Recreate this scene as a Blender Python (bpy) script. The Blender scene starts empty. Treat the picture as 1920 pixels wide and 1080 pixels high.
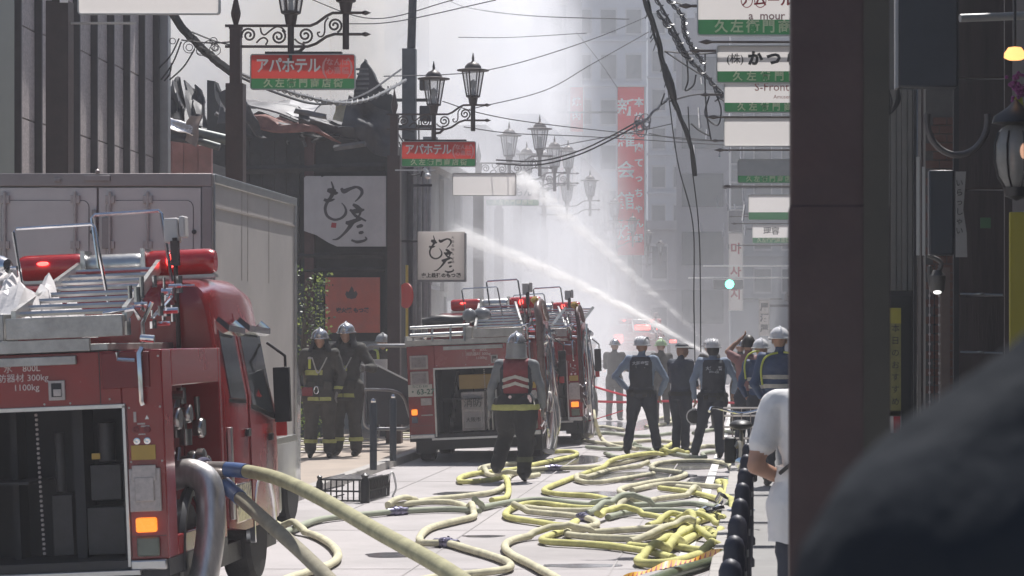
import bpy, bmesh, math, random
import numpy as np
from mathutils import Vector, Matrix, noise
R = math.radians
PI = math.pi
rnd = random.Random(7)
S = bpy.context.scene
COL = S.collection

# ------------------------------------------------------------------ camera, sky, sun, exposure
cam_d = bpy.data.cameras.new('camera')
cam = bpy.data.objects.new('camera', cam_d)
COL.objects.link(cam)
S.camera = cam
FPX = 5000.0                      # focal length in pixels of the 1920 px wide photograph
VX, VY, CH = 1420.0, 630.0, 1.75  # vanishing point of the street, eye height
cam.location = (0, 0, CH)
cam.rotation_euler = (R(90), 0, 0)
cam_d.lens = FPX / 1920 * 36
cam_d.shift_x = (960 - VX) / 1920
cam_d.shift_y = (VY - 540) / 1920
cam_d.clip_start = 0.1
cam_d.clip_end = 2000
cam_d.dof.use_dof = True
cam_d.dof.focus_distance = 34
cam_d.dof.aperture_fstop = 15

HAZE, SM_PLUME, SM_BASE, SM_LOW, SM_LEFT, JET = 0.0013, 0.20, 0.0022, 0.016, 0.14, 2.6   # air and smoke densities per metre
SUN_EL, SUN_AZ = 61.0, 13.0       # degrees; azimuth clockwise from the street direction (+Y)
W = bpy.data.worlds.new('World')
S.world = W
W.use_nodes = True
nt = W.node_tree
bg = nt.nodes['Background']
sky = nt.nodes.new('ShaderNodeTexSky')
sky.sky_type = 'NISHITA'
sky.sun_disc = False
sky.sun_elevation = R(SUN_EL)
sky.sun_rotation = R(SUN_AZ)
sky.dust_density = 1.5
nt.links.new(sky.outputs[0], bg.inputs[0])
bg.inputs[1].default_value = 0.075
sun_d = bpy.data.lights.new('sun', 'SUN')
sun_d.energy = 4.6
sun_d.angle = R(0.6)
sun_d.color = (1.0, 0.965, 0.93)
sun = bpy.data.objects.new('sun', sun_d)
COL.objects.link(sun)
sd = Vector((math.sin(R(SUN_AZ)) * math.cos(R(SUN_EL)), math.cos(R(SUN_AZ)) * math.cos(R(SUN_EL)), math.sin(R(SUN_EL))))
sun.rotation_euler = sd.to_track_quat('Z', 'Y').to_euler()
sun.location = sd * 50
S.view_settings.view_transform = 'Standard'
S.view_settings.look = 'None'
S.view_settings.gamma = 1
S.view_settings.use_curve_mapping = False
S.view_settings.exposure = 0.48
try:
    S.cycles.max_bounces = 8
    S.cycles.diffuse_bounces = 3
    S.cycles.glossy_bounces = 3
    S.cycles.transmission_bounces = 4
    S.cycles.transparent_max_bounces = 24
    S.cycles.volume_bounces = 8
    S.cycles.volume_step_rate = 2.5
    S.cycles.volume_max_steps = 96
    S.cycles.use_denoising = True
    S.cycles.sample_clamp_indirect = 6
except Exception:
    pass

def at(px, py, Y):
    """the point at distance Y whose place in the photograph is (px, py)"""
    return Vector(((px - VX) / FPX * Y, Y, CH - (py - VY) / FPX * Y))
def ground(px, py, z=0.0):
    Y = (CH - z) * FPX / (py - VY)
    return Vector(((px - VX) / FPX * Y, Y, z))

# ------------------------------------------------------------------ materials
MATS = {}
def mat(name, col, rough=0.6, metal=0.0, var=0.12, scale=6.0, bump=0.0, spec=0.5, dirt=None, dirt_amt=0.0, emit=None, estr=0.0, coat=0.0, transl=0.0, alpha=1.0, trans=0.0, bscale=None, stretch=(1, 1, 1)):
    if name in MATS:
        return MATS[name]
    m = bpy.data.materials.new(name)
    m.use_nodes = True
    t = m.node_tree
    b = t.nodes['Principled BSDF']
    L = t.links.new
    c = (*col, 1.0)
    b.inputs['Base Color'].default_value = c
    b.inputs['Roughness'].default_value = rough
    b.inputs['Metallic'].default_value = metal
    b.inputs['Specular IOR Level'].default_value = spec
    b.inputs['Coat Weight'].default_value = coat
    b.inputs['Coat Roughness'].default_value = 0.12
    b.inputs['Alpha'].default_value = alpha
    b.inputs['Transmission Weight'].default_value = trans
    tc = t.nodes.new('ShaderNodeTexCoord')
    mp = t.nodes.new('ShaderNodeMapping')
    mp.inputs['Scale'].default_value = stretch
    L(tc.outputs['Object'], mp.inputs[0])
    if var > 0:
        n = t.nodes.new('ShaderNodeTexNoise')
        n.inputs['Scale'].default_value = scale
        n.inputs['Detail'].default_value = 6
        n.inputs['Roughness'].default_value = 0.65
        L(mp.outputs[0], n.inputs['Vector'])
        mr = t.nodes.new('ShaderNodeMapRange')
        mr.inputs['From Min'].default_value = 0.3
        mr.inputs['From Max'].default_value = 0.7
        mr.inputs['To Min'].default_value = 1 - var
        mr.inputs['To Max'].default_value = 1 + var
        L(n.outputs['Fac'], mr.inputs['Value'])
        mx = t.nodes.new('ShaderNodeVectorMath')
        mx.operation = 'SCALE'
        mx.inputs[0].default_value = col
        L(mr.outputs[0], mx.inputs['Scale'])
        out = mx.outputs[0]
        if dirt is not None:
            n2 = t.nodes.new('ShaderNodeTexNoise')
            n2.inputs['Scale'].default_value = scale * 0.35
            n2.inputs['Detail'].default_value = 8
            n2.inputs['Roughness'].default_value = 0.7
            L(mp.outputs[0], n2.inputs['Vector'])
            m2 = t.nodes.new('ShaderNodeMapRange')
            m2.inputs['From Min'].default_value = 0.45
            m2.inputs['From Max'].default_value = 0.72
            m2.inputs['To Max'].default_value = dirt_amt
            L(n2.outputs['Fac'], m2.inputs['Value'])
            mix = t.nodes.new('ShaderNodeMix')
            mix.data_type = 'RGBA'
            L(m2.outputs[0], mix.inputs['Factor'])
            L(out, mix.inputs[6])
            mix.inputs[7].default_value = (*dirt, 1)
            out = mix.outputs[2]
        L(out, b.inputs['Base Color'])
        mr2 = t.nodes.new('ShaderNodeMapRange')
        mr2.inputs['To Min'].default_value = max(0.02, rough - 0.12)
        mr2.inputs['To Max'].default_value = min(1, rough + 0.12)
        L(n.outputs['Fac'], mr2.inputs['Value'])
        L(mr2.outputs[0], b.inputs['Roughness'])
    if bump > 0:
        nb = t.nodes.new('ShaderNodeTexNoise')
        nb.inputs['Scale'].default_value = bscale or scale * 5
        nb.inputs['Detail'].default_value = 5
        L(mp.outputs[0], nb.inputs['Vector'])
        bp = t.nodes.new('ShaderNodeBump')
        bp.inputs['Strength'].default_value = bump
        bp.inputs['Distance'].default_value = 0.02
        L(nb.outputs['Fac'], bp.inputs['Height'])
        L(bp.outputs[0], b.inputs['Normal'])
    if emit is not None:
        b.inputs['Emission Color'].default_value = (*emit, 1)
        b.inputs['Emission Strength'].default_value = estr
    if transl > 0:
        tl = t.nodes.new('ShaderNodeBsdfTranslucent')
        tl.inputs['Color'].default_value = c
        ms = t.nodes.new('ShaderNodeMixShader')
        ms.inputs[0].default_value = transl
        L(b.outputs[0], ms.inputs[1]); L(tl.outputs[0], ms.inputs[2])
        L(ms.outputs[0], t.nodes['Material Output'].inputs['Surface'])
    MATS[name] = m
    return m

M_ASPH = mat('pale worn paving', (0.40, 0.375, 0.375), 0.8, var=0.10, scale=0.9, bump=0.25, dirt=(0.22, 0.205, 0.20), dirt_amt=0.7, bscale=60)
M_WALK = mat('tan pavement tile', (0.36, 0.30, 0.25), 0.85, var=0.12, scale=2.5, bump=0.2, dirt=(0.2, 0.17, 0.15), dirt_amt=0.4)
M_JOINT = mat('dark joint grout', (0.16, 0.145, 0.13), 0.9, var=0.2)
M_KERB = mat('kerb concrete', (0.38, 0.36, 0.34), 0.85, var=0.15, scale=5, bump=0.3)
M_WHITEP = mat('road paint', (0.72, 0.71, 0.68), 0.6, var=0.12, scale=14, dirt=(0.35, 0.34, 0.33), dirt_amt=0.7)
M_BROWN = mat('maroon street furniture paint', (0.050, 0.026, 0.025), 0.5, var=0.25, scale=4, bump=0.12, dirt=(0.085, 0.062, 0.055), dirt_amt=0.6)
M_BROWNBK = mat('dark bronze paint', (0.045, 0.030, 0.028), 0.45, var=0.25, scale=5, bump=0.1)
M_RED = mat('fire engine red', (0.225, 0.012, 0.014), 0.25, var=0.10, scale=3, coat=0.5, dirt=(0.12, 0.03, 0.03), dirt_amt=0.35)
M_REDD = mat('dark red panel', (0.15, 0.012, 0.014), 0.4, var=0.15, scale=4)
M_CHROME = mat('chrome', (0.75, 0.75, 0.76), 0.12, 1.0, var=0.08, scale=9)
M_ALU = mat('brushed aluminium', (0.55, 0.55, 0.54), 0.33, 1.0, var=0.12, scale=8, bump=0.06)
M_ALUD = mat('dull checker aluminium', (0.42, 0.415, 0.40), 0.48, 0.75, var=0.2, scale=9, bump=0.15, dirt=(0.16, 0.15, 0.14), dirt_amt=0.5)
M_BLACK = mat('black plastic', (0.018, 0.018, 0.020), 0.45, var=0.2, scale=8)
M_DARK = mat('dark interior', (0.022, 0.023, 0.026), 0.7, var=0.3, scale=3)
M_RUB = mat('tyre rubber', (0.022, 0.022, 0.023), 0.8, var=0.25, scale=9, bump=0.3)
M_GLASS = mat('tinted vehicle glass', (0.03, 0.036, 0.038), 0.05, var=0.0, spec=0.8, coat=0.5)
M_WVAN = mat('white truck panel', (0.56, 0.525, 0.505), 0.38, var=0.06, scale=1.2, bump=0.02, dirt=(0.30, 0.29, 0.28), dirt_amt=0.45, coat=0.1)
M_WCAB = mat('white cab paint', (0.66, 0.66, 0.65), 0.22, var=0.05, scale=2, coat=0.6)
M_SIGNW = mat('sign face white', (0.74, 0.71, 0.69), 0.45, var=0.05, scale=2, transl=0.6, dirt=(0.5, 0.46, 0.42), dirt_amt=0.35)
M_SIGNR = mat('sign face red', (0.58, 0.06, 0.045), 0.4, var=0.07, scale=4, transl=0.35)
M_SIGNG = mat('sign face green', (0.05, 0.26, 0.09), 0.4, var=0.07, scale=4, transl=0.15)
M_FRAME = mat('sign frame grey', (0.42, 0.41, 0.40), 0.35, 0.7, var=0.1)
M_INK = mat('black ink', (0.02, 0.018, 0.018), 0.5, var=0.1)
M_INKR = mat('red ink', (0.35, 0.02, 0.03), 0.5, var=0.1)
M_INKW = mat('white lettering', (0.78, 0.77, 0.74), 0.5, var=0.05)
M_HOSEA = mat('pale yellow hose jacket', (0.62, 0.59, 0.42), 0.85, spec=0.2, var=0.25, scale=7, bump=0.2, bscale=160, dirt=(0.34, 0.33, 0.25), dirt_amt=0.5)
M_HOSEB = mat('bright yellow hose jacket', (0.64, 0.62, 0.25), 0.85, spec=0.2, var=0.25, scale=7, bump=0.2, bscale=160, dirt=(0.36, 0.34, 0.14), dirt_amt=0.5)
M_HOSEC = mat('grey green hose jacket', (0.33, 0.36, 0.27), 0.75, var=0.15, scale=9, bump=0.2, bscale=160)
M_BLUE = mat('blue hose end', (0.05, 0.10, 0.24), 0.5, var=0.15)
M_COUP = mat('violet grey coupling', (0.22, 0.21, 0.30), 0.35, 0.7, var=0.2)
M_GLAMP = mat('lamp glass', (0.62, 0.64, 0.66), 0.12, var=0.05, alpha=0.32)
M_AMBER = mat('amber lamp', (0.85, 0.22, 0.02), 0.25, var=0.1, emit=(1, 0.28, 0.03), estr=0.9)
M_REDL = mat('red lamp lens', (0.36, 0.015, 0.018), 0.15, var=0.15, scale=20, coat=0.5, emit=(1, 0.03, 0.02), estr=0.02)
M_REDON = mat('lit red lamp', (0.9, 0.05, 0.03), 0.2, var=0.0, emit=(1, 0.06, 0.05), estr=5.0)
M_GREENON = mat('lit green signal', (0.1, 0.8, 0.5), 0.3, var=0.0, emit=(0.12, 1.0, 0.6), estr=4.0)
M_WIRE = mat('cable black', (0.03, 0.03, 0.032), 0.6, var=0.2)
M_WIREG = mat('cable grey', (0.20, 0.20, 0.20), 0.5, var=0.3, scale=30)
M_YREF = mat('reflective yellow', (0.42, 0.43, 0.14), 0.6, var=0.15, scale=20)
M_SREF = mat('reflective silver', (0.48, 0.46, 0.43), 0.5, var=0.15, scale=20)

# ------------------------------------------------------------------ mesh building
class MB:
    def __init__(s):
        s.v, s.f, s.m, s.g = [], [], [], []
    def add(s, vs, fs, mi=0):
        o = len(s.v)
        s.g.append((o, len(s.f), len(vs), len(fs)))
        s.v += [tuple(x) for x in vs]
        s.f += [tuple(i + o for i in f) for f in fs]
        s.m += [mi] * len(fs)
        return s
    def box(s, c, d, rot=None, mi=0, top=None):
        x, y, z = d[0] / 2, d[1] / 2, d[2] / 2
        vs = [Vector((i * x, j * y, k * z)) for k in (-1, 1) for j in (-1, 1) for i in (-1, 1)]
        if top:
            for v in vs[4:]:
                v.x *= top[0]; v.y *= top[1]
        if rot is not None:
            vs = [rot @ v for v in vs]
        c = Vector(c)
        return s.add([v + c for v in vs], [(0, 2, 3, 1), (4, 5, 7, 6), (0, 1, 5, 4), (2, 6, 7, 3), (0, 4, 6, 2), (1, 3, 7, 5)], mi)
    def bb(s, a, b, mi=0):
        a, b = Vector(a), Vector(b)
        return s.box((a + b) / 2, [abs(b[i] - a[i]) for i in range(3)], mi=mi)
    def tube(s, pts, r, n=8, caps=True, mi=0, flat=1.0, up=None):
        pts = [Vector(p) for p in pts]
        rs = r if isinstance(r, (list, tuple)) else [r] * len(pts)
        vs, fs = [], []
        prev = None
        for i, p in enumerate(pts):
            a = pts[max(i - 1, 0)]; b = pts[min(i + 1, len(pts) - 1)]
            t = (b - a)
            if t.length < 1e-9: t = Vector((0, 0, 1))
            t.normalize()
            if prev is None:
                u = Vector((0, 0, 1)) if abs(t.z) < 0.9 else Vector((1, 0, 0))
                if up is not None: u = Vector(up)
                prev = u
            sd_ = t.cross(prev)
            if sd_.length < 1e-6: sd_ = t.cross(Vector((0.3, 0.5, 0.8)))
            sd_.normalize()
            u2 = sd_.cross(t).normalized()
            prev = u2
            for k in range(n):
                an = 2 * PI * k / n
                vs.append(p + sd_ * (math.cos(an) * rs[i]) + u2 * (math.sin(an) * rs[i] * flat))
        for i in range(len(pts) - 1):
            for k in range(n):
                k2 = (k + 1) % n
                fs.append((i * n + k, i * n + k2, (i + 1) * n + k2, (i + 1) * n + k))
        if caps:
            fs.append(tuple(range(n - 1, -1, -1)))
            fs.append(tuple((len(pts) - 1) * n + k for k in range(n)))
        return s.add(vs, fs, mi)
    def cyl(s, a, b, r0, r1=None, n=12, mi=0):
        return s.tube([a, b], [r0, r0 if r1 is None else r1], n, True, mi)
    def lathe(s, prof, c=(0, 0, 0), n=16, mi=0, ax=None, tw=0.0):
        c = Vector(c)
        vs, fs = [], []
        q = Vector((0, 0, 1)).rotation_difference(Vector(ax)) if ax is not None else None
        for (r, z) in prof:
            for k in range(n):
                a = 2 * PI * k / n + tw
                v = Vector((r * math.cos(a), r * math.sin(a), z))
                if q: v = q @ v
                vs.append(v + c)
        for i in range(len(prof) - 1):
            for k in range(n):
                k2 = (k + 1) % n
                fs.append((i * n + k, i * n + k2, (i + 1) * n + k2, (i + 1) * n + k))
        if prof[0][0] > 1e-5: fs.append(tuple(range(n - 1, -1, -1)))
        if prof[-1][0] > 1e-5: fs.append(tuple((len(prof) - 1) * n + k for k in range(n)))
        return s.add(vs, fs, mi)
    def ell(s, c, r, n=14, m=9, mi=0, rot=None):
        c = Vector(c)
        vs, fs = [], []
        for i in range(m + 1):
            th = PI * i / m
            for k in range(n):
                a = 2 * PI * k / n
                v = Vector((r[0] * math.sin(th) * math.cos(a), r[1] * math.sin(th) * math.sin(a), r[2] * math.cos(th)))
                if rot is not None: v = rot @ v
                vs.append(v + c)
        for i in range(m):
            for k in range(n):
                k2 = (k + 1) % n
                fs.append((i * n + k, (i + 1) * n + k, (i + 1) * n + k2, i * n + k2))
        return s.add(vs, fs, mi)
    def prism(s, poly, o, u, w, d, mi=0):
        """poly: 2-D outline in the (u, w) axes at origin o, pushed out by the vector d"""
        o, u, w, d = Vector(o), Vector(u), Vector(w), Vector(d)
        n = len(poly)
        a = [o + u * p[0] + w * p[1] for p in poly]
        vs = a + [x + d for x in a]
        fs = [tuple(range(n - 1, -1, -1)), tuple(range(n, 2 * n))]
        for k in range(n):
            k2 = (k + 1) % n
            fs.append((k, k2, n + k2, n + k))
        return s.add(vs, fs, mi)
    def loft(s, rings, caps=True, mi=0):
        n = len(rings[0])
        vs = [v for r in rings for v in r]
        fs = []
        for i in range(len(rings) - 1):
            for k in range(n):
                k2 = (k + 1) % n
                fs.append((i * n + k, i * n + k2, (i + 1) * n + k2, (i + 1) * n + k))
        if caps:
            fs.append(tuple(range(n - 1, -1, -1)))
            fs.append(tuple((len(rings) - 1) * n + k for k in range(n)))
        return s.add(vs, fs, mi)
    def each(s, name, mats, parent=None, **k):
        """one object for each piece that was added"""
        for (v0, f0, nv, nf) in s.g:
            q = MB(); q.add(s.v[v0:v0 + nv], [tuple(i - v0 for i in f) for f in s.f[f0:f0 + nf]]); q.m = s.m[f0:f0 + nf]
            o = q.build(name, mats, parent, **k)
        return o
    def build(s, name, mats, parent=None, smooth=True, bevel=0.0, fix=True):
        me = bpy.data.meshes.new(name)
        me.from_pydata(s.v, [], s.f)
        if not isinstance(mats, (list, tuple)): mats = [mats]
        for m in mats: me.materials.append(m)
        if len(mats) > 1:
            me.polygons.foreach_set('material_index', s.m)
        if fix:
            bm = bmesh.new(); bm.from_mesh(me)
            bmesh.ops.recalc_face_normals(bm, faces=bm.faces)
            bm.to_mesh(me); bm.free()
        if smooth:
            me.polygons.foreach_set('use_smooth', [True] * len(me.polygons))
            try: me.set_sharp_from_angle(angle=R(38))
            except Exception: pass
        me.update()
        ob = bpy.data.objects.new(name, me)
        COL.objects.link(ob)
        if parent is not None: ob.parent = parent
        if bevel > 0:
            bv = ob.modifiers.new('bevel', 'BEVEL')
            bv.width = bevel; bv.segments = 2; bv.limit_method = 'ANGLE'; bv.angle_limit = R(40)
            bv.harden_normals = False
        return ob

def tag(o, label=None, cat=None, group=None, kind=None):
    if label: o['label'] = label
    if cat: o['category'] = cat
    if group: o['group'] = group
    if kind: o['kind'] = kind
    return o
def thing(name, label, cat, loc=(0, 0, 0), rot=(0, 0, 0), group=None):
    o = bpy.data.objects.new(name, None)
    COL.objects.link(o)
    o.empty_display_size = 0.3
    o.location = loc; o.rotation_euler = rot
    return tag(o, label, cat, group)
def struct(o):
    o['kind'] = 'structure'
    return o
CH_CACHE = {}
def kids(o):
    return [c for c in bpy.data.objects if c.parent == o]
def copy_tree(o, parent=None):
    c = o.copy()
    COL.objects.link(c)
    if parent is not None: c.parent = parent
    for ch in kids(o): copy_tree(ch, c)
    return c
def smoothline(pts, n=6):
    """Catmull-Rom through the points"""
    pts = [Vector(p) for p in pts]
    P = [pts[0] * 2 - pts[1]] + pts + [pts[-1] * 2 - pts[-2]]
    out = []
    for i in range(1, len(P) - 2):
        p0, p1, p2, p3 = P[i - 1], P[i], P[i + 1], P[i + 2]
        for k in range(n):
            t = k / n
            out.append(0.5 * ((2 * p1) + (p2 - p0) * t + (2 * p0 - 5 * p1 + 4 * p2 - p3) * t * t + (3 * p1 - p0 - 3 * p2 + p3) * t ** 3))
    out.append(pts[-1])
    return out
def rrect(w, h, r, n=4):
    out = []
    for (cx, cy, a0) in ((w / 2 - r, h / 2 - r, 0), (-w / 2 + r, h / 2 - r, 90), (-w / 2 + r, -h / 2 + r, 180), (w / 2 - r, -h / 2 + r, 270)):
        for k in range(n + 1):
            a = R(a0 + 90 * k / n)
            out.append((cx + r * math.cos(a), cy + r * math.sin(a)))
    return out
def text(body, size, loc, m, parent=None, rot=(90, 0, 0), vertical=False, align='CENTER', name='lettering', ext=0.002, sx=1.0, spacing=1.0, bold=0.0, shear=0.0):
    """flat print: lettering as a thin mesh; loc is its centre line, upright and facing -Y by default"""
    if vertical and len(body) > 1:      # every character of a vertical line is a piece of its own
        for i, ch in enumerate(body):
            o = text(ch, size, (loc[0], loc[1], loc[2] + ((len(body) - 1) / 2 - i) * size * spacing), m, parent, rot, False, align, name, ext, sx, 1.0, bold, shear)
        return o
    cu = bpy.data.curves.new(name, 'FONT')
    cu.body = '\n'.join(body) if vertical else body
    cu.size = size
    cu.resolution_u = 2
    cu.extrude = ext
    cu.offset = bold
    cu.shear = shear
    cu.align_x = align
    cu.align_y = 'CENTER'
    cu.space_character = spacing
    if vertical: cu.space_line = 1.0 * spacing
    tmp = bpy.data.objects.new('tmp_text', cu)
    COL.objects.link(tmp)
    bpy.context.view_layer.update()
    me = bpy.data.meshes.new_from_object(tmp.evaluated_get(bpy.context.evaluated_depsgraph_get()))
    bpy.data.objects.remove(tmp)
    me.materials.clear(); me.materials.append(m)
    if sx != 1.0:
        for v in me.vertices: v.co.x *= sx
    ob = bpy.data.objects.new(name, me)
    COL.objects.link(ob)
    ob.location = loc
    ob.rotation_euler = [R(a) for a in rot]
    if parent is not None: ob.parent = parent
    return ob
def noise_v(p, s=1.0):
    return noise.noise_vector(Vector(p) * s)
# ================================================================== STREET AND BUILDINGS
def sheet(name, x0, x1, y0, y1, z, m, th=0.0):
    b = MB()
    if th > 0: b.bb((x0, y0, z - th), (x1, y1, z))
    else: b.add([(x0, y0, z), (x1, y0, z), (x1, y1, z), (x0, y1, z)], [(0, 1, 2, 3)])
    return b.build(name, m, smooth=False, fix=False)
M_EARTH = mat('distant ground', (0.2, 0.195, 0.19), 0.9, var=0.1, scale=0.3)
struct(sheet('ground', -250, 250, -60, 500, -0.03, M_EARTH))
struct(sheet('road', -6.2, -0.34, -10, 330, 0.0, M_ASPH))
struct(sheet('pavement_left', -12, -5.0, 26.6, 330, 0.10, M_WALK, 0.11))
kb = MB()
y = 26.6
while y < 70:
    kb.bb((-5.0, y + 0.006, -0.01), (-4.86, y + 0.594, 0.105)); y += 0.6
kb.bb((-5.0, 70, -0.01), (-4.86, 330, 0.105))
struct(kb.build('kerb_left', M_KERB, bevel=0.01))
struct(sheet('pavement_right', -0.2, 8, -10, 330, 0.09, mat('grey right pavement', (0.25, 0.245, 0.24), 0.85, var=0.15, scale=2, bump=0.2), 0.1))
kb = MB()
y = 2.0
while y < 60:
    kb.bb((-0.34, y + 0.005, -0.01), (-0.2, y + 0.595, 0.095)); y += 0.6
kb.bb((-0.34, 60, -0.01), (-0.2, 330, 0.095))
struct(kb.build('kerb_right', M_KERB, bevel=0.01))
struct(sheet('side_yard', -12, -6.2, -10, 26.6, 0.0, M_WALK))
# paving joints and a worn white edge line
jb = MB()
for y in range(16, 60, 4):
    jb.bb((-4.85, y, 0.0035), (-0.35, y + 0.018, 0.0045))
for x in (-1.1, -2.6, -4.1):
    jb.bb((x, 10, 0.0035), (x + 0.016, 58, 0.0047))
tag(struct(jb.build('road_joint_line', mat('joint tar', (0.345, 0.325, 0.322), 0.8, var=0.2))), None)
lb = MB()
lb.bb((-0.62, 8, 0.004), (-0.52, 90, 0.0075))
struct(lb.build('road_edge_line', M_WHITEP))

# wet patches and puddles lying on the paving
M_WET = mat('wet paving', (0.13, 0.13, 0.14), 0.10, var=0.1, scale=2, spec=0.6)
def puddle(px, py, w, d, seed):
    c = ground(px, py, 0.003)
    r = random.Random(seed)
    pts = []
    for k in range(28):
        a = 2 * PI * k / 28
        q = 1 + 0.35 * noise.noise(Vector((math.cos(a) * 1.3, math.sin(a) * 1.3, seed)))
        pts.append((c.x + w / 2 * q * math.cos(a), c.y + d / 2 * q * math.sin(a), 0.0022 + 0.0003 * (seed % 5)))
    b = MB(); b.add(pts, [tuple(range(len(pts)))])
    o = b.build('puddle', M_WET, smooth=False)
    return tag(o, None, None, None, 'structure')
for i, (px, py, w, d) in enumerate([(1075, 862, 0.9, 3.0), (1200, 895, 1.3, 2.4), (1120, 925, 0.7, 0.8), (1180, 1028, 0.75, 0.30), (880, 925, 0.9, 0.7), (1290, 872, 1.2, 2.6), (1130, 800, 1.9, 7.0), (1260, 790, 1.6, 6.0), (1000, 885, 0.8, 1.2), (740, 1040, .5, .5), (905, 1005, .35, .3), (1090, 1060, .6, .35), (655, 965, .3, .8), (1330, 900, .5, 1.6), (1010, 975, .3, .5)]):
    puddle(px, py, w, d, i + 1)

# ---- dark tiled building, front left
M_GRAN = mat('speckled brown granite tile', (0.44, 0.385, 0.375), 0.6, var=0.35, scale=40, bump=0.06, dirt=(0.2, 0.18, 0.18), dirt_amt=0.5)
M_DKWALL = mat('dark building core', (0.06, 0.055, 0.06), 0.8, var=0.2)
M_FIN = mat('dark bronze fin', (0.07, 0.062, 0.068), 0.4, 0.3, var=0.15)
M_LTEDGE = mat('pale metal edge', (0.32, 0.32, 0.33), 0.4, 0.4, var=0.1)
tb = thing('tiled_building', 'dark building with granite tile bays between thin vertical fins above the box truck', 'building', (-7.4, 20, 0))
MB().bb((-5, 0.6, 0), (-0.06, 12.85, 12)).build('wall', M_DKWALL, tb)
tile_me = None
for i in range(16):
    yb = 0.55 + i * 0.77
    for j in range(8):
        z = 1.16 + j * 0.93
        r_ = rnd.uniform(-0.002, 0.002)
        b = MB()
        q = [(-0.045 + r_, 0.0), (-0.005 + r_, 0.02), (-0.045 + r_, 0.715)]
        b.prism([(0.0 + r_, 0.03), (-0.04 + r_, 0.735), (-0.09, 0.735), (-0.09, 0.03)], (0, yb, z + 0.008), (1, 0, 0), (0, 1, 0), (0, 0, 0.914))
        if tile_me is None:
            o = b.build('tile', M_GRAN, tb, smooth=False); o.location = (0, 0, 0); tile_me = (o.data, yb, z)
        else:
            o = bpy.data.objects.new('tile', tile_me[0]); COL.objects.link(o); o.parent = tb
            o.location = (r_, yb - tile_me[1], z - tile_me[2])
for i in range(17):
    yb = 0.55 + i * 0.77
    b = MB()
    b.bb((-0.05, yb - 0.022, 0), (0.030, yb + 0.022, 9.5))
    b.bb((0.0302, yb - 0.024, 0), (0.036, yb - 0.014, 9.5), 1)
    b.build('fin', [M_FIN, mat('fin edge', (0.14, 0.135, 0.14), 0.5, 0.3, var=0.1)], tb, smooth=False)
MB().bb((-0.3, 0.2, 7.62), (0.40, 13.0, 7.95)).build('shade_canopy', M_FIN, tb, bevel=0.01)  # out of view, added and sized to throw shadow on the upper tiles
MB().bb((-0.2, 12.9, 0), (0.13, 13.06, 9)).build('corner_trim', M_LTEDGE, tb, bevel=0.01)
MB().bb((0.04, 4.8, 0), (0.34, 5.35, 8.5)).build('grey_column', mat('green grey column', (0.15, 0.16, 0.15), 0.6, var=0.1), tb, bevel=0.01)

# ---- burnt annex with pink panels, facing the camera
M_PINK = mat('faded pink panel', (0.42, 0.20, 0.185), 0.6, var=0.22, scale=3, dirt=(0.2, 0.15, 0.15), dirt_amt=0.7)
M_CHAR = mat('charred wall', (0.030, 0.032, 0.036), 0.8, var=0.5, scale=1.6, bump=0.4, dirt=(0.075, 0.078, 0.085), dirt_amt=0.7)
M_CHARB = mat('charred board', (0.028, 0.028, 0.03), 0.75, var=0.5, scale=5, bump=0.5)
M_TIN = mat('scorched tin sheet', (0.15, 0.15, 0.157), 0.6, 0.3, var=0.45, scale=2.5, bump=0.2, dirt=(0.11, 0.10, 0.11), dirt_amt=0.8)
M_TIND = mat('dark scorched sheet', (0.06, 0.06, 0.066), 0.6, 0.2, var=0.45, scale=2.5, bump=0.25)
M_RUST = mat('rusted sheet', (0.22, 0.09, 0.07), 0.7, var=0.5, scale=3, bump=0.2)
an = thing('burnt_annex', 'small annex with pink panels and a torn roof above the box truck', 'building', (0, 36, 0))
def loc2(px, py, Y, oy):
    p = at(px, py, Y); return Vector((p.x, p.y - oy, p.z))
for i, (x0, x1) in enumerate([(298, 322), (322.6, 344), (344.6, 371), (371.6, 397)]):
    a = loc2(x0, 252 + i * 7, 36 - 0.02 * (i % 2), 36); c = loc2(x1, 420, 36, 36)
    MB().bb((a.x, a.y, 0.1), (c.x, 0.08, a.z)).build('wall_panel', M_PINK, an, bevel=0.006)
MB().bb((-8.6, 0.1, 0), (-7.42, 1.6, 4.1)).build('wall', M_CHAR, an)
def warped(pts, th, m, name, parent, amp=0.06, n=8, seed=0, curl=0.0):
    """a bent sheet spanned by four corner points, with thickness"""
    p = [Vector(q) for q in pts]
    vs, fs = [], []
    nrm = (p[1] - p[0]).cross(p[3] - p[0]).normalized()
    for s_ in (0, 1):
        for i in range(n + 1):
            for j in range(n + 1):
                u, v = i / n, j / n
                q = p[0] * (1 - u) * (1 - v) + p[1] * u * (1 - v) + p[2] * u * v + p[3] * (1 - u) * v
                d = noise.noise(Vector((u * 2.3, v * 2.3, seed * 7.7))) * amp * 2 + curl * math.sin(PI * u)
                vs.append(q + nrm * (d + th * s_))
    N = (n + 1) * (n + 1)
    for i in range(n):
        for j in range(n):
            a = i * (n + 1) + j
            f = (a, a + n + 1, a + n + 2, a + 1)
            fs.append(f); fs.append(tuple(x + N for x in reversed(f)))
    bd = [i * (n + 1) for i in range(n + 1)] + [n * (n + 1) + j for j in range(1, n + 1)] + [i * (n + 1) + n for i in range(n - 1, -1, -1)] + [j for j in range(n - 1, 0, -1)]
    for k in range(len(bd)):
        a, b_ = bd[k], bd[(k + 1) % len(bd)]
        fs.append((a, b_, b_ + N, a + N))
    b = MB(); b.add(vs, fs)
    return b.build(name, m, parent, smooth=True)
def wsheet(px4, Ys, th, m, name, parent, oy, **k):
    return warped([loc2(p[0], p[1], Ys[i], oy) for i, p in enumerate(px4)], th, m, name, parent, **k)
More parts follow.
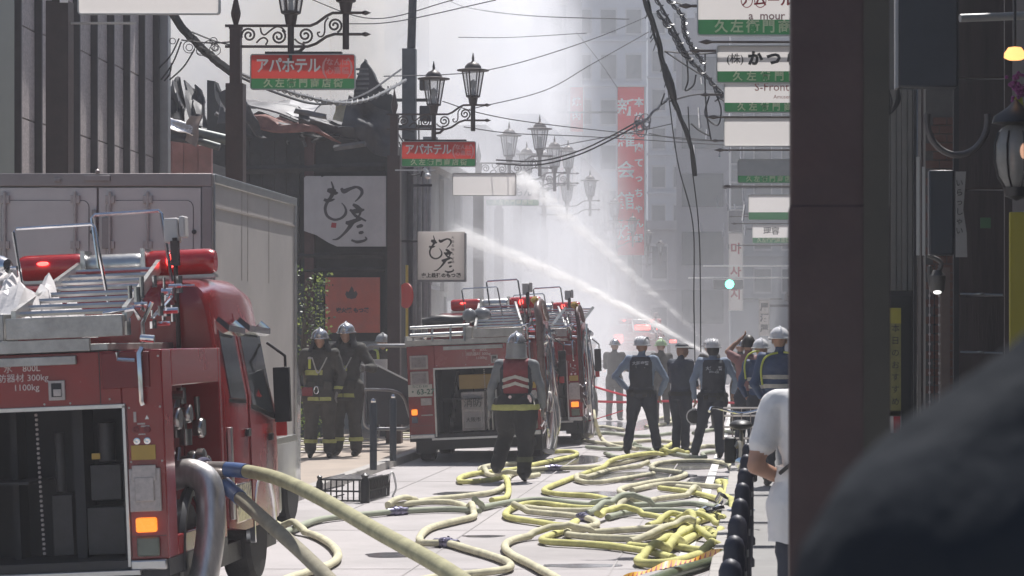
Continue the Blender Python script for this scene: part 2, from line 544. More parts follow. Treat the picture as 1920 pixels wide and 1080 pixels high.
wsheet([(298, 160), (338, 150), (350, 262), (298, 255)], (37, 37.2, 36.3, 36.2), 0.02, M_TIND, 'roof_sheet', an, 36, amp=0.16, seed=1, curl=0.12)
wsheet([(320, 158), (336, 138), (350, 205), (340, 240)], (36.9, 37, 36.6, 36.5), 0.02, M_TIND, 'roof_sheet', an, 36, amp=0.12, seed=2)
wsheet([(345, 152), (372, 158), (390, 230), (352, 262)], (37.4, 37.2, 36.4, 36.2), 0.02, M_TIND, 'roof_sheet', an, 36, amp=0.16, seed=3, curl=0.1)
wsheet([(306, 216), (362, 235), (362, 253), (303, 236)], (35.6, 35.5, 35.3, 35.4), 0.015, mat('bare bright tin', (0.72, 0.71, 0.72), 0.25, 0.85, var=0.2, scale=6), 'ridge_sheet', an, 36, amp=0.03, seed=4)
wsheet([(352, 222), (378, 215), (366, 275), (345, 262)], (35.5, 35.4, 35.2, 35.4), 0.02, mat('tan plywood', (0.30, 0.22, 0.18), 0.7, var=0.2), 'plywood', an, 36, amp=0.03, seed=5)
wsheet([(300, 232), (365, 252), (400, 275), (300, 262)], (35.7, 35.7, 35.7, 35.7), 0.03, M_TIND, 'gutter_sheet', an, 36, amp=0.05, seed=6)
b = MB()
b.cyl(loc2(365, 262, 35.6, 36), loc2(412, 276, 35.6, 36), 0.05)
b.cyl(loc2(352, 245, 35.6, 36), loc2(425, 262, 35.8, 36), 0.07)
b.each('duct', mat('dented green grey duct', (0.10, 0.115, 0.11), 0.5, 0.3, var=0.3), an)

# ---- burnt building beyond
bb_ = thing('burnt_building', 'charred black two storey building with collapsed roof behind the lamp posts', 'building', (0, 43.5, 0))
out = [(388, 640), (388, 150), (402, 152), (410, 168), (424, 188), (445, 206), (470, 214), (492, 210), (520, 226), (548, 236), (566, 250), (590, 246), (604, 252), (616, 244), (630, 250), (640, 240), (652, 246), (662, 222), (664, 168), (676, 122), (684, 110), (692, 124), (712, 158), (722, 170), (736, 182), (736, 640)]
poly = []
for i, (x, y) in enumerate(out):
    p = at(x, y, 43.5); poly.append((p.x, max(p.z, 0.1)))
    if 2 <= i < len(out) - 2:
        x2, y2 = out[i + 1]
        for t in (0.35, 0.7):
            q = at(x + (x2 - x) * t + rnd.uniform(-1, 1), y + (y2 - y) * t + rnd.uniform(-4, 4), 43.5)
            poly.append((q.x, q.z))
MB().prism(poly, (0, 0, 0), (1, 0, 0), (0, 0, 1), (0, 0.25, 0)).build('wall', M_CHAR, bb_, smooth=False)
MB().bb((-6.2, 0.3, 0), (-5.96, 3.6, 4.9)).build('side_wall', M_CHAR, bb_)
# boards hanging off the front, pillars and a beam
for i, x in enumerate([400, 424, 446, 470, 493, 516, 540]):
    a = loc2(x, 262 + rnd.uniform(-10, 25), 43.4, 43.5); c = loc2(x + 21, 600, 43.4, 43.5)
    MB().bb((a.x, -0.10 - rnd.uniform(0, .015), 0.12), (c.x, -0.05, a.z)).build('board', M_CHARB, bb_, smooth=False)
b = MB(); b.bb((-5.0 - 2.35, -0.22, 0.1), (-5.0 - 2.2, -0.02, 5.2)); b.build('post', mat('burnt maroon timber', (0.07, 0.035, 0.035), 0.7, var=0.4), bb_)
for (p, q, r_) in (((405, 320), (735, 312), 0.07), ((560, 480), (735, 478), 0.05), ((560, 508), (735, 505), 0.04)):
    MB().tube([loc2(*p, 43.3, 43.5), loc2(*q, 43.3, 43.5)], r_, 4).build('beam', M_CHARB, bb_, smooth=False)
MB().bb((loc2(725, 0, 43.4, 43.5).x, -0.3, 0.1), (loc2(737, 0, 43.4, 43.5).x, -0.002, 4.9)).build('corner_post', M_CHARB, bb_)
MB().bb((loc2(545, 0, 43.4, 43.5).x, -0.12, 0.1), (loc2(606, 0, 43.4, 43.5).x, -0.004, 2.6)).build('door', mat('dark green door', (0.03, 0.045, 0.045), 0.4, var=0.3), bb_, bevel=0.01)
# roof wreckage
wsheet([(404, 150), (440, 186), (505, 250), (404, 238)], (43.0, 43.0, 42.6, 42.6), 0.04, M_TIND, 'roof_sheet', bb_, 43.5, amp=0.22, seed=11, n=12)
wsheet([(452, 182), (560, 190), (600, 232), (470, 200)], (44.5, 44.5, 43.4, 43.4), 0.03, M_TIN, 'roof_sheet', bb_, 43.5, amp=0.05, seed=12)
wsheet([(545, 188), (606, 190), (575, 222), (535, 212)], (44.4, 44.4, 43.6, 43.6), 0.03, mat('pale roof panel', (0.36, 0.35, 0.36), 0.6, var=0.15), 'roof_panel', bb_, 43.5, amp=0.02, seed=13)
wsheet([(470, 212), (560, 228), (640, 262), (480, 232)], (43.2, 43.2, 42.9, 42.9), 0.03, M_RUST, 'roof_sheet', bb_, 43.5, amp=0.10, seed=14, n=10)
wsheet([(560, 205), (660, 235), (668, 262), (560, 232)], (43.1, 43.1, 43.0, 43.0), 0.03, M_TIND, 'roof_sheet', bb_, 43.5, amp=0.16, seed=15, n=10)
wsheet([(655, 170), (735, 215), (735, 300), (640, 240)], (43.2, 43.3, 43.1, 43.0), 0.03, M_TIND, 'roof_sheet', bb_, 43.5, amp=0.18, seed=16, n=10)
wsheet([(555, 202), (612, 214), (612, 224), (550, 212)], (42.9, 42.9, 42.9, 42.9), 0.02, M_TIN, 'gutter_sheet', bb_, 43.5, amp=0.03, seed=17)
wsheet([(630, 192), (664, 190), (650, 248), (622, 240)], (44.2, 44.2, 44.0, 44.0), 0.03, mat('scorched ochre panel', (0.45, 0.36, 0.22), 0.7, var=0.35, scale=4), 'roof_panel', bb_, 43.5, amp=0.05, seed=18)
b = MB()
for i in range(16):
    x = rnd.uniform(410, 720); y_ = 205 + (x - 410) * 0.12 + rnd.uniform(-12, 55)
    a = loc2(x, y_, 43.2, 43.5); d = Vector((rnd.uniform(-.6, .6), rnd.uniform(-.3, .1), rnd.uniform(-.25, .3)))
    MB().tube([a, a + d], rnd.uniform(0.02, 0.05), 4).build('charred_beam', M_CHARB if i % 3 else M_TIN, bb_, smooth=False)
for i in range(6):
    p = loc2(677 + rnd.uniform(-1, 1), 130 + i * 9, 43.2, 43.5)
    MB().bb((p.x - 0.07, -0.35, p.z - 0.015), (p.x + 0.12, -0.28, p.z + 0.015)).build('slat', M_TIN, bb_, smooth=False)

# calligraphy brush strokes shared by both restaurant signs; unit square, v down
BR = [  # (points, widths)
    ([(.335, .09), (.355, .16), (.372, .24)], [.008, .014, .012]),
    ([(.285, .205), (.33, .215), (.39, .235), (.40, .225)], [.02, .04, .035, .012]),
    ([(.368, .22), (.33, .30), (.28, .38), (.26, .46), (.285, .55), (.36, .60), (.44, .59), (.50, .54), (.515, .48), (.495, .42), (.46, .375)], [.03, .022, .020, .018, .018, .017, .016, .018, .016, .010, .005]),
    ([(.245, .33), (.28, .345), (.34, .34), (.375, .325)], [.018, .024, .018, .008]),
    ([(.455, .18), (.49, .22), (.56, .19), (.64, .165), (.70, .195), (.71, .25), (.67, .315), (.625, .36)], [.014, .034, .022, .016, .022, .018, .013, .006]),
    ([(.60, .395), (.65, .43), (.71, .475)], [.016, .028, .018]),
    ([(.56, .47), (.61, .49), (.68, .48), (.74, .465)], [.012, .03, .034, .010]),
    ([(.70, .47), (.68, .54), (.635, .60)], [.014, .014, .010]),
    ([(.585, .50), (.64, .555), (.70, .585), (.76, .62)], [.012, .020, .014, .012]),
    ([(.51, .64), (.56, .645), (.63, .615), (.70, .60)], [.018, .034, .026, .012]),
    ([(.60, .63), (.545, .72), (.48, .80), (.41, .86), (.35, .87)], [.03, .022, .016, .014, .006]),
    ([(.645, .70), (.70, .685), (.72, .695)], [.016, .026, .014]),
    ([(.67, .78), (.70, .775), (.73, .765)], [.014, .024, .014]),
    ([(.58, .875), (.65, .90), (.73, .885), (.765, .86), (.75, .83)], [.012, .020, .018, .014, .006]),
]
def brush(w, h, name, parent, o, m, mark=True):
    b = MB()
    for pts, ws in BR:
        q = smoothline([Vector((p[0], p[1], 0)) for p in pts], 5)
        wl = []
        for i in range(len(q)):
            t = i / (len(q) - 1) * (len(ws) - 1); k = min(int(t), len(ws) - 2)
            wl.append(ws[k] + (ws[k + 1] - ws[k]) * (t - k))
        vs = []
        for i, p in enumerate(q):
            d = (q[min(i + 1, len(q) - 1)] - q[max(i - 1, 0)]).normalized()
            nn = Vector((-d.y, d.x, 0))
            for sg in (-1, 1):
                r_ = p + nn * wl[i] * sg * (1 + 0.12 * noise.noise(p * 30))
                vs.append((o[0] + r_.x * w, o[1], o[2] - r_.y * h))
        b.add(vs, [(2 * i, 2 * i + 1, 2 * i + 3, 2 * i + 2) for i in range(len(q) - 1)])
    return b.build(name, m, parent, smooth=False)
# big scorched sign on the burnt front
bs = thing('wall_sign', 'large white restaurant sign with black brush calligraphy on the charred wall', 'sign', at(570, 462, 43.1))
w_, h_ = 153 / FPX * 43.1, 132 / FPX * 43.1
M_BS = mat('scorched sign white', (0.52, 0.50, 0.50), 0.5, var=0.12, scale=1.2, dirt=(0.20, 0.205, 0.215), dirt_amt=0.6)
pl = [(0, .22 * h_), (0, h_ - .03), (.03, h_), (.20 * w_, h_), (.215 * w_, h_ - .02), (.25 * w_, h_), (w_, h_), (w_, 0), (.4 * w_, 0), (.3 * w_, .06), (.15 * w_, .16 * h_)]
MB().prism(pl, (0, 0, 0), (1, 0, 0), (0, 0, 1), (0, 0.06, 0)).build('sign_face', M_BS, bs, smooth=False)
brush(w_ * 1.0, h_ * 1.06, 'calligraphy', bs, (0, -0.004, h_ + 0.02), mat('faded ink', (0.045, 0.04, 0.045), 0.6, var=0.2))
b = MB(); b.add([(.33 * w_, -.004, .27 * h_), (.39 * w_, -.004, .26 * h_), (.40 * w_, -.004, .33 * h_), (.34 * w_, -.004, .34 * h_)], [(0, 1, 2, 3)]); b.build('red_seal', M_INKR, bs)
# poster
po = thing('orange_poster', 'faded orange red poster with a dark flame emblem beside the burnt doorway', 'poster', at(610, 624, 43.1))
w_, h_ = 102 / FPX * 43.1, 104 / FPX * 43.1
MB().bb((0, 0, 0), (w_, 0.05, h_)).build('poster_face', mat('faded orange red', (0.50, 0.11, 0.07), 0.6, var=0.12, scale=2, dirt=(0.2, 0.13, 0.11), dirt_amt=0.7), po, bevel=0.005)
fl = [(0, -.5), (.35, -.42), (.5, -.1), (.38, .18), (.22, .05), (.15, .35), (0, .55), (-.12, .25), (-.25, .05), (-.38, .15), (-.5, -.1), (-.35, -.42)]
b = MB(); b.add([(w_ * .48 + p[0] * .2, -.004, h_ * .72 + p[1] * .2) for p in fl], [tuple(range(12))]); b.build('flame_emblem', mat('emblem dark', (0.06, 0.045, 0.045), 0.6, var=0.2), po)
text('炭火焼 もつ鍋', 0.085, (w_ * .5, -.004, h_ * .40), MATS['emblem dark'], po, bold=0.004)

# hanging calligraphy sign by the lamp post
hs = thing('hanging_sign', 'square white hanging sign with black calligraphy and a line of small print', 'sign', at(783, 525, 44.5))
w_, h_ = 88 / FPX * 44.5, 91 / FPX * 44.5
MB().bb((0, 0, 0), (w_, 0.14, h_)).build('sign_box', M_SIGNW, hs, bevel=0.012)
b = MB()
b.bb((-.012, -.006, -.03), (w_ + .012, .146, .004)); b.bb((w_ - .004, -.006, -.03), (w_ + .02, .146, h_ - .03))
b.each('sign_edge', M_LTEDGE, hs)
brush(w_ * 1.0, h_ * .93, 'calligraphy', hs, (0.0, -0.004, h_ * 1.0), M_INK)
text('史上最強のもつ鍋', 0.078, (w_ * .5, -.004, h_ * .09), M_INK, hs, bold=0.004, spacing=1.12)
text('大阪名物もつ鍋', 0.052, (w_ * .75, -.004, h_ * .62), M_INK, hs, vertical=True, spacing=1.3)
MB().tube([(-0.35, .07, h_ * .8), (0, .07, h_ * .8)], 0.02, 6).each('bracket', M_BLACK, hs)

# ---- cream building along the left side
M_CREAM = mat('pale grey stucco', (0.44, 0.43, 0.40), 0.85, var=0.12, scale=1.2, bump=0.1, dirt=(0.28, 0.28, 0.27), dirt_amt=0.6)
cb = thing('stucco_building', 'pale stucco building with yellow banner behind the second lamp post', 'building', (-6.0, 47.4, 0))
MB().bb((-6, 0, 0), (0, 11.4, 4.9)).build('wall', M_CREAM, cb, bevel=0.02)
for (y0, y1, z0, z1, nm, m_) in ((1.2, 2.6, 2.6, 3.6, 'window', M_GLASS), (3.6, 4.8, .2, 2.5, 'door', M_WCAB), (6.2, 7.8, .2, 2.5, 'window', M_WCAB), (8.6, 10.2, 3.0, 4.2, 'window', M_GLASS)):
    f = MB().bb((0.001, y0, z0), (0.05, y1, z1)).build(nm, M_LTEDGE, cb)
    MB().bb((0.051, y0 + .08, z0 + .08), (0.06, y1 - .08, z1 - .08)).build('pane', m_, f)
MB().bb((0.005, 2.9, 2.6), (0.09, 3.5, 4.7)).build('pilaster', M_CREAM, cb)
MB().bb((0.005, 5.4, 0.2), (0.12, 5.8, 4.7)).build('pilaster', mat('grey panel', (0.25, 0.25, 0.26), 0.7, var=0.1), cb)
MB().bb((0.0, 0, 4.8), (0.25, 11.4, 5.0)).build('cornice', M_CREAM, cb)
bn = thing('yellow_banner', 'faded yellow and white vertical banner on the pale stucco building', 'banner', (-5.85, 57.5, 2.9))
MB().bb((-.8, 0, 0), (0.0, 0.03, 2.4)).build('banner_cloth', mat('banner cream', (0.6, 0.58, 0.5), 0.7, var=0.1), bn)
MB().bb((-.62, -.006, .1), (-.18, -.001, 1.7)).build('banner_print', mat('banner yellow', (0.62, 0.58, 0.12), 0.7, var=0.2), bn)

# ---- tall pale building in the smoke, upper left
tw = thing('tall_pale_building', 'tall pale building lit through the smoke above the burnt roof', 'building', (0, 66, 0))
a = at(618, 0, 66); c = at(722, 0, 66)
M_PALE = mat('pale warm render', (0.72, 0.64, 0.53), 0.9, var=0.1, scale=0.4, dirt=(0.45, 0.42, 0.38), dirt_amt=0.5)
MB().bb((a.x, 0, 0), (c.x, 6, 15)).build('wall', M_PALE, tw)
MB().bb((c.x, -.1, 0), (c.x + .35, 6, 15)).build('corner_post', mat('scaffold sheet grey', (0.25, 0.26, 0.28), 0.8, var=0.2, scale=6), tw)
for k in range(34):
    MB().tube([(c.x + .36, -.12, 4.6 + k * .3), (c.x + .75, -.12, 4.95 + k * .3)], 0.03, 4).build('scaffold_brace', M_TIND, tw, smooth=False)
for k in range(4):
    for j in range(1):
        f = MB().bb((a.x + .5 + j * 1.15, -.03, 6.0 + k * 2.6), (a.x + 1.2 + j * 1.15, .01, 7.3 + k * 2.6)).build('window', M_LTEDGE, tw)
        MB().bb((a.x + .57 + j * 1.15, -.045, 6.07 + k * 2.6), (a.x + 1.13 + j * 1.15, -.031, 7.23 + k * 2.6)).build('pane', M_GLASS, f)

# ---- hazy buildings that close the street
def block(label, px0, px1, pytop, Y, dep, m, cols, rows, wmat, name='office_building', z0=3.2, strip=False):
    x0 = at(px0, 0, Y).x; x1 = at(px1, 0, Y).x; zt = at(0, pytop, Y).z
    t = thing(name, label, 'building', (x0, Y, 0))
    w = x1 - x0
    MB().bb((0, 0, 0), (w, dep, zt)).build('wall', m, t)
    MB().bb((-.15, -.25, zt), (w + .15, dep, zt + .4)).build('parapet', m, t)
    me = mp = None
    cw = w / cols; rh = (zt - z0) / rows
    for i in range(cols):
        for j in range(rows):
            if me is None:
                f = MB().bb((-cw * .34, -.06, 0), (cw * .34, -.003, rh * .62)).build('window', M_LTEDGE, t)
                p = MB().bb((-cw * .29, -.075, rh * .05), (cw * .29, -.062, rh * .57)).build('pane', wmat, f)
                me, mp = f.data, p.data
            else:
                f = bpy.data.objects.new('window', me); COL.objects.link(f); f.parent = t
                p = bpy.data.objects.new('pane', mp); COL.objects.link(p); p.parent = f
            f.location = (cw * (i + .5), 0, z0 + rh * (j + .15))
    for j in range(rows):
        MB().bb((-.05, -.28, z0 + rh * (j + .02)), (w + .05, -.002, z0 + rh * (j + .08))).build('ledge', m, t)
    return t
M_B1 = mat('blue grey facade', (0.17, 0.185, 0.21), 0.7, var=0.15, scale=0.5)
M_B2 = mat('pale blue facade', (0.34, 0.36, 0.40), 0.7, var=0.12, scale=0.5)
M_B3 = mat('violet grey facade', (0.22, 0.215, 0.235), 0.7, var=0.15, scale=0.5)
M_WB = mat('far window dark', (0.05, 0.06, 0.07), 0.15, var=0.1)
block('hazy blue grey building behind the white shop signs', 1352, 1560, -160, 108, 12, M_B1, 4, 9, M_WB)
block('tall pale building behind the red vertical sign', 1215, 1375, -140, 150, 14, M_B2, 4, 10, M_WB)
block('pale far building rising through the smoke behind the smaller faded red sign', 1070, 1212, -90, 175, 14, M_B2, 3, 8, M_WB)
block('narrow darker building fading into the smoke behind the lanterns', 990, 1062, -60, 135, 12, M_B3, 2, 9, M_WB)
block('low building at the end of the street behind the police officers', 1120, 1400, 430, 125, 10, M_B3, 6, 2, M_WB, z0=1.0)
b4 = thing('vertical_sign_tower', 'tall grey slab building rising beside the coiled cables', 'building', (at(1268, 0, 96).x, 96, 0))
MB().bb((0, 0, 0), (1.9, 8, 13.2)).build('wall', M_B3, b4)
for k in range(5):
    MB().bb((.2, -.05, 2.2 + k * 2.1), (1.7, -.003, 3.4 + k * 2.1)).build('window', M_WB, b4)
# left row of buildings in the smoke
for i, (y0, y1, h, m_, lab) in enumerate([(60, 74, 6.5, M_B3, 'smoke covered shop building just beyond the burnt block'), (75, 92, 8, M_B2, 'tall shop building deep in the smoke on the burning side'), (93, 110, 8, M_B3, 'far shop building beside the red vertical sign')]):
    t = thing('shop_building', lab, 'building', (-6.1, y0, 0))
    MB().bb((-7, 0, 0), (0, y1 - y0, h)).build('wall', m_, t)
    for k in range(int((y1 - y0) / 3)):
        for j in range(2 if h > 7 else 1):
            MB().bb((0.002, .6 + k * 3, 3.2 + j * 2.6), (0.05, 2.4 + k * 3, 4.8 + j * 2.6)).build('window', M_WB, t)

# right row of shops (mostly behind the near post)
rs = thing('shopfront_row', 'row of dim shopfronts along the right pavement in the haze', 'building', (1.3, 30, 0))
MB().bb((0, 0, 0), (5, 62, 8.5)).build('wall', M_B1, rs)
for k in range(10):
    MB().bb((-.05, 1 + k * 5, .2), (-.002, 4.4 + k * 5, 2.6)).build('shopfront', M_WB, rs)
    MB().bb((-.5, .7 + k * 5, 2.8), (-.002, 4.7 + k * 5, 2.95)).build('awning', M_B3 if k % 2 else M_TIN, rs)

# ---- red vertical signs
def vsign(label, px0, px1, py0, py1, Y, m, cols, name='vertical_sign', brk=True):
    a = at(px0, py1, Y); c = at(px1, py0, Y)
    t = thing(name, label, 'sign', (a.x, Y, a.z))
    w, h = c.x - a.x, c.z - a.z
    MB().bb((0, 0, 0), (w, .3, h)).build('sign_box', m, t, bevel=0.02)
    b = MB()
    for x_ in (-.03, w + .002): b.bb((x_, -.01, -.02), (x_ + .028, .31, h + .02))
    b.bb((-.03, -.01, h + .001), (w + .03, .31, h + .05))
    b.each('frame', M_FRAME, t)
    for (s_, cx, cz, size, mm, sp) in cols:
        text(s_, size, (w * cx, -.012, h * cz), mm, t, vertical=True, spacing=sp, bold=0.012)
    b = MB()
    for z_ in (h * .15, h * .85): b.tube([(-2.2 if brk else w, .15, z_), (-.02 if brk else w + 1.4, .15, z_)], .04, 6)
    b.each('bracket', M_TIND, t)
    return t
vsign('big red vertical restaurant sign with white characters', 1158, 1208, 163, 478, 97, mat('strong sign red', (0.72, 0.03, 0.03), 0.4, var=0.08, scale=2, transl=0.35),
      [('新羅会館焼', .32, .50, .66, M_INKW, 1.72), ('本格焼肉てっちゃん鍋', .80, .50, .34, M_INKW, 1.62)])
vsign('smaller faded red vertical sign beyond the big one', 1069, 1093, 163, 246, 128, M_SIGNR, [('焼肉', .5, .5, .45, M_INKW, 1.5)])
vsign('white vertical sign with red characters beside the green signal', 1367, 1392, 438, 582, 94, M_SIGNW, [('마사지', .5, .5, .42, M_INKR, 1.9)], brk=False)
vsign('small white vertical sign with dark lines above the officers', 1424, 1442, 563, 630, 78, M_SIGNW, [('居酒屋', .5, .5, .24, M_INK, 1.3)], brk=False)
vsign('scorched grey vertical sign above the white one', 1366, 1392, 395, 434, 93, M_TIN, [], brk=False)
# ================================================================== LAMP POSTS, SHOP SIGNS, CABLES
def spiral(cx, cz, r, a0, turns, n=30, rend=0.16):
    pts = []
    for i in range(n + 1):
        t = i / n
        rr = r * (1 - t) + r * rend * t
        a = R(a0) + 2 * PI * turns * t
        pts.append((cx + rr * math.cos(a), 0, cz + rr * math.sin(a)))
    return pts
K = 1 / 7.11 / 170.6
def ic(cx, cy):  # crop coordinates of the near bracket -> metres from the post axis
    return ((cx - 82) * K, 0, 1.75 + (630 - cy / 7.11) / 170.6)
def lantern(parent_m, x, zb, s=1.0, lens=M_GLAMP):
    """returns (metal, glass, bulb) builders; zb = bottom of the glass cage"""
    m, g, bu = MB(), MB(), MB()
    m.lathe([(0.036, -.52), (0.036, -.13), (.055, -.12), (.075, -.01), (.10, 0), (.10, .015)], (x, 0, zb), 12)
    n = 6
    for k in range(n):
        a = 2 * PI * k / n + .26
        p0 = Vector((x + .098 * math.cos(a), .098 * math.sin(a), zb + .01)); p1 = Vector((x + .165 * math.cos(a), .165 * math.sin(a), zb + .40))
        m.tube([p0, p1], .011, 4)
    m.lathe([(.18, .395), (.245, .405), (.25, .42), (.13, .44), (.125, .475), (.085, .52), (.04, .54), (.018, .56), (.02, .60), (.006, .68), (0, .69)], (x, 0, zb), 18)
    m.lathe([(.104, .0), (.108, .02), (.10, .03)], (x, 0, zb), 6, tw=.26)
    g.lathe([(.092, .02), (.158, .39)], (x, 0, zb), 6, tw=.26)
    bu.lathe([(.02, .0), (.03, .05), (.03, .1), (.022, .13), (.04, .17), (.04, .25), (.0, .28)], (x, 0, zb), 10)
    return m, g, bu
def lamp_post(label, X, Y, wide_top=1.44, scale=1.0, ornate=True, lower=0.19, zshift=0.0, mir=1):
    t = thing('lamp_post', label, 'lamp post', (X, Y, 0.1 if X < -5 else 0.09), group='lantern posts along the street')
    b = MB(); b.bb((-.058, -.058, 0), (.058, .058, 5.02 + zshift)); b.bb((-lower / 2, -lower / 2, 0), (lower / 2, lower / 2, 4.42 + zshift)); b.bb((-lower / 2 - .02, -lower / 2 - .02, 0), (lower / 2 + .02, lower / 2 + .02, .6))
    b.bb((-.066, -.066, 5.02 + zshift), (.066, .066, 5.06 + zshift))
    b.lathe([(.02, 5.05), (.05, 5.16), (.055, 5.2), (.02, 5.36), (.006, 5.44), (0, 5.46)], (0, 0, zshift), 8)
    b.build('post', M_BROWN, t, bevel=0.008)
    br = MB()
    def ic2(x, y): p = ic(x, y); return (p[0] * mir, 0, p[2] - .1 + zshift)
    br.tube([ic2(-60, 345), ic2(1075, 345), ic2(1160, 310), ic2(1290, 215), ic2(1370, 175), ic2(1500, 172), ic2(1750, 172)], .017, 6)
    br.tube([ic2(-60, 622), ic2(1040, 622), ic2(1150, 585), ic2(1290, 490), ic2(1400, 455), ic2(1500, 458), ic2(1750, 458)], .017, 6)
    for yy in (172, 458):
        p = ic2(1750, yy); q = ic2(1885, yy); md = ic2(1810, yy)
        br.tube([p, md, q], [.012, .030, .001], 6)
    # knee under the inner lantern
    br.tube([ic2(820, 700), ic2(930, 690), ic2(1000, 620)], .02, 4)
    br.build('bracket', M_BROWNBK, t)
    if ornate:
        sc = MB()
        for (cx, cy, rr, a0, tn) in ((255, 470, 100, 200, -1.75), (650, 490, 100, 60, -1.75), (1010, 470, 105, 250, 1.75), (1400, 340, 100, 290, 1.75)):
            p = ic2(cx, cy)
            sc.tube(spiral(p[0], p[2], rr * K, a0, tn * mir), .012, 5)
        for pl in ([(410, 370), (425, 440), (470, 465), (540, 410), (620, 360), (690, 370), (745, 430)], [(355, 575), (410, 520), (465, 505), (505, 545), (480, 600)],
                   [(1315, 235), (1270, 300), (1265, 420), (1240, 480), (1190, 485), (1170, 440), (1205, 430)], [(865, 520), (920, 570), (1000, 600)]):
            sc.tube(smoothline([ic2(*q) for q in pl], 4), .010, 5)
        sc.build('scroll', M_BROWNBK, t)
    for (cx, zb) in ((815, 5.29 - .1), (1548, 5.42 - .1)):
        x = ic(cx, 0)[0] * mir
        m_, g_, bu_ = lantern(None, x, zb + zshift)
        lm = m_.build('lantern', M_BROWNBK, t)
        g_.build('lamp_glass', M_GLAMP, lm, smooth=False); bu_.build('bulb', mat('bulb grey', (0.35, 0.36, 0.35), 0.3, var=0.1), lm)
    return t
lamp_post('maroon lamp post with scroll bracket carrying the nearer red hotel sign', -5.73, 29.3)
lamp_post('maroon lamp post with scroll bracket carrying the smaller red hotel sign by the fire', -5.58, 41.0)
LPL = ['lantern post just beyond the calligraphy sign, first to fade into smoke', 'lantern post with the large faint lantern above the upper water jet', 'tallest of the faint lantern posts, standing above its neighbours', 'lantern post fourth in the faded row, half lost in the jets', 'lantern post fifth in the faded row beside the red vertical sign', 'lantern post whose lantern overlaps the red vertical sign', 'small far lantern post under the red vertical sign', 'tiny lantern post second to last in the faded row', 'last and smallest lantern post of the faded row']
for i, (Y, X) in enumerate([(52.6, -5.5), (58, -5.62), (64, -5.75), (70, -5.6), (82, -5.6), (94, -5.6), (106, -5.55), (118, -5.5), (132, -5.6)]):
    lamp_post(LPL[i], X, Y, ornate=(i < 3), zshift=(.35 if i == 2 else 0))

# near brown post on the right, filling the height of the frame
npst = thing('street_post', 'broad dark maroon square post standing close to the camera', 'post', (0.161, 5.3, 0.09))
b = MB(); b.bb((-.096, -.096, 0), (.096, .096, 4.3)); b.build('post', M_BROWN, npst, bevel=0.006)
b = MB(); b.bb((-.0985, -.0985, 0), (.0985, .0985, 1.915)); b.build('sleeve', M_BROWN, npst, bevel=0.003)
MB().bb((0.046, -.1015, .4), (.0965, -.0988, 3.9)).build('side_strip', mat('olive brown strip', (0.05, 0.042, 0.032), 0.5, var=0.2), npst)
MB().lathe([(.006, 0), (.006, .002), (0, .003)], (-.07, -.0985, 1.12), 8, ax=(0, -1, 0)).build('bolt', M_CHROME, npst)

# left post half hidden behind the truck
lp = thing('street_post', 'dark square post in front of the tiled bays carrying the blank sign', 'post', (-6.2, 23.7, 0))
MB().bb((-.1, -.1, 0), (.1, .1, 4.72)).build('post', M_BROWNBK, lp, bevel=0.006)
b = MB(); b.bb((-.055, -.055, 4.72), (.055, .055, 5.6)); b.build('upper_post', M_BROWNBK, lp)
MB().bb((.03, -.115, 4.70), (.1, -.1, 4.73)).build('bolt_plate', M_INKW, lp)
MB().tube([(.05, 0, 4.53), (.68, 0, 4.53)], .012, 6).build('arm', M_LTEDGE, lp)

GLY = '久左衛門商店街'
def shop_sign(label, x0, z0, w, h, Y, kind, title=None, green=True, tcol=None, tsize=.2, tx=.5, extra=None, blank_m=None, depth=.05, letter=True, sp=1.0):
    t = thing('hanging_sign', label, 'sign', (x0 + w / 2, Y, z0 + h / 2), group=None)
    o = rrect(w, h, .03)
    fr = MB(); n_ = len(o); oi = rrect(w - .022, h - .022, .022)
    fr.loft([[Vector((p[0], 0, p[1])) for p in oi], [Vector((p[0], 0, p[1])) for p in o], [Vector((p[0], depth, p[1])) for p in o], [Vector((p[0], depth, p[1])) for p in oi], [Vector((p[0], 0, p[1])) for p in oi]], caps=False)
    fr.build('sign_frame', M_FRAME, t)
    gh = h * .29 if green else 0
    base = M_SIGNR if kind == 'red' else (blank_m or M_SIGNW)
    e = .012
    b = MB(); b.bb((-w / 2 + e, -.004, -h / 2 + e + gh), (w / 2 - e, -.0005, h / 2 - e)); b = MB().add([(-w/2+.010, .02, -h/2+.010+gh), (w/2-.010, .02, -h/2+.010+gh), (w/2-.010, .02, h/2-.010), (-w/2+.010, .02, h/2-.010)], [(0,1,2,3)]); b.build('sign_face', base, t, smooth=False)
    if green:
        MB().add([(-w/2+.010, .019, -h/2+.010), (w/2-.010, .019, -h/2+.010), (w/2-.010, .019, -h/2+.010+gh), (-w/2+.010, .019, -h/2+.010+gh)], [(0,1,2,3)]).build('green_band', M_SIGNG, t, smooth=False)
        if letter:
            for k, g in enumerate(GLY):
                text(g, gh * .88, (-w / 2 + w * (.17 + .111 * k), .014, -h / 2 + e + gh * .48), M_YPALE, t, bold=0.003)
    if title:
        text(title, tsize, (-w / 2 + w * tx, .014, gh / 2 + .002), tcol or M_INKW, t, bold=0.004, spacing=sp, sx=.84 if kind == 'red' else 1)
    if extra:
        for (s_, size, fx, fz, mm, bd) in extra:
            text(s_, size, (-w / 2 + w * fx, .014, -h / 2 + h * fz), mm, t, bold=bd)
    return t
M_YPALE = mat('pale green lettering', (0.62, 0.72, 0.45), 0.5, var=0.05)
M_PINKL = mat('pale pink lettering', (0.72, 0.38, 0.36), 0.5, var=0.05)
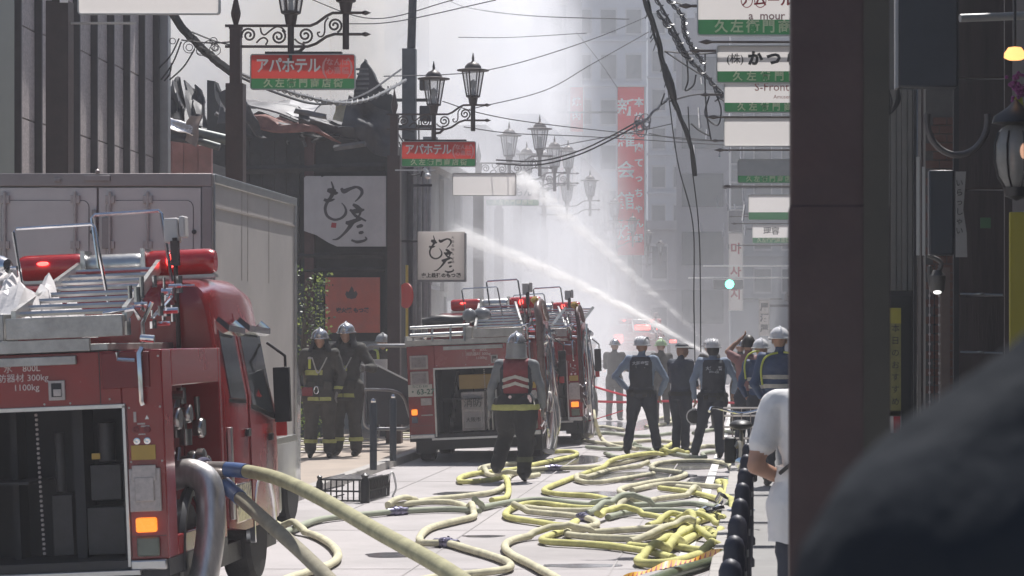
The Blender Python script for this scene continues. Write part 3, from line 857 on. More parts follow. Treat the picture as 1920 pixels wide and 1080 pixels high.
s1 = shop_sign('red and green hotel sign with white characters on the nearer lamp post', -5.73 + .165, 1.75 + (630 - 169) / 170.6, 197 / 170.6, 67 / 170.6, 29.25, 'red', 'アパホテル', tsize=.178, tx=.36, sp=.90,
          extra=[('なんば', .085, .83, .76, M_PINKL, .001), ('心斎橋', .085, .83, .52, M_PINKL, .001), ('(', .24, .70, .65, M_PINKL, 0), (')', .24, .955, .65, M_PINKL, 0)])
s2 = shop_sign('smaller red and green hotel sign beside the white smoke', -5.58 + .11, 1.75 + (630 - 313) / 122, 140 / 122, 48 / 122, 40.95, 'red', 'アパホテル', tsize=.178, tx=.36, sp=.90,
          extra=[('なんば', .085, .83, .76, M_PINKL, .001), ('心斎橋', .085, .83, .52, M_PINKL, .001), ('(', .24, .70, .65, M_PINKL, 0), (')', .24, .955, .65, M_PINKL, 0)])
for t in (s1, s2):
    MB().bb((-.42, .03, .2), (.42, .12, .225)).build('top_bar', M_BLACK, t)
shop_sign('blank white sign at the top of the frame beside the tiled building', at(145, 0, 23.6).x, 1.75 + (630 - 27) / 211.9, 267 / 211.9, .42, 23.6, 'w', green=False)
shop_sign('blank cream sign above the calligraphy sign and the rear fire engines', at(848, 0, 48).x, at(0, 367, 48).z, 120 / 104.2, .41, 48, 'w', green=False)
shop_sign('faint white and green sign half lost in the smoke', at(911, 0, 57.5).x, at(0, 386, 57.5).z, 1.15, .44, 57.5, 'w', title='もん', tsize=.2, tx=.7, tcol=M_INK)
M_PKF = mat('pink glow print', (0.72, 0.47, 0.47), 0.5, var=0.05)
am = shop_sign('white club sign with maroon characters and green band at the top of the frame', -.53, 4.385, 1.25, .46, 23.4, 'w', extra=[('アムール', .118, .49, .67, M_INKR, .003), ("a  mour", .10, .49, .38, mat('brown script', (0.22, 0.10, 0.10), 0.5, var=0.1), .001)])
for fx in (.35, .445):
    b = MB()
    b.tube([(-.625 + 1.25 * fx + .05 * math.cos(a), .014, .085 + .065 * math.sin(a)) for a in [2 * PI * k / 24 for k in range(25)]], .004, 5)
    b.build('ring_mark', M_INKR, am)
shop_sign('white company sign with black brush characters above a green band', -.40, 4.215, 1.22, .372, 26.0, 'w', extra=[('(株)', .105, .15, .63, M_INK, .001), ('か', .145, .31, .63, M_INK, .008), ('つ', .145, .46, .63, M_INK, .008), ('ら', .145, .61, .63, M_INK, .008)])
shop_sign('pinkish white sign with thin red Latin letters above a dull green band', -.38, 4.27, 1.18, .36, 30.1, 'w', extra=[('S-Front', .13, .46, .80, mat('dull red letters', (0.38, 0.12, 0.10), 0.5, var=0.1), 0), ('Amusement', .06, .60, .50, MATS['dull red letters'], 0)])
shop_sign('blank white sign crossed by a thin cable below the lettered signs', -.45, 4.28, 1.15, .40, 35.6, 'w', green=False)
shop_sign('dim grey sign with dull green band under the blank one', -.33, 4.27, 1.15, .40, 44, 'w', blank_m=M_FRAME)  # face takes the grey frame material instead of sign white
shop_sign('bright blank sign with two light bands far along the row', -.2, 4.27, 1.15, .56, 58, 'w', letter=False)
shop_sign('small far sign with green edge and tiny print', -.14, 4.25, 1.15, .5, 72, 'w', title='理容', tsize=.22, tx=.45, tcol=M_INK)
PLL = ['club sign with maroon characters', 'company sign with brush characters', 'sign with thin red Latin letters', 'blank sign crossed by a cable', 'dim grey sign', 'bright blank sign with two light bands', 'small far sign with tiny print']
for i, (Y, zs_) in enumerate([(23.5, 4.95), (26.1, 4.63), (30.2, 4.23), (35.7, 4.24), (44.1, 4.23), (58.1, 4.2), (72.1, 4.2)]):
    t = thing('sign_pole', 'slim dark pole holding the ' + PLL[i], 'pole', (.98, Y, .09), group='poles behind the near post')
    b = MB(); b.bb((-.04, -.04, 0), (.04, .04, 5.1)); b.build('post', M_BROWNBK, t)
    b = MB()
    for z_ in (4.98 - .09, ):
        b.tube([(0, 0, z_), (-1.62, 0, z_)], .016, 6)
    b.tube([(-1.62, 0, z_), (-1.68, 0, z_), (-1.76, 0, z_)], [.012, .03, .001], 6)
    b.tube([(-.0, .02, zs_ - .09), (-1.42, .02, zs_ - .09)], .013, 6); b.tube([(-1.42, .02, zs_ - .09), (-1.48, .02, zs_ - .09), (-1.56, .02, zs_ - .09)], [.012, .028, .001], 6)
    b.build('arm', M_BROWNBK, t)

# ---- utility pole by the second lamp post
up = thing('utility_pole', 'slim dark utility pole with brackets and boxes behind the smaller hotel sign', 'utility pole', (at(766, 0, 45.5).x, 45.5, 0.1))
b = MB(); b.tube([(-.04, 0, 0), (0, 0, 4.5), (.03, 0, 6.0), (.12, 0, 9)], [.10, .09, .075, .065], 10); b.build('pole', M_TIND, up)
MB().bb((-.1, -.1, 5.0), (.13, .1, 6.55)).build('cabinet', mat('pole cabinet', (0.10, 0.11, 0.12), 0.5, var=0.2), up, bevel=.01)
b = MB()
b.bb((-.55, -.03, 5.65), (.5, .03, 5.7)); b.bb((-.5, -.03, 5.2), (.45, .03, 5.25)); b.bb((-.36, -.02, 4.2), (.4, .02, 4.24))
b.each('cross_arm', M_TIND, up)
for (x, z, s_) in ((-.42, 5.5, .1), (-.30, 5.0, .13), (.3, 5.45, .1), (.38, 4.9, .12), (.28, 5.95, .08), (-.2, 4.6, .12)):
    MB().bb((x - s_, -.12, z - s_ * 1.4), (x + s_, .05, z + s_ * 1.2)).build('junction_box', rnd.choice([M_LTEDGE, M_TIND, M_CREAM]), up, bevel=.01)
b = MB()
for k in range(9):
    p0 = Vector((rnd.uniform(-.4, .4), -.06, rnd.uniform(4.5, 6))); p1 = Vector((rnd.uniform(-.4, .4), -.1, rnd.uniform(4, 5.4)))
    md = (p0 + p1) / 2 + Vector((rnd.uniform(-.2, .2), 0, -.25))
    b.tube(smoothline([p0, md, p1], 6), .012, 4)
b.each('slack_cable', M_WIRE, up)
cc = thing('street_camera', 'small white camera under the smaller hotel sign', 'camera', at(802, 330, 40.6))
b = MB(); b.ell((0, 0, 0), (.05, .09, .05)); b.cyl((0, 0, .04), (-.06, 0, .12), .03); b.bb((-.5, .02, .08), (.12, .04, .10)); b.build('camera_body', M_WCAB, cc)
pp = thing('drain_pipes', 'cluster of pale vertical pipes on the wall beside the calligraphy sign', 'pipe', (0, 46.2, .1))
b = MB()
for (px, r_) in ((776, .05), (786, .035), (796, .05), (805, .03)):
    x = at(px, 0, 46.2).x; b.cyl((x, 0, 0), (x, 0, 4.6), r_)
b.each('pipe', mat('pale pipe', (0.4, 0.4, 0.41), 0.5, var=0.2), pp)
ns = thing('road_sign', 'small round red sign edge on beside the charred wall', 'sign', at(763, 640, 42))
b = MB(); b.cyl((0, 0, -.1), (0, 0, 1.2), .022); b.build('pole', mat('yellow pole', (0.55, 0.42, 0.08), 0.5, var=0.1), ns)
MB().lathe([(.20, 0), (.20, .02), (0, .02)], (0, -.04, .72), 20, ax=(-.75, -.65, 0)).build('sign_disc', M_SIGNR, ns)

# ---- traffic signal far off
tsg = thing('traffic_signal', 'distant traffic signal showing green on a white arm', 'traffic light', at(1368, 533, 90))
b = MB(); b.bb((-.55, -.12, -.17), (.45, .1, .17)); b.build('housing', M_TIND, tsg, bevel=.03)
b = MB(); b.tube([(-1.4, .0, .22), (2.3, .0, .22)], .03, 6); b.tube([(-.9, .0, .62), (2.3, 0, .62)], .03, 6); b.cyl((2.3, 0, -3.6), (2.3, 0, .9), .07); b.build('arm', M_INKW, tsg)
MB().lathe([(.15, 0), (.14, .03), (0, .05)], (0, -.12, 0), 16, ax=(0, -1, 0)).build('green_lens', M_GREENON, tsg)

# ---- overhead cables
def cable(label, pts, r=.01, m=M_WIRE, n=8, sides=5, name='overhead_cable', group='thin overhead cables across the street', jit=0):
    b = MB()
    q = smoothline([at(*p) for p in pts], n)
    if jit:
        q = [v + Vector((rnd.uniform(-jit, jit), 0, rnd.uniform(-jit, jit))) for v in q]
    b.tube(q, r, sides)
    o = b.build(name, m)
    return tag(o, label, 'cable', group)
THL = ['above the nearer hotel sign', 'from the pale building up to the frame top', 'high across the white smoke', 'rising over both lanterns to the cable bundle', 'rising steeply from the smoke to the cable bundle', 'running from the second lamp post under the coil', 'just above the lowest cable through the far lanterns', 'short and level in the brightest smoke', 'slanting down to the red vertical sign', 'hanging straight down from the cable bundle', 'hanging beside the other drop wire, slightly bent', 'level in front of the sign ends', 'from the far lanterns up to the coil']
for ti, pts in enumerate(([(560, -10, 45), (700, 35, 45), (850, 0, 45)], [(640, 45, 44), (745, 40, 44), (930, 0, 44)], [(830, -5, 60), (880, 15, 60), (1000, 30, 60), (1180, 36, 60)],
            [(720, 143, 44), (830, 140, 46), (910, 132, 48), (1000, 110, 50), (1120, 70, 52), (1216, 30, 54)], [(880, 205, 46), (1020, 170, 50), (1110, 120, 52), (1216, 60, 54)],
            [(870, 238, 43), (960, 250, 46), (1100, 256, 50), (1360, 272, 55)], [(830, 190, 41), (900, 212, 43), (1000, 230, 46), (1180, 250, 50), (1420, 270, 52)],
            [(860, 70, 52), (960, 70, 56), (1100, 62, 60)], [(1080, 60, 80), (1120, 110, 80), (1158, 165, 80)], [(1250, 150, 38), (1270, 300, 38), (1299, 420, 38), (1301, 560, 38), (1303, 680, 38)],
            [(1290, 200, 38), (1296, 300, 38), (1311, 440, 38), (1314, 660, 38)], [(1216, 250, 52), (1290, 262, 52), (1480, 268, 50)], [(1040, 275, 60), (1200, 245, 60), (1260, 232, 60)])):
    cable('thin black cable ' + THL[ti], pts, .009 if pts[0][2] < 60 else .012)
cable('heavy black cable sagging from the top left down to the first lamp post', [(300, -8, 30.5), (345, 55, 30.5), (395, 105, 30.5), (435, 135, 30.5)], .05, mat('bundled cable', (0.05, 0.047, 0.045), 0.7, var=0.4, scale=30), group=None, jit=.006)
cable('braided grey cable sagging between the two lamp posts', [(435, 132, 30), (500, 158, 31), (570, 180, 32.5), (640, 193, 34), (700, 182, 37), (760, 150, 41)], .022, M_WIREG, group=None, jit=.004, n=14)
b = MB()
q = smoothline([at(*p) for p in [(500, 158, 31), (570, 180, 32.5), (640, 193, 34), (700, 182, 37), (760, 150, 41)]], 40)
hel = [v + Vector((.02 * math.cos(i * .9), 0, .035 * math.sin(i * .9))) for i, v in enumerate(q)]
b.tube(hel, .008, 4)
tag(b.build('cable_lashing', M_WIREG), 'spiral lashing wire wound round the sagging grey cable', 'cable')
cable('dark cable running under the red hotel sign to the pole', [(440, 140, 29.6), (520, 175, 31), (600, 195, 33), (680, 178, 37), (752, 130, 44)], .016, M_WIRE, group=None)
b = MB()
for k in range(12):
    c = at(rnd.uniform(315, 410), rnd.uniform(65, 100), 30.4); r_ = rnd.uniform(.03, .07)
    b.tube([c + Vector((r_ * math.cos(a), rnd.uniform(-.01, .01), r_ * math.sin(a))) for a in [2 * PI * j / 14 for j in range(15)]], .005, 4)
for (p, q_) in (((298, 128), (336, 72)), ((302, 150), (340, 78)), ((318, 150), (365, 92)), ((308, 152), (322, 118)), ((360, 60), (440, 86)), ((340, 75), (440, 78))):
    b.tube(smoothline([at(*p, 30.4), at((p[0] + q_[0]) / 2 + 3, (p[1] + q_[1]) / 2 + 4, 30.4), at(*q_, 30.4)], 5), .009, 4)
tag(b.build('cable_tangle', M_WIRE), 'loops of slack black wire hanging at the end of the heavy cable', 'cable')
# double cable rising to the right
for d in (0, 7):
    cable(('upper' if d == 0 else 'lower') + ' of the paired dark cables rising through the mist to the coil', [(930, 300 + d, 44), (1010, 302 + d, 44), (1080, 285 + d, 43), (1140, 258 + d, 42), (1195, 228 + d, 41)], .013, group='paired cables rising to the coil')
# thick bundle coming down from the top right
B1 = [(1208, -10, 36), (1222, 40, 36), (1236, 85, 36), (1246, 130, 36), (1258, 175, 36), (1272, 210, 36), (1288, 250, 36), (1298, 290, 36), (1304, 330, 36)]
b = MB()
for k in range(7):
    ph = rnd.uniform(0, 6)
    q = smoothline([at(*p) for p in B1], 10)
    N = len(q)
    q = [v + Vector((.032 * math.cos(i * .22 + ph), .02 * math.sin(i * .2 + ph), rnd.uniform(-.004, .004))) * (1 - .6 * i / N) for i, v in enumerate(q)]
    b.tube(q, .018, 5)
c = [at(1246, 120, 36), at(1250, 140, 36), at(1256, 158, 36), at(1262, 178, 36), at(1266, 186, 36)]
b.tube(c, [.03, .06, .065, .05, .03], 10)
for k in range(26):
    q = at(1212 + k * 1.6 + rnd.uniform(-3, 3), 8 + k * 6, 36)
    b.tube([q, q + Vector((rnd.uniform(-.06, .06), 0, -rnd.uniform(.05, .13)))], .006, 4)
tag(b.build('cable_bundle', M_WIRE), 'thick ragged bundle of black cables coming down from the top of the frame', 'cable')
b = MB()
for base in ([(1228, -8), (1262, 52), (1292, 108), (1330, 148), (1358, 190)], [(1250, -5), (1280, 30), (1284, 60), (1300, 92), (1322, 120)], [(1232, 20), (1265, 70), (1278, 95), (1300, 118)]):
    q = smoothline([at(p[0], p[1], 37) for p in base], 50)
    b.tube([v + Vector((.035 * math.cos(i * .42), .03 * math.sin(i * .42), .035 * math.sin(i * .42))) for i, v in enumerate(q)], .011, 4)
    b.tube(q, .018, 4)
tag(b.build('coiled_cable', mat('weathered cable', (0.08, 0.08, 0.085), 0.3, var=0.4, scale=20)), 'coiled cables wound like springs left of the white club sign', 'cable')
b = MB()
for pts in ([(1250, 0), (1300, 12), (1330, -5)], [(1246, 96), (1300, 101), (1348, 99)], [(1246, 96), (1290, 125), (1330, 150), (1360, 178)], [(1255, 190), (1300, 178), (1350, 176), (1420, 178)],
            [(1322, 100), (1322, 160), (1326, 220), (1333, 262)], [(1330, 180), (1322, 215), (1345, 235), (1352, 205), (1340, 170)], [(1288, 110), (1290, 150), (1285, 170), (1300, 160), (1305, 140)],
            [(1262, 170), (1275, 215), (1285, 240), (1293, 270)], [(1246, 175), (1240, 195), (1250, 190)], [(1300, 92), (1360, 96), (1480, 92)], [(1340, 190), (1360, 180), (1385, 190)], [(1296, 232), (1310, 244), (1330, 255)]):
    b.tube(smoothline([at(x, y, 37.5) for x, y in pts], 7), .011, 4)
tag(b.build('cable_tangle', M_WIRE), 'tangle of drop wires below the coiled cables beside the sign ends', 'cable')
b = MB()
q = smoothline([at(x, y, 41) for x, y in [(1190, 232), (1210, 225), (1240, 195), (1262, 178)]], 14)
b.tube([v + Vector((rnd.uniform(-.015, .015), 0, rnd.uniform(-.015, .015))) for v in q], .02, 5)
for k in range(7):
    c = at(rnd.uniform(1190, 1215), rnd.uniform(225, 245), 41); r_ = rnd.uniform(.05, .1)
    b.tube([c + Vector((r_ * math.cos(a), 0, r_ * 1.2 * math.sin(a))) for a in [2 * PI * j / 14 for j in range(15)]], .008, 4)
tag(b.build('cable_coil', mat('pale wet cable', (0.25, 0.25, 0.26), 0.25, var=0.4, scale=20)), 'coil of cable hooked in front of the red vertical sign', 'cable')
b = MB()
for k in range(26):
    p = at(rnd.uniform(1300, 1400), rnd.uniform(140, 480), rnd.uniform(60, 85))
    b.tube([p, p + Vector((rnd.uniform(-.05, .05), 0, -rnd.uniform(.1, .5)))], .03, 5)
tag(b.build('glint_rods', mat('bright glint metal', (0.8, 0.8, 0.82), 0.12, 0.9, var=0.2)), 'bright rods standing in for white lamp glints along the far right side', 'glint rod', kind='stuff')  # bright rods scattered as stand-ins for white lamp glints
# ================================================================== VEHICLES
def wheel(parent, x, y, r=.35, w=.2, side=1):
    t = MB(); t.lathe([(r * .62, -w / 2), (r * .93, -w / 2), (r, -w / 2 + .03), (r, w / 2 - .03), (r * .93, w / 2), (r * .62, w / 2)], (x, y, r), 28, ax=(1, 0, 0))
    wo = t.build('wheel', M_RUB, parent)
    h = MB(); h.lathe([(0, w * .32), (.07, w * .40), (.09, w * .30), (r * .45, w * .2), (r * .62, w * .46), (r * .64, w * .40), (r * .62, -w * .4), (0, -w * .4)], (x, y, r), 24, ax=(side, 0, 0))
    for k in range(6):
        a = 2 * PI * k / 6
        h.cyl((x + side * w * .22, y + .13 * math.cos(a), r + .13 * math.sin(a)), (x + side * w * .36, y + .13 * math.cos(a), r + .13 * math.sin(a)), .015, n=6)
    h.build('rim', M_ALU, wo)
def cab_profile(w, zt, zs, zb, taper=.10, n=7):
    """closed outline in x,z for one section: straight sides that lean in, rounded roof"""
    pts = []
    r = .15
    for k in range(n + 1):
        a = R(90 * k / n)
        pts.append((w - taper - r + r * math.cos(a), zt - r + r * math.sin(a)))
    rt = [(w, zb), (w, zs)] + pts
    return rt + [(-x, z) for x, z in reversed(rt)]
M_PATCH = mat('ochre reflective plate', (0.42, 0.27, 0.05), 0.5, var=0.12)
M_LAB = mat('label plate grey', (0.42, 0.38, 0.36), 0.5, var=0.2, scale=30)
def fire_engine(label, loc, roll, detail=1, plate=False):
    t = thing('fire_engine', label, 'fire engine', loc, (0, R(roll), 0), 'red fire engines parked along the left side')
    RW = .91
    # ---- rear body
    b = MB()
    b.bb((-RW, 0, .40), (-.53, 1.70, 1.62)); b.bb((.67, 0, .40), (RW, .25, 1.62))
    b.bb((-.53, 0, 1.285), (.67, 1.70, 1.62)); b.bb((.67, 1.62, .4), (RW, 1.70, 1.62)); b.bb((.67, .25, 1.40), (RW, 1.62, 1.62)); b.bb((.67, .25, .40), (RW, 1.62, .52))
    b.build('body', M_RED, t, bevel=0.008)
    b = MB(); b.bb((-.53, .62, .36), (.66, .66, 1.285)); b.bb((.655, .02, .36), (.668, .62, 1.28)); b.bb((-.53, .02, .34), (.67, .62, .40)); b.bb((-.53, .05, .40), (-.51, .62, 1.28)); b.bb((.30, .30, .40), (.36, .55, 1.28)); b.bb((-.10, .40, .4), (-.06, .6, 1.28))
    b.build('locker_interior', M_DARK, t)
    b = MB()
    b.bb((-.553, -.012, .36), (-.53, .03, 1.30)); b.bb((.67, -.012, .36), (.69, .03, 1.30)); b.bb((-.553, -.012, 1.285), (.69, .03, 1.31)); b.bb((-.60, -.05, .315), (.75, .10, .345))
    b.each('shutter_rail', M_ALU, t, bevel=0.003)
    b = MB()
    for k in range(30):
        z = 1.27 - k * .028
        b.lathe([(.006, 0), (.010, .008), (.006, .016)], (.135 + .002 * (k % 2) + (1.27 - z) * .02, .12, z - .016), 6)
    b.build('chain', M_LAB, t)
    b = MB(); b.bb((-.91, .0, .30), (.91, 1.7, .398)); b.bb((-.8, .1, .18), (.8, 4.0, .31)); b.bb((-.88, .4, .12), (-.60, .5, .32)); b.bb((.60, .4, .12), (.88, .5, .32))
    b.each('chassis', M_BLACK, t)
    b = MB(); b.bb((-.90, -.03, .34), (-.56, .02, .40)); b.bb((.69, -.03, .34), (.90, .02, .40)); b.each('rear_bumper', M_ALU, t, bevel=.01)
    # top deck in aluminium
    b = MB()
    b.bb((-.93, -.02, 1.625), (.50, .012, 1.70)); b.bb((-.93, .012, 1.625), (.60, 1.74, 1.665)); b.bb((-.93, .012, 1.668), (-.90, 1.74, 1.76)); b.bb((-.40, -.035, 1.55), (.42, -.002, 1.60))
    b.build('deck', M_ALUD, t, bevel=.004)
    b = MB()
    b.bb((.56, -.012, 1.40), (.84, .0, 1.61)); b.build('square_hatch', M_REDD, t, bevel=.01)
    # ladder rack: box at the rear, ladder rising to the cab roof
    b = MB(); b.bb((.02, -.03, 1.705), (.70, .03, 1.83)); b.bb((-.12, .0, 1.70), (.0, .3, 1.86)); b.build('ladder_box', M_ALUD, t, bevel=.006)
    lad = MB()
    LA, LB, LC, LD = Vector((.06, .05, 1.79)), Vector((-.10, 2.25, 2.14)), Vector((.68, .05, 1.79)), Vector((.40, 2.25, 2.14))
    for d0, d1 in ((LA, LB), (LC, LD)):
        lad.prism([(0, 0), (1, 0), (1, .085), (0, .085)], d0, d1 - d0, (0, 0, 1), (.028 if d0.x > .5 else -.028, 0, 0))
    lo = lad.build('ladder', M_ALU, t, smooth=False)
    for k in range(8):
        f = (k + .5) / 8.2
        a = LA.lerp(LB, f) + Vector((0, 0, .045)); c = LC.lerp(LD, f) + Vector((0, 0, .045))
        MB().tube([a, c], .017, 6).build('rung', M_ALU, lo)
    MB().bb((-.09, 2.10, 2.05), (.40, 2.20, 2.13)).build('ladder_cover', M_ALU, t, bevel=.01)
    for (xa, xb, yy, zt, r_) in ((-.24, .27, 1.15, 2.41, .011), (.02, .48, 2.1, 2.53, .013)):
        MB().tube([(xa + .06, yy, 1.9), (xa, yy, zt - .02), (xa + .02, yy, zt), (xb - .02, yy, zt + .01), (xb, yy, zt - .01), (xb + .07, yy, 1.9)], r_, 6).build('hoop', M_CHROME, t)
    # fittings beside the ladder
    b = MB()
    for k in range(26):
        p = Vector((.66 + rnd.uniform(-.05, .10), .15 + k * .05, 1.66 + rnd.uniform(.02, .26) + k * .005))
        b.cyl(p, p + Vector(((.0, .0, rnd.uniform(.05, .14)) if k % 3 else (rnd.uniform(.04, .10), 0, 0))), rnd.uniform(.008, .022), n=8)
    b.tube([(.57, .05, 1.84), (.75, .05, 1.86), (.77, .1, 1.80)], .013, 6)
    b.tube([(.66, -.02, 1.61), (.66, -.02, 1.57), (.76, -.02, 1.56)], .012, 6)
    b.tube([(.80, .3, 1.9), (.74, .3, 1.78), (.74, .3, 1.66)], .012, 6); b.tube([(.60, 1.9, 1.9), (.72, 1.2, 1.95), (.72, .6, 1.80)], .012, 6)
    b.cyl((.78, .06, 1.69), (.86, .06, 1.68), .022)
    b.each('rack_fitting', M_CHROME, t)
    # light bar
    lb = MB(); xs = [(-.56, -.12), (-.11, .28), (.29, .75)]
    def bar(x0, x1, r=.088):
        q = MB(); q.lathe([(r * .80, 0), (r * .97, .03), (r, .06), (r, x1 - x0 - .06), (r * .97, x1 - x0 - .03), (r * .80, x1 - x0)], (x0 + .03, 2.32, 2.20), 18, ax=(1, 0, 0)); return q
    for i, (x0, x1) in enumerate(xs):
        bar(x0, x1, .088 if i != 1 else .075).build('light_bar_lens' if i != 1 else 'light_bar_cover', M_REDL if i != 1 else M_ALU, t)
    b = MB()
    b.bb((-.53, 2.26, 2.095), (.78, 2.38, 2.115)); b.bb((-.10, 2.22, 2.10), (-.07, 2.42, 2.30)); b.bb((.30, 2.22, 2.10), (.33, 2.42, 2.30))
    b.each('light_bar_base', M_ALU, t)
    b = MB(); b.ell((.50, 2.225, 2.21), (.030, .012, .045)); b.ell((-.35, 2.225, 2.225), (.04, .012, .014))
    b.each('lit_beacon', M_REDON, t)
    # siren speaker on its pole
    b = MB(); b.bb((.57, 1.72, 2.31), (.665, 1.84, 2.47)); b.bb((.67, 1.72, 2.34), (.71, 1.84, 2.48)); b.build('siren_speaker', mat('pale grey plastic', (0.5, 0.48, 0.47), 0.5, var=0.06), t, bevel=.012)
    b = MB(); b.cyl((.645, 1.70, 1.62), (.645, 1.70, 2.34), .015); b.bb((.62, 1.68, 2.16), (.67, 1.73, 2.32)); b.build('speaker_pole', M_BROWNBK, t)
    # ---- cab
    sec = [(1.76, .90, 2.01, 1.30, .45, .09), (1.79, .91, 2.05, 1.30, .45, .09), (2.3, .91, 2.09, 1.30, .40, .10), (3.0, .91, 2.09, 1.28, .40, .10), (3.5, .90, 2.04, 1.25, .40, .11), (3.70, .88, 1.90, 1.20, .40, .12), (3.86, .86, 1.40, 1.10, .42, .12), (3.90, .84, 1.20, .95, .44, .10)]
    rings = []
    for (y, w, zt, zs, zb, tp) in sec:
        rings.append([Vector((x, y, z)) for x, z in cab_profile(w, zt, min(zs, zt - .25), zb, tp)])
    MB().loft(rings).build('cab', M_RED, t)
    def side(y, z, off=.004):  # point on the cab's right side
        x = .91 if z < 1.30 else .91 - .10 * (z - 1.30) / .60
        return Vector((x + off, y, z))
    def pane(name, ys, m, off=.006, sgn=1, parent=None):
        vs = [side(y, z, off) for y, z in ys] + [side(y, z, -.01) for y, z in ys]
        if sgn < 0: vs = [Vector((-v.x, v.y, v.z)) for v in vs]
        n = len(ys)
        b = MB(); b.add(vs, [tuple(range(n)), tuple(range(2 * n - 1, n - 1, -1))] + [(k, (k + 1) % n, n + (k + 1) % n, n + k) for k in range(n)])
        return b.build(name, m, parent or t, smooth=False)
    for sgn in (1, -1):
        f = pane('door_window', [(1.92, 1.26), (2.50, 1.24), (2.50, 1.78), (1.98, 1.80)], M_BLACK, .004, sgn)
        pane('pane', [(1.95, 1.29), (2.47, 1.27), (2.47, 1.75), (2.00, 1.77)], M_GLASS, .009, sgn, f)
        f = pane('door_window', [(2.66, 1.20), (3.55, 1.10), (3.42, 1.74), (2.66, 1.78)], M_BLACK, .004, sgn)
        pane('pane', [(2.69, 1.23), (3.49, 1.14), (3.38, 1.71), (2.69, 1.75)], M_GLASS, .009, sgn, f)
        for (y0, y1) in ((1.95, 2.52), (2.66, 3.45)):
            MB().tube([(sgn * .835, y0, 1.80), (sgn * .90, y0 + .02, 1.74), (sgn * .90, y1, 1.72), (sgn * .835, y1, 1.78)], .022, 4, flat=1.6).build('rain_visor', M_CHROME, t)
        MB().tube([side(y, z, .002) if sgn > 0 else Vector((-side(y, z, .002).x, y, z)) for y, z in ((2.58, .45), (2.58, 1.28), (2.58, 1.85))], .006, 4).build('door_gap', M_REDD, t)
        MB().bb((sgn * .913, 1.80, .50), (sgn * .94, 1.86, 1.10)).build('grab_rail', M_ALU, t, bevel=.004)
        MB().bb((sgn * .912, 2.42, 1.02), (sgn * .935, 2.52, 1.07)).build('door_handle', M_BLACK, t, bevel=.004)
        MB().bb((sgn * .912, 3.25, .96), (sgn * .935, 3.35, 1.01)).build('door_handle', M_BLACK, t, bevel=.004)
        b = MB(); b.bb((sgn * .915, 3.50, 1.08), (sgn * 1.03, 3.56, 1.47)); b.tube([(sgn * .88, 3.5, 1.65), (sgn * 1.0, 3.54, 1.55), (sgn * 1.0, 3.54, 1.40)], .012, 6)
        b.build('mirror', M_BLACK, t, bevel=.01)
        MB().bb((sgn * .915, 3.55, .98), (sgn * .99, 3.58, 1.08)).build('side_marker', M_REDL, t, bevel=.006)
    b = MB(); b.bb((.60, 2.02, .46), (.925, 2.50, .72)); b.build('step_locker', mat('polished locker', (0.62, 0.55, 0.42), 0.12, 1.0, var=0.2, scale=5, bump=0.5, bscale=7), t, bevel=.01)
    # wheel arches and wheels
    for y in (.80, 3.02):
        b = MB()
        for sgn in (1, -1):
            pts = [(sgn * .885, y + .40 * math.cos(R(a)), .36 + .40 * math.sin(R(a))) for a in range(-10, 191, 20)]
            b.tube(pts, .035, 6)
        b.each('wheel_arch', M_CHROME if y > 2 else M_BLACK, t)
        wheel(t, .76, y, .35, .2, 1); wheel(t, -.76, y, .35, .2, -1)
    b = MB(); b.bb((-.86, 3.86, .40), (.86, 3.98, .66)); b.build('front_bumper', M_ALU, t, bevel=.03)
    b = MB(); b.add([(-.72, 3.92, 1.18), (.72, 3.92, 1.18), (.66, 3.70, 1.92), (-.66, 3.70, 1.92)], [(0, 1, 2, 3)]); b.build('windscreen', M_GLASS, t)
    for x in (-.62, .62): MB().ell((x, 3.93, .85), (.12, .05, .08)).build('headlight', M_INKW, t)
    # ---- rear right column fittings
    b = MB(); b.bb((.715, -.010, .98), (.855, -.001, 1.065)); b.build('reflector_plate', M_PATCH, t)
    b = MB(); b.bb((.70, -.03, .68), (.88, -.001, .93)); b.bb((.735, -.045, .74), (.845, -.031, .88)); b.bb((.72, -.04, .86), (.86, -.031, .95)); b.build('latch', M_LAB, t, bevel=.005)
    MB().bb((.73, -.045, .56), (.85, -.001, .645)).build('amber_lamp', M_AMBER, t, bevel=.012)
    MB().bb((.73, -.03, .42), (.86, -.001, .53)).build('reversing_lamp', mat('dull green lens', (0.14, 0.16, 0.13), 0.3, var=0.2), t, bevel=.01)
    for (x, z) in ((.745, 1.155), (.81, 1.155), (.75, 1.09), (.81, 1.09)):
        MB().lathe([(.020, 0), (.020, .01), (.014, .012), (.0, .008)], (x, -.001, z), 12, ax=(0, -1, 0)).build('gauge', M_REDD if z > 1.1 else M_CHROME, t)
    for (x0, x1, z0, z1) in ((.735, .75, 1.20, 1.26), (.755, .80, 1.185, 1.194), (.775, .825, 1.17, 1.179), (.76, .80, 1.125, 1.132)):
        MB().bb((x0, -.004, z0), (x1, -.0005, z1)).build('small_label', M_LAB, t)
    b = MB(); b.add([(.80, -.004, 1.215), (.825, -.004, 1.215), (.8125, -.004, 1.24)], [(0, 1, 2)]); b.build('triangle_mark', M_INKW, t)
    b = MB(); b.tube([(.80, -.03, 1.30), (.795, -.035, 1.32), (.79, -.035, 1.60), (.805, -.02, 1.63)], .017, 8); b.build('handrail', M_CHROME, t)
    b = MB(); b.bb((.25, -.018, 1.345), (.345, -.002, 1.46)); b.build('handle_frame', M_LAB, t, bevel=.004)
    b = MB(); b.bb((.268, -.021, 1.365), (.327, -.0185, 1.445)); b.build('handle_recess', M_DARK, t)
    MB().bb((.28, -.026, 1.37), (.325, -.0215, 1.41)).build('handle', M_LAB, t, bevel=.003)
    # panel gaps, bolts and stowed gear
    b = MB()
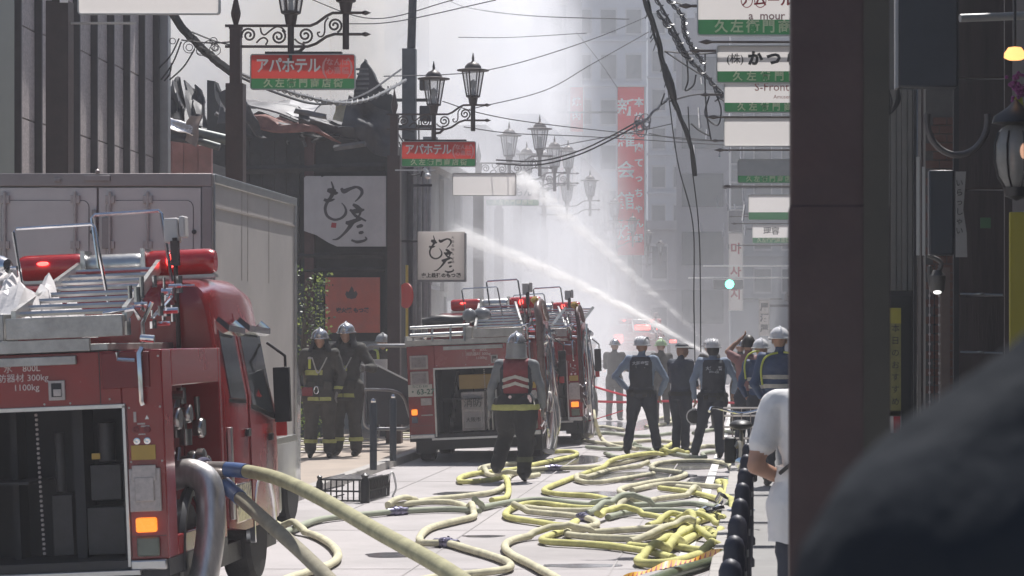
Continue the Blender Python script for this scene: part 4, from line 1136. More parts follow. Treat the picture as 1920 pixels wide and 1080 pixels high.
    for (x0, z0, x1, z1) in ((-.53, 1.618, .67, 1.621), (.545, 1.31, .549, 1.62), (.694, .42, .697, 1.30), (-.905, 1.30, -.555, 1.303), (-.905, .52, -.555, .523), (.70, .535, .90, .538)): b.bb((x0, -.0025, z0), (x1, -.0005, z1))
    b.each('panel_gap', M_DARK, t, smooth=False)
    b = MB()
    for (x, z) in ((.71, 1.285), (.89, 1.285), (.71, .97), (.89, .97), (.22, 1.325), (.37, 1.325), (-.5, 1.34), (-.1, 1.34), (.6, 1.34), (.89, 1.58), (.71, 1.58)): b.lathe([(.007, 0), (.006, .004), (0, .005)], (x, 0, z), 6, ax=(0, -1, 0))
    b.each('bolt', M_LAB, t)
    M_GEAR = mat('stowed dark gear', (0.028, 0.027, 0.028), 0.5, var=0.4, scale=10)
    b = MB()
    for k in range(5): b.lathe([(.05, 0), (.13, .0), (.13, .05), (.05, .05)], (-.40 + .03 * k, .35, .52 + .15 * k), 16, ax=(1, .15, 0))
    b.bb((.16, .30, .42), (.28, .56, .78)); b.bb((.38, .25, .42), (.60, .56, .70)); b.bb((.40, .28, .74), (.58, .5, .95)); b.cyl((.50, .3, .97), (.50, .3, 1.2), .05); b.cyl((.22, .3, .8), (.22, .3, 1.15), .03)
    b.each('stowed_gear', M_GEAR, t, bevel=.004)
    MB().bb((.42, .245, .985), (.47, .249, 1.02)).build('gear_tag', M_PATCH, t)
    b = MB(); b.bb((-.50, .04, .86), (.10, .60, .875)); b.build('locker_shelf', M_DARK, t)
    M_L = mat('engine white print', (0.62, 0.52, 0.50), 0.5, var=0.1)
    text('：   水    800L', .052, (.05, -.003, 1.535), M_L, t); text('：消防器材 300kg', .052, (.05, -.003, 1.48), M_L, t); text('：      1100kg', .052, (.05, -.003, 1.425), M_L, t)
    # ---- rear left column fittings
    for z in (1.40, 1.18):
        f = MB().bb((-.87, -.02, z - .10), (-.62, -.001, z + .09)).build('lamp_housing', M_LAB, t, bevel=.008)
        MB().bb((-.845, -.03, z - .075), (-.645, -.0205, z + .065)).build('lamp_lens', mat('grey lamp lens', (0.22, 0.19, 0.19), 0.3, var=0.3, scale=20), f)
    b = MB(); b.bb((-.74, -.02, .80), (-.59, -.001, .90)); b.build('label_frame', M_LAB, t, bevel=.006)
    MB().bb((-.87, -.04, .67), (-.79, -.001, .75)).build('amber_lamp', M_AMBER, t, bevel=.012)
    MB().bb((-.87, -.03, .56), (-.79, -.001, .65)).build('blue_grey_lamp', mat('blue grey lens', (0.10, 0.11, 0.16), 0.3, var=0.2), t, bevel=.01)
    MB().bb((-.74, -.01, .655), (-.58, -.0005, .672)).build('silver_strip', M_LAB, t)
    for z in (.84, ):
        MB().bb((.75, -.04, z), (.80, -.001, z + .0)).build('marker', M_LAB, t) if False else None
    if plate:
        p = MB().bb((-.905, -.025, .925), (-.575, -.005, 1.09)).build('licence_plate', mat('plate cream', (0.55, 0.53, 0.47), 0.5, var=0.06), t, bevel=.003)
        text('・63-27', .105, (-.72, -.029, .985), mat('plate green ink', (0.03, 0.10, 0.06), 0.5, var=0.1), p, bold=.002)
        text('なにわ 830', .045, (-.74, -.029, 1.062), MATS['plate green ink'], p)
    # ---- pump bay on the right side
    b = MB(); b.bb((.665, .26, .525), (.672, 1.61, 1.395)); b.build('pump_panel', M_REDD, t)
    M_PUMP = mat('pump metal', (0.35, 0.34, 0.33), 0.22, 0.9, var=0.3, scale=12)
    b = MB()
    for k in range(26):
        p = Vector((rnd.uniform(.70, .84), rnd.uniform(.35, 1.5), rnd.uniform(.85, 1.35)))
        d = Vector(rnd.choice([(.08, 0, 0), (0, .12, 0), (0, 0, .1), (0, .05, .08)]))
        b.cyl(p, p + d, rnd.uniform(.012, .045), n=10)
    for (y, z, r_) in ((.55, 1.2, .07), (.85, 1.22, .06), (1.2, 1.12, .065)):
        b.lathe([(r_, 0), (r_, .02), (r_ * .9, .03), (0, .03)], (.86, y, z), 14, ax=(1, 0, 0))
    b.each('valve', M_PUMP, t)
    b = MB()
    for (y, z) in ((.98, .93), (1.12, .88)):
        b.lathe([(.05, 0), (.06, .03), (.055, .05), (.07, .06), (.07, .10), (.055, .11)], (.83, y, z), 14, ax=(1, 0, 0))
    b.each('outlet', M_PUMP, t)
    MB().bb((.674, .30, 1.05), (.72, .55, 1.33)).build('gauge_panel', M_LAB, t, bevel=.01)
    MB().tube([(.80, .35, 1.1), (.86, .36, 1.1), (.87, .36, 1.28)], .01, 6).build('lever', M_CHROME, t)
    MB().ell((.86, .12, .80), (.052, .08, .052)).build('red_bell', M_RED, t)
    b = MB(); b.tube(smoothline([(.78, .74, .84), (.90, .72, .86), (1.01, .68, .78), (1.03, .60, .50), (.99, .50, .20), (.96, .44, .08)], 8), .088, 18, mi=0); b.build('suction_pipe', mat('polished pipe', (0.60, 0.58, 0.56), 0.34, 0.75, var=0.2, scale=4, stretch=(6, 6, .4)), t)
    b = MB(); b.bb((.74, .28, .53), (.86, .5, .76)); b.build('pump_cover', mat('blue grey cover', (0.28, 0.30, 0.36), 0.35, 0.5, var=0.15), t, bevel=.02)
    return t
E1 = fire_engine('nearest red fire engine, before the white box truck, feeding two thick charged hoses', (-4.31, 15.5, 0.02), -2.3)
E2 = fire_engine('middle red fire engine with numbered licence plate behind the firefighter in the red vest', (-3.87, 36.8, 0.02), -2.3, plate=True)
E3 = copy_tree(E1); E3.location = (-3.69, 42.8, 0.02); E3['label'] = 'red fire engine half hidden by the one with the licence plate, beside the hanging hose'
E4 = copy_tree(E1); E4.location = (-3.75, 80, 0.0); E4.rotation_euler = (0, 0, 0); E4['label'] = 'red fire engine lost in the white smoke with only its red lights showing'
for (x, z, w, h) in ((1160, 635, .25, .24), (1205, 614, .46, .14), (1262, 640, .2, .08)):
    p = at(x, z, 79.7)
    MB().bb((p.x - w / 2 + 3.75, p.y - .05 - 80, p.z - h / 2), (p.x + w / 2 + 3.75, p.y - 80, p.z + h / 2)).build('lit_warning_lamp', M_REDON, E4, bevel=.02)

# things lying on top of the near engine
M_CLOTH = mat('crumpled white sheet', (0.68, 0.65, 0.64), 0.8, var=0.06, bump=0.2)
sh = thing('crumpled_sheet', 'crumpled white sheet heaped beside the ladder of the near fire engine', 'sheet', (-4.60, 15.62, 1.72))
b = MB()
N = 22
vs = []
for i in range(N):
    for j in range(N):
        u, v = i / (N - 1), j / (N - 1)
        x = -.25 + .62 * u; y = v * 1.5
        edge = min(u, 1 - u, v, 1 - v) * 4
        z = .02 + min(1, edge) * (.20 + .22 * noise.noise(Vector((u * 5, v * 6, 1))) + .07 * noise.noise(Vector((u * 14, v * 14, 3)))) + .10 * v * min(1, edge)
        vs.append((x + .04 * noise.noise(Vector((u * 8, v * 8, 9))), y, max(z, 0.0)))
b.add(vs, [(i * N + j, (i + 1) * N + j, (i + 1) * N + j + 1, i * N + j + 1) for i in range(N - 1) for j in range(N - 1)])
b.build('sheet_fold', M_CLOTH, sh)
sl = thing('searchlight', 'chrome searchlight beside the crumpled sheet on the near fire engine roof', 'searchlight', at(-6, 503, 16.2))
b = MB(); b.lathe([(0, .10), (.045, .09), (.075, .045), (.085, 0), (.08, -.02), (0, -.03)], (0, 0, 0), 20, ax=(.75, -.35, .1)); b.tube([(.10, -.05, 0), (.14, -.06, 0)], .014); b.tube([(0, 0, 0), (0, .02, -.28)], .02)
b.build('lamp_body', M_CHROME, sl)
# gear on top of the middle engine
gr = thing('rolled_tarpaulin', 'dark rolled tarpaulin lying on the roof of the middle fire engine', 'tarpaulin', at(792, 605, 38.5))
b = MB(); b.tube(smoothline([(0, 0, 0), (.25, .02, .03), (.5, .05, .02), (.85, .05, .06), (.95, .02, .0)], 5), [.07] * 3 + [.09] * 8 + [.085] * 10, 10); b.build('roll', M_BLACK, gr)
gl = thing('round_lamp', 'round grey lamp with red straps on the middle fire engine roof', 'lamp', at(880, 592, 37.6))
b = MB(); b.ell((0, 0, 0), (.10, .10, .105), rot=None); b.ell((.17, .1, .02), (.13, .12, .10)); b.build('lamp_dome', mat('grey helmet shell', (0.20, 0.21, 0.22), 0.3, var=0.2, coat=.4), gl)
b = MB(); b.tube([(-.05, -.05, -.05), (-.14, -.05, -.22)], .012); b.cyl((0, 0, -.08), (0, 0, -.25), .03); b.each('strap', M_REDD, gl)
ra = thing('roof_rails', 'two pale horizontal rails on the roof edge of the middle fire engine', 'rail', (-4.78, 36.7, 0))
b = MB(); b.cyl((0, 0, 1.86), (.80, .15, 1.90), .022); b.cyl((0, 0, 1.75), (.78, .15, 1.79), .03)
for x in (.04, .3, .55, .74): b.cyl((x, .05, 1.68), (x, .08, 1.9), .014)
b.each('rail', M_ALU, ra)
# board and boxes inside the middle engine's locker
lk = thing('equipment_board', 'brown board above pale equipment boxes in the open locker of the middle fire engine', 'equipment', (-3.87, 36.9, 0.02), (0, R(-2.3), 0))
MB().bb((-.22, .05, 1.0), (.30, .10, 1.20)).build('board', mat('ochre board', (0.30, 0.20, 0.06), 0.6, var=0.15), lk, bevel=.006)
bx = MB().bb((-.20, .05, .42), (.12, .30, .96)).build('equipment_box', M_LAB, lk, bevel=.01)
for (x0, z0, x1, z1) in ((-.16, .72, .08, .92), (-.16, .46, .08, .68)):
    MB().bb((x0, .04, z0), (x1, .0495, z1)).build('box_label', M_SIGNW, bx)
text('消防', .13, (-.04, .035, .80), M_INK, bx); text('大阪市', .07, (-.04, .035, .57), M_INK, bx)
b = MB()
for x in (.16, .22, .28): b.cyl((x, .12, .42), (x, .12, .98), .014)
b.each('steel_bar', M_ALU, lk)
# suction hose and straps hung on the rear right corners of engines 2 and 3
for nm, lab, X, Y, m_ in (('suction_hose', 'fat brownish suction hose with ochre cap rising behind the walking firefighter', -2.96, 36.75, mat('dark ribbed hose', (0.16, 0.11, 0.10), 0.3, var=0.2, scale=20)),
                         ('suction_hose', 'fat black suction hose curving over the half hidden fire engine', -2.80, 42.4, mat('dark maroon hose', (0.07, 0.03, 0.03), 0.5, var=0.2))):
    t = thing(nm, lab, 'hose', (X, Y, 0))
    b = MB(); b.tube(smoothline([(-.02, .9, 2.0), (-.06, .45, 2.22), (-.08, .1, 2.15), (-.04, -.02, 1.9), (-.02, -.05, 1.5), (0, -.04, 1.1), (.02, -.02, .7)], 8), .05 if Y < 40 else .032, 14); b.build('hose', m_, t)
    b = MB(); b.lathe([(.05, -.04), (.05, .04), (.0, .05)], (-.12, .2, 2.24), 12, ax=(-.5, -.6, .6)); b.build('end_cap', M_PATCH, t)
    b = MB()
    for k in range(9):
        z0 = rnd.uniform(1.4, 1.95); x = rnd.uniform(.0, .16)
        b.tube(smoothline([(x, -.02, z0), (x + rnd.uniform(-.03, .07), -.05, z0 - .4), (x + rnd.uniform(0, .1), -.03, z0 - .9), (x + rnd.uniform(0, .1), 0, z0 - 1.2)], 4), rnd.uniform(.008, .02), 5)
    b.each('strap', rnd.choice([M_CHROME, M_LAB]), t)
    b = MB()
    for k in range(10):
        p = Vector((rnd.uniform(-.02, .14), -.04, rnd.uniform(.4, 1.8))); b.cyl(p, p + Vector((rnd.uniform(-.05, .05), 0, rnd.uniform(.03, .12))), rnd.uniform(.01, .03), n=8)
    b.each('fitting', M_CHROME, t)
# ladder on the third engine seen over the second
ex = thing('roof_ladder', 'short pale ladder lying on the roof of the half hidden fire engine', 'ladder', (-3.3, 43.2, 0))
b = MB(); b.tube([(-.02, 0, 1.93), (.10, 1.2, 2.22)], .03, 4); b.tube([(.42, 0, 1.93), (.56, 1.2, 2.22)], .03, 4); b.each('rail', M_ALU, ex)
for k in range(7):
    f = k / 7 + .07
    MB().tube([(-.02 + .12 * f, 1.2 * f, 1.93 + .29 * f), (.42 + .14 * f, 1.2 * f, 1.93 + .29 * f)], .016, 6).build('rung', M_ALU, ex)

# ---------------------------------------------------------------- white box truck
TX0, TX1, TY0, TY1, TZ = -5.94, -4.195, 20.5, 24.2, 3.0
tr = thing('box_truck', 'white aluminium box truck parked behind the near fire engine', 'truck', (-5.07, 20.5, 0))
hw = .873
M_TFR = mat('warm grey truck frame', (0.27, 0.24, 0.235), 0.45, 0.3, var=0.1)
MB().bb((-hw, .05, .85), (hw, 3.7, 2.96)).build('cargo_box', M_WVAN, tr, bevel=.01)
b = MB()
b.bb((-hw, -.01, 2.90), (hw + .005, .055, 3.0)); b.bb((-hw - .001, -.01, .82), (-hw + .07, .055, 2.90)); b.bb((hw - .075, -.01, .82), (hw + .006, .055, 2.90)); b.bb((-hw, -.01, .76), (hw, .055, .85))
b.each('rear_frame', M_TFR, tr, bevel=.008)
b = MB(); b.bb((hw - .03, .055, 2.93), (hw + .02, 3.71, 3.0)); b.bb((hw + .0, 3.66, .85), (hw + .02, 3.71, 2.93)); b.bb((hw + .0, .056, .85), (hw + .015, .09, 2.93)); b.bb((hw, .05, .80), (hw + .02, 3.71, .86)); b.bb((-hw - .02, .055, 2.93), (-hw + .03, 3.71, 3.0))
b.each('edge_trim', M_ALU, tr, bevel=.004)
b = MB(); b.bb((hw + .0012, .09, 2.74), (hw + .012, 3.66, 2.755)); b.each('side_rail', M_LAB, tr)
b = MB()
for y in (1.2, 1.45, 2.4): b.bb((hw + .0012, y, 2.2), (hw + .004, y + .006, 2.93))
b.each('panel_seam', M_LAB, tr)
for x0, x1 in ((-hw + .075, -.008), (.008, hw - .08)):
    d = MB().bb((x0, -.004, .86), (x1, .045, 2.89)).build('rear_door', M_WVAN, tr, bevel=.004)
    o = rrect(x1 - x0 - .12, 1.86, .05)
    q = MB(); q.prism(o, ((x0 + x1) / 2, -.006, 1.86), (1, 0, 0), (0, 0, 1), (0, -.006, 0)); q.build('door_panel', M_WVAN, d, smooth=False)
    q = MB(); w2 = (x1 - x0 - .12) / 2
    q.tube([((x0 + x1) / 2 + p[0] * 1.0, -.0075, 1.86 + p[1]) for p in o] + [((x0 + x1) / 2 + o[0][0], -.0075, 1.86 + o[0][1])], .004, 4); q.build('door_seal', M_BLACK, d)
    q = MB()
    for x in ((x0 + .09), (x1 - .16 if x0 < 0 else x0 + .38)):
        q.cyl((x, -.03, .9), (x, -.03, 2.86), .012)
        for z in (1.3, 2.45, 2.8): q.bb((x - .035, -.035, z - .03), (x + .035, -.004, z + .03))
    q.build('lock_bar', M_LAB, d, bevel=.003)
    q = MB()
    for z in (2.55,):
        xx = x1 - .03 if x0 < 0 else x1 - .05
        q.lathe([(.018, 0), (.018, .015), (0, .016)], (xx, -.006, z), 10, ax=(0, -1, 0))
    q.build('door_bolt', M_BLACK, d)
b = MB()
b.bb((-.04, -.03, 2.48), (-.005, -.006, 2.72)); b.bb((-.10, -.03, 2.94), (.10, -.008, 2.985)); b.bb((-.33, -.03, 2.935), (-.28, -.008, 2.96)); b.lathe([(.018, 0), (.02, .02), (0, .035)], (.0, -.01, 3.0), 8)
b.bb((.04, -.04, 2.42), (.11, -.012, 2.66)); b.each('latch', M_TFR, tr, bevel=.004)
b = MB(); b.bb((-.62, .1, .45), (.62, 5.0, .76)); b.each('chassis', M_BLACK, tr)
rings = []
for (y, w, zt, zs, zb, tp) in [(3.80, .70, 1.95, 1.2, .45, .10), (3.86, .735, 2.02, 1.2, .40, .10), (4.5, .735, 2.05, 1.2, .38, .10), (4.9, .72, 1.95, 1.2, .38, .11), (5.15, .66, 1.35, 1.05, .38, .10), (5.2, .6, 1.15, .9, .42, .1)]:
    rings.append([Vector((x, y, z)) for x, z in cab_profile(w, zt, zs, zb, tp)])
MB().loft(rings).build('cab', M_WCAB, tr)
b = MB(); b.add([(.742, 4.15, 1.22), (.735, 4.9, 1.18), (.655, 4.8, 1.78), (.665, 4.2, 1.82)], [(0, 1, 2, 3)]); b.build('door_window', M_GLASS, tr)
b = MB(); b.bb((.737, 4.02, .98), (.76, 4.12, 1.02)); b.build('door_handle', M_BLACK, tr)
for y in (.95, 4.5):
    wheel(tr, .62, y, .34, .2, 1); wheel(tr, -.62, y, .34, .2, -1)
# ================================================================== PEOPLE
SKIN = mat('skin', (0.42, 0.24, 0.17), 0.5, var=0.08, scale=12)
HAIR = mat('dark hair', (0.02, 0.017, 0.015), 0.5, var=0.3, scale=40)
C_NAVY = mat('navy trousers', (0.035, 0.04, 0.058), 0.8, var=0.2, scale=5, bump=0.3)
C_POL = mat('pale blue shirt', (0.22, 0.28, 0.38), 0.75, var=0.12, scale=6, bump=0.3)
C_VEST = mat('dark navy vest', (0.03, 0.035, 0.05), 0.7, var=0.2, scale=8, bump=0.2)
C_NAVY2 = mat('navy work shirt', (0.05, 0.06, 0.085), 0.8, var=0.2, scale=6, bump=0.3)
C_COAT = mat('dark olive fire coat', (0.058, 0.055, 0.048), 0.85, var=0.35, scale=6, bump=0.4)
C_BLK = mat('black trousers', (0.02, 0.021, 0.024), 0.8, var=0.2, scale=6, bump=0.3)
C_GRYS = mat('blue grey sleeve', (0.17, 0.185, 0.20), 0.7, var=0.15, scale=6, bump=0.3)
C_REDV = mat('red vest', (0.23, 0.035, 0.045), 0.7, var=0.15, scale=6, bump=0.3)
C_WHT = mat('white cotton', (0.74, 0.72, 0.71), 0.8, var=0.05, scale=6, bump=0.25, bscale=25)
C_BLUE = mat('royal blue vest', (0.035, 0.065, 0.15), 0.7, var=0.15, scale=6, bump=0.2)
C_YEL = mat('lime piping', (0.55, 0.60, 0.10), 0.6, var=0.08)
C_BOOT = mat('black boot', (0.02, 0.02, 0.022), 0.5, var=0.2)
C_GLV = mat('grey glove', (0.22, 0.21, 0.20), 0.7, var=0.2)
C_SHIRTR = mat('dull red shirt', (0.26, 0.13, 0.13), 0.8, var=0.12, bump=0.2)
C_JKT = mat('dark blue grey jacket', (0.027, 0.030, 0.035), 0.95, spec=0.08, var=0.25, scale=5, bump=0.35, bscale=30)
H_WHT = mat('white helmet shell', (0.68, 0.68, 0.70), 0.25, var=0.05, coat=.5)
H_SIL = mat('silver helmet shell', (0.55, 0.55, 0.56), 0.22, 0.8, var=0.15, scale=6)
H_GRY = mat('grey helmet cape', (0.32, 0.33, 0.34), 0.5, 0.2, var=0.2)
HOOD = mat('black hood', (0.02, 0.021, 0.025), 0.9, var=0.2)

def hand_mesh(mb, wrist, direc, palm_n, thumb_side, s=1.0, curl=.5, mi=0):
    """palm, four unequal bent fingers and a thumb; direc points down the hand"""
    d = Vector(direc).normalized(); nrm = Vector(palm_n).normalized(); nrm = (nrm - d * nrm.dot(d)).normalized()
    side_ = d.cross(nrm).normalized() * thumb_side
    w = Vector(wrist)
    rings = []
    for (t, hw_, th) in ((-.02, .027, .021), (.01, .031, .020), (.045, .041, .018), (.08, .043, .016), (.095, .040, .013)):
        c = w + d * t * s
        rings.append([c + side_ * (hw_ * s * math.cos(a)) + nrm * (th * s * math.sin(a)) for a in [2 * PI * k / 12 for k in range(12)]])
    mb.loft(rings, mi=mi)
    for i, (off, L) in enumerate(((.031, .070), (.011, .080), (-.010, .074), (-.030, .058))):
        p = w + d * .086 * s + side_ * off * s
        pts = [p]; dd = d.copy()
        for k, seg in enumerate((.45, .32, .23)):
            a = curl * (.35, .75, .55)[k]
            ax = side_
            dd = (Matrix.Rotation(-a * thumb_side, 3, ax) @ dd)
            pts.append(pts[-1] + dd * L * seg * s)
        mb.tube(pts, [.0095 * s, .009 * s, .008 * s, .0062 * s], 7, mi=mi)
    p = w + d * .022 * s + side_ * .027 * s
    dd = (d * .75 + side_ * .65 + nrm * .25 * curl).normalized()
    q = p + dd * .036 * s; dd2 = (d * .95 + side_ * .18 + nrm * .4 * curl).normalized()
    mb.tube([p, q, q + dd2 * .026 * s, q + dd2 * .046 * s], [.0125 * s, .0115 * s, .010 * s, .0075 * s], 7, mi=mi)

def head_mesh(mb, c, yaw, pitch, s=1.0, mi=0, mi_hair=None):
    """head with jaw, nose, brow, lips, ears and eyes; c = centre of the skull; yaw 0 looks along +Y"""
    Rm = Matrix.Rotation(R(-yaw), 3, 'Z') @ Matrix.Rotation(R(pitch), 3, 'X')
    n, m = 20, 16
    vs = []
    for i in range(m + 1):
        th = PI * i / m
        for k in range(n):
            a = 2 * PI * k / n
            x = .077 * math.sin(th) * math.cos(a); y = .098 * math.sin(th) * math.sin(a); z = .118 * math.cos(th)
            if z < 0:
                f = 1 + z * 2.6; x *= max(.55, f); y = y * (1 + z * 1.2) + (-z) * .22 * (1 if y > 0 else .25)
            if y > 0 and abs(x) < .022 and -.035 < z < .018: y += .024 * (1 - abs(x) / .022) * (1 - (z + .035) / .07)
            if y > 0 and abs(x) < .05 and .016 < z < .04: y += .006
            vs.append(Rm @ (Vector((x, y, z)) * s) + Vector(c))
    fs = [(i * n + k, (i + 1) * n + k, (i + 1) * n + (k + 1) % n, i * n + (k + 1) % n) for i in range(m) for k in range(n)]
    mb.add(vs, fs, mi)
    for sg in (-1, 1):
        mb.ell(Rm @ Vector((sg * .078 * s, -.008 * s, -.008 * s)) + Vector(c), (.010 * s, .020 * s, .032 * s), 8, 6, mi=mi, rot=Rm)
        mb.ell(Rm @ Vector((sg * .030 * s, .090 * s, .008 * s)) + Vector(c), (.012 * s, .010 * s, .007 * s), 8, 6, mi=(mi_hair if mi_hair is not None else mi), rot=Rm)
        mb.ell(Rm @ Vector((sg * .030 * s, .096 * s, .028 * s)) + Vector(c), (.017 * s, .006 * s, .004 * s), 8, 6, mi=(mi_hair if mi_hair is not None else mi), rot=Rm)
    mb.ell(Rm @ Vector((0, .100 * s, -.055 * s)) + Vector(c), (.022 * s, .010 * s, .006 * s), 8, 6, mi=mi, rot=Rm)

class Body:
    """capsule skeleton fused into one skin by a voxel remesh; each piece names its clothing"""
    def __init__(s): s.mb = MB(); s.bones = []; s.hands = MB(); s.mats = []
    def mi(s, m):
        if m not in s.mats: s.mats.append(m)
        return s.mats.index(m)
    def limb(s, pts, rs, m, g=0, n=12, flat=1.0):
        pts = [Vector(p) for p in pts]
        s.mb.tube(pts, list(rs), n, flat=flat)
        for p, r_ in zip(pts, rs): s.mb.ell(p, (r_ * .99, r_ * .99, r_ * .99), 10, 8)
        for i in range(len(pts) - 1): s.bones.append((pts[i], pts[i + 1], rs[i], rs[i + 1], s.mi(m), g))
    def torso(s, rings, m, g=1):
        """rings: (centre, rx, ry, yaw)"""
        rr = []
        for (c, rx, ry, yw) in rings:
            c = Vector(c); q = Matrix.Rotation(R(-yw), 3, 'Z')
            rr.append([c + q @ Vector((rx * math.cos(a) * (1 - .08 * abs(math.sin(2 * a))), ry * math.sin(a), 0)) for a in [2 * PI * k / 20 for k in range(20)]])
        s.mb.loft(rr)
        for i in range(len(rings) - 1):
            s.bones.append((Vector(rings[i][0]), Vector(rings[i + 1][0]), (rings[i][1] + rings[i][2]) / 2, (rings[i + 1][1] + rings[i + 1][2]) / 2, s.mi(m), g))
    def finish(s, parent, voxel=.013, fold=.007, name='body'):
        o = s.mb.build('tmp_body', SKIN, None, smooth=False)
        md = o.modifiers.new('r', 'REMESH'); md.mode = 'VOXEL'; md.voxel_size = voxel
        sm = o.modifiers.new('s', 'SMOOTH'); sm.iterations = 4; sm.factor = .5
        bpy.context.view_layer.update()
        me = bpy.data.meshes.new_from_object(o.evaluated_get(bpy.context.evaluated_depsgraph_get()))
        bpy.data.objects.remove(o)
        n = len(me.vertices)
        co = np.empty(n * 3); me.vertices.foreach_get('co', co); co = co.reshape(-1, 3)
        nf = len(me.polygons)
        fc = np.empty(nf * 3); me.polygons.foreach_get('center', fc); fc = fc.reshape(-1, 3)
        best = np.full(nf, 1e9); mi = np.zeros(nf, int); gi = np.zeros(nf, int)
        for (a, b, ra, rb, m, g) in s.bones:
            a = np.array(a); b = np.array(b); ab = b - a; L = (ab ** 2).sum() + 1e-9
            t = np.clip(((fc - a) @ ab) / L, 0, 1)
            d = np.linalg.norm(fc - (a + t[:, None] * ab), axis=1) - (ra + (rb - ra) * t)
            k = d < best; best[k] = d[k]; mi[k] = m; gi[k] = g
        # cloth folds
        nr = np.empty(n * 3); me.vertices.foreach_get('normal', nr); nr = nr.reshape(-1, 3)
        for i in range(n):
            p = co[i]
            f = noise.noise(Vector((p[0] * 7, p[1] * 7, p[2] * 11))) + .5 * noise.noise(Vector((p[0] * 17, p[1] * 17, p[2] * 24)))
            co[i] += nr[i] * f * fold
        me.vertices.foreach_set('co', co.reshape(-1))
        me.materials.clear()
        for m in s.mats: me.materials.append(m)
        me.polygons.foreach_set('material_index', mi.astype('i'))
        at_ = me.attributes.new('grp', 'INT', 'FACE'); at_.data.foreach_set('value', gi.astype('i'))
        # add head and hands to the same mesh
        bm = bmesh.new(); bm.from_mesh(me)
        lay = bm.faces.layers.int['grp']
        for mm, g in ((s.hands, 9),):
            if mm.v:
                vs = [bm.verts.new(v) for v in mm.v]
                for f, m_ in zip(mm.f, mm.m):
                    try:
                        fa = bm.faces.new([vs[i] for i in f]); fa.material_index = m_; fa[lay] = g
                    except ValueError: pass
        bmesh.ops.recalc_face_normals(bm, faces=bm.faces)
        bm.to_mesh(me); bm.free()
        me.polygons.foreach_set('use_smooth', [True] * len(me.polygons))
        ob = bpy.data.objects.new(name, me); COL.objects.link(ob); ob.parent = parent
        s.ob = ob
        return ob
    def shell(s, name, m, off, groups, planes, parent, solid=True):
        """clothing worn over the body: the body's own surface between cutting planes, pushed outwards"""
        bm = bmesh.new(); bm.from_mesh(s.ob.data)
        lay = bm.faces.layers.int['grp']
        bmesh.ops.delete(bm, geom=[f for f in bm.faces if f[lay] not in groups], context='FACES')
        for (co, no) in planes:
            geom = bm.verts[:] + bm.edges[:] + bm.faces[:]
            bmesh.ops.bisect_plane(bm, geom=geom, plane_co=co, plane_no=no, clear_outer=True)
        bm.normal_update()
        for v in bm.verts: v.co = v.co + v.normal * off
        for f in bm.faces: f.material_index = 0
        me = bpy.data.meshes.new(name); bm.to_mesh(me); bm.free()
        me.materials.clear(); me.materials.append(m)
        ob = bpy.data.objects.new(name, me); COL.objects.link(ob); ob.parent = parent
        return ob
def band(z0, z1): return [((0, 0, z0), (0, 0, -1)), ((0, 0, z1), (0, 0, 1))]

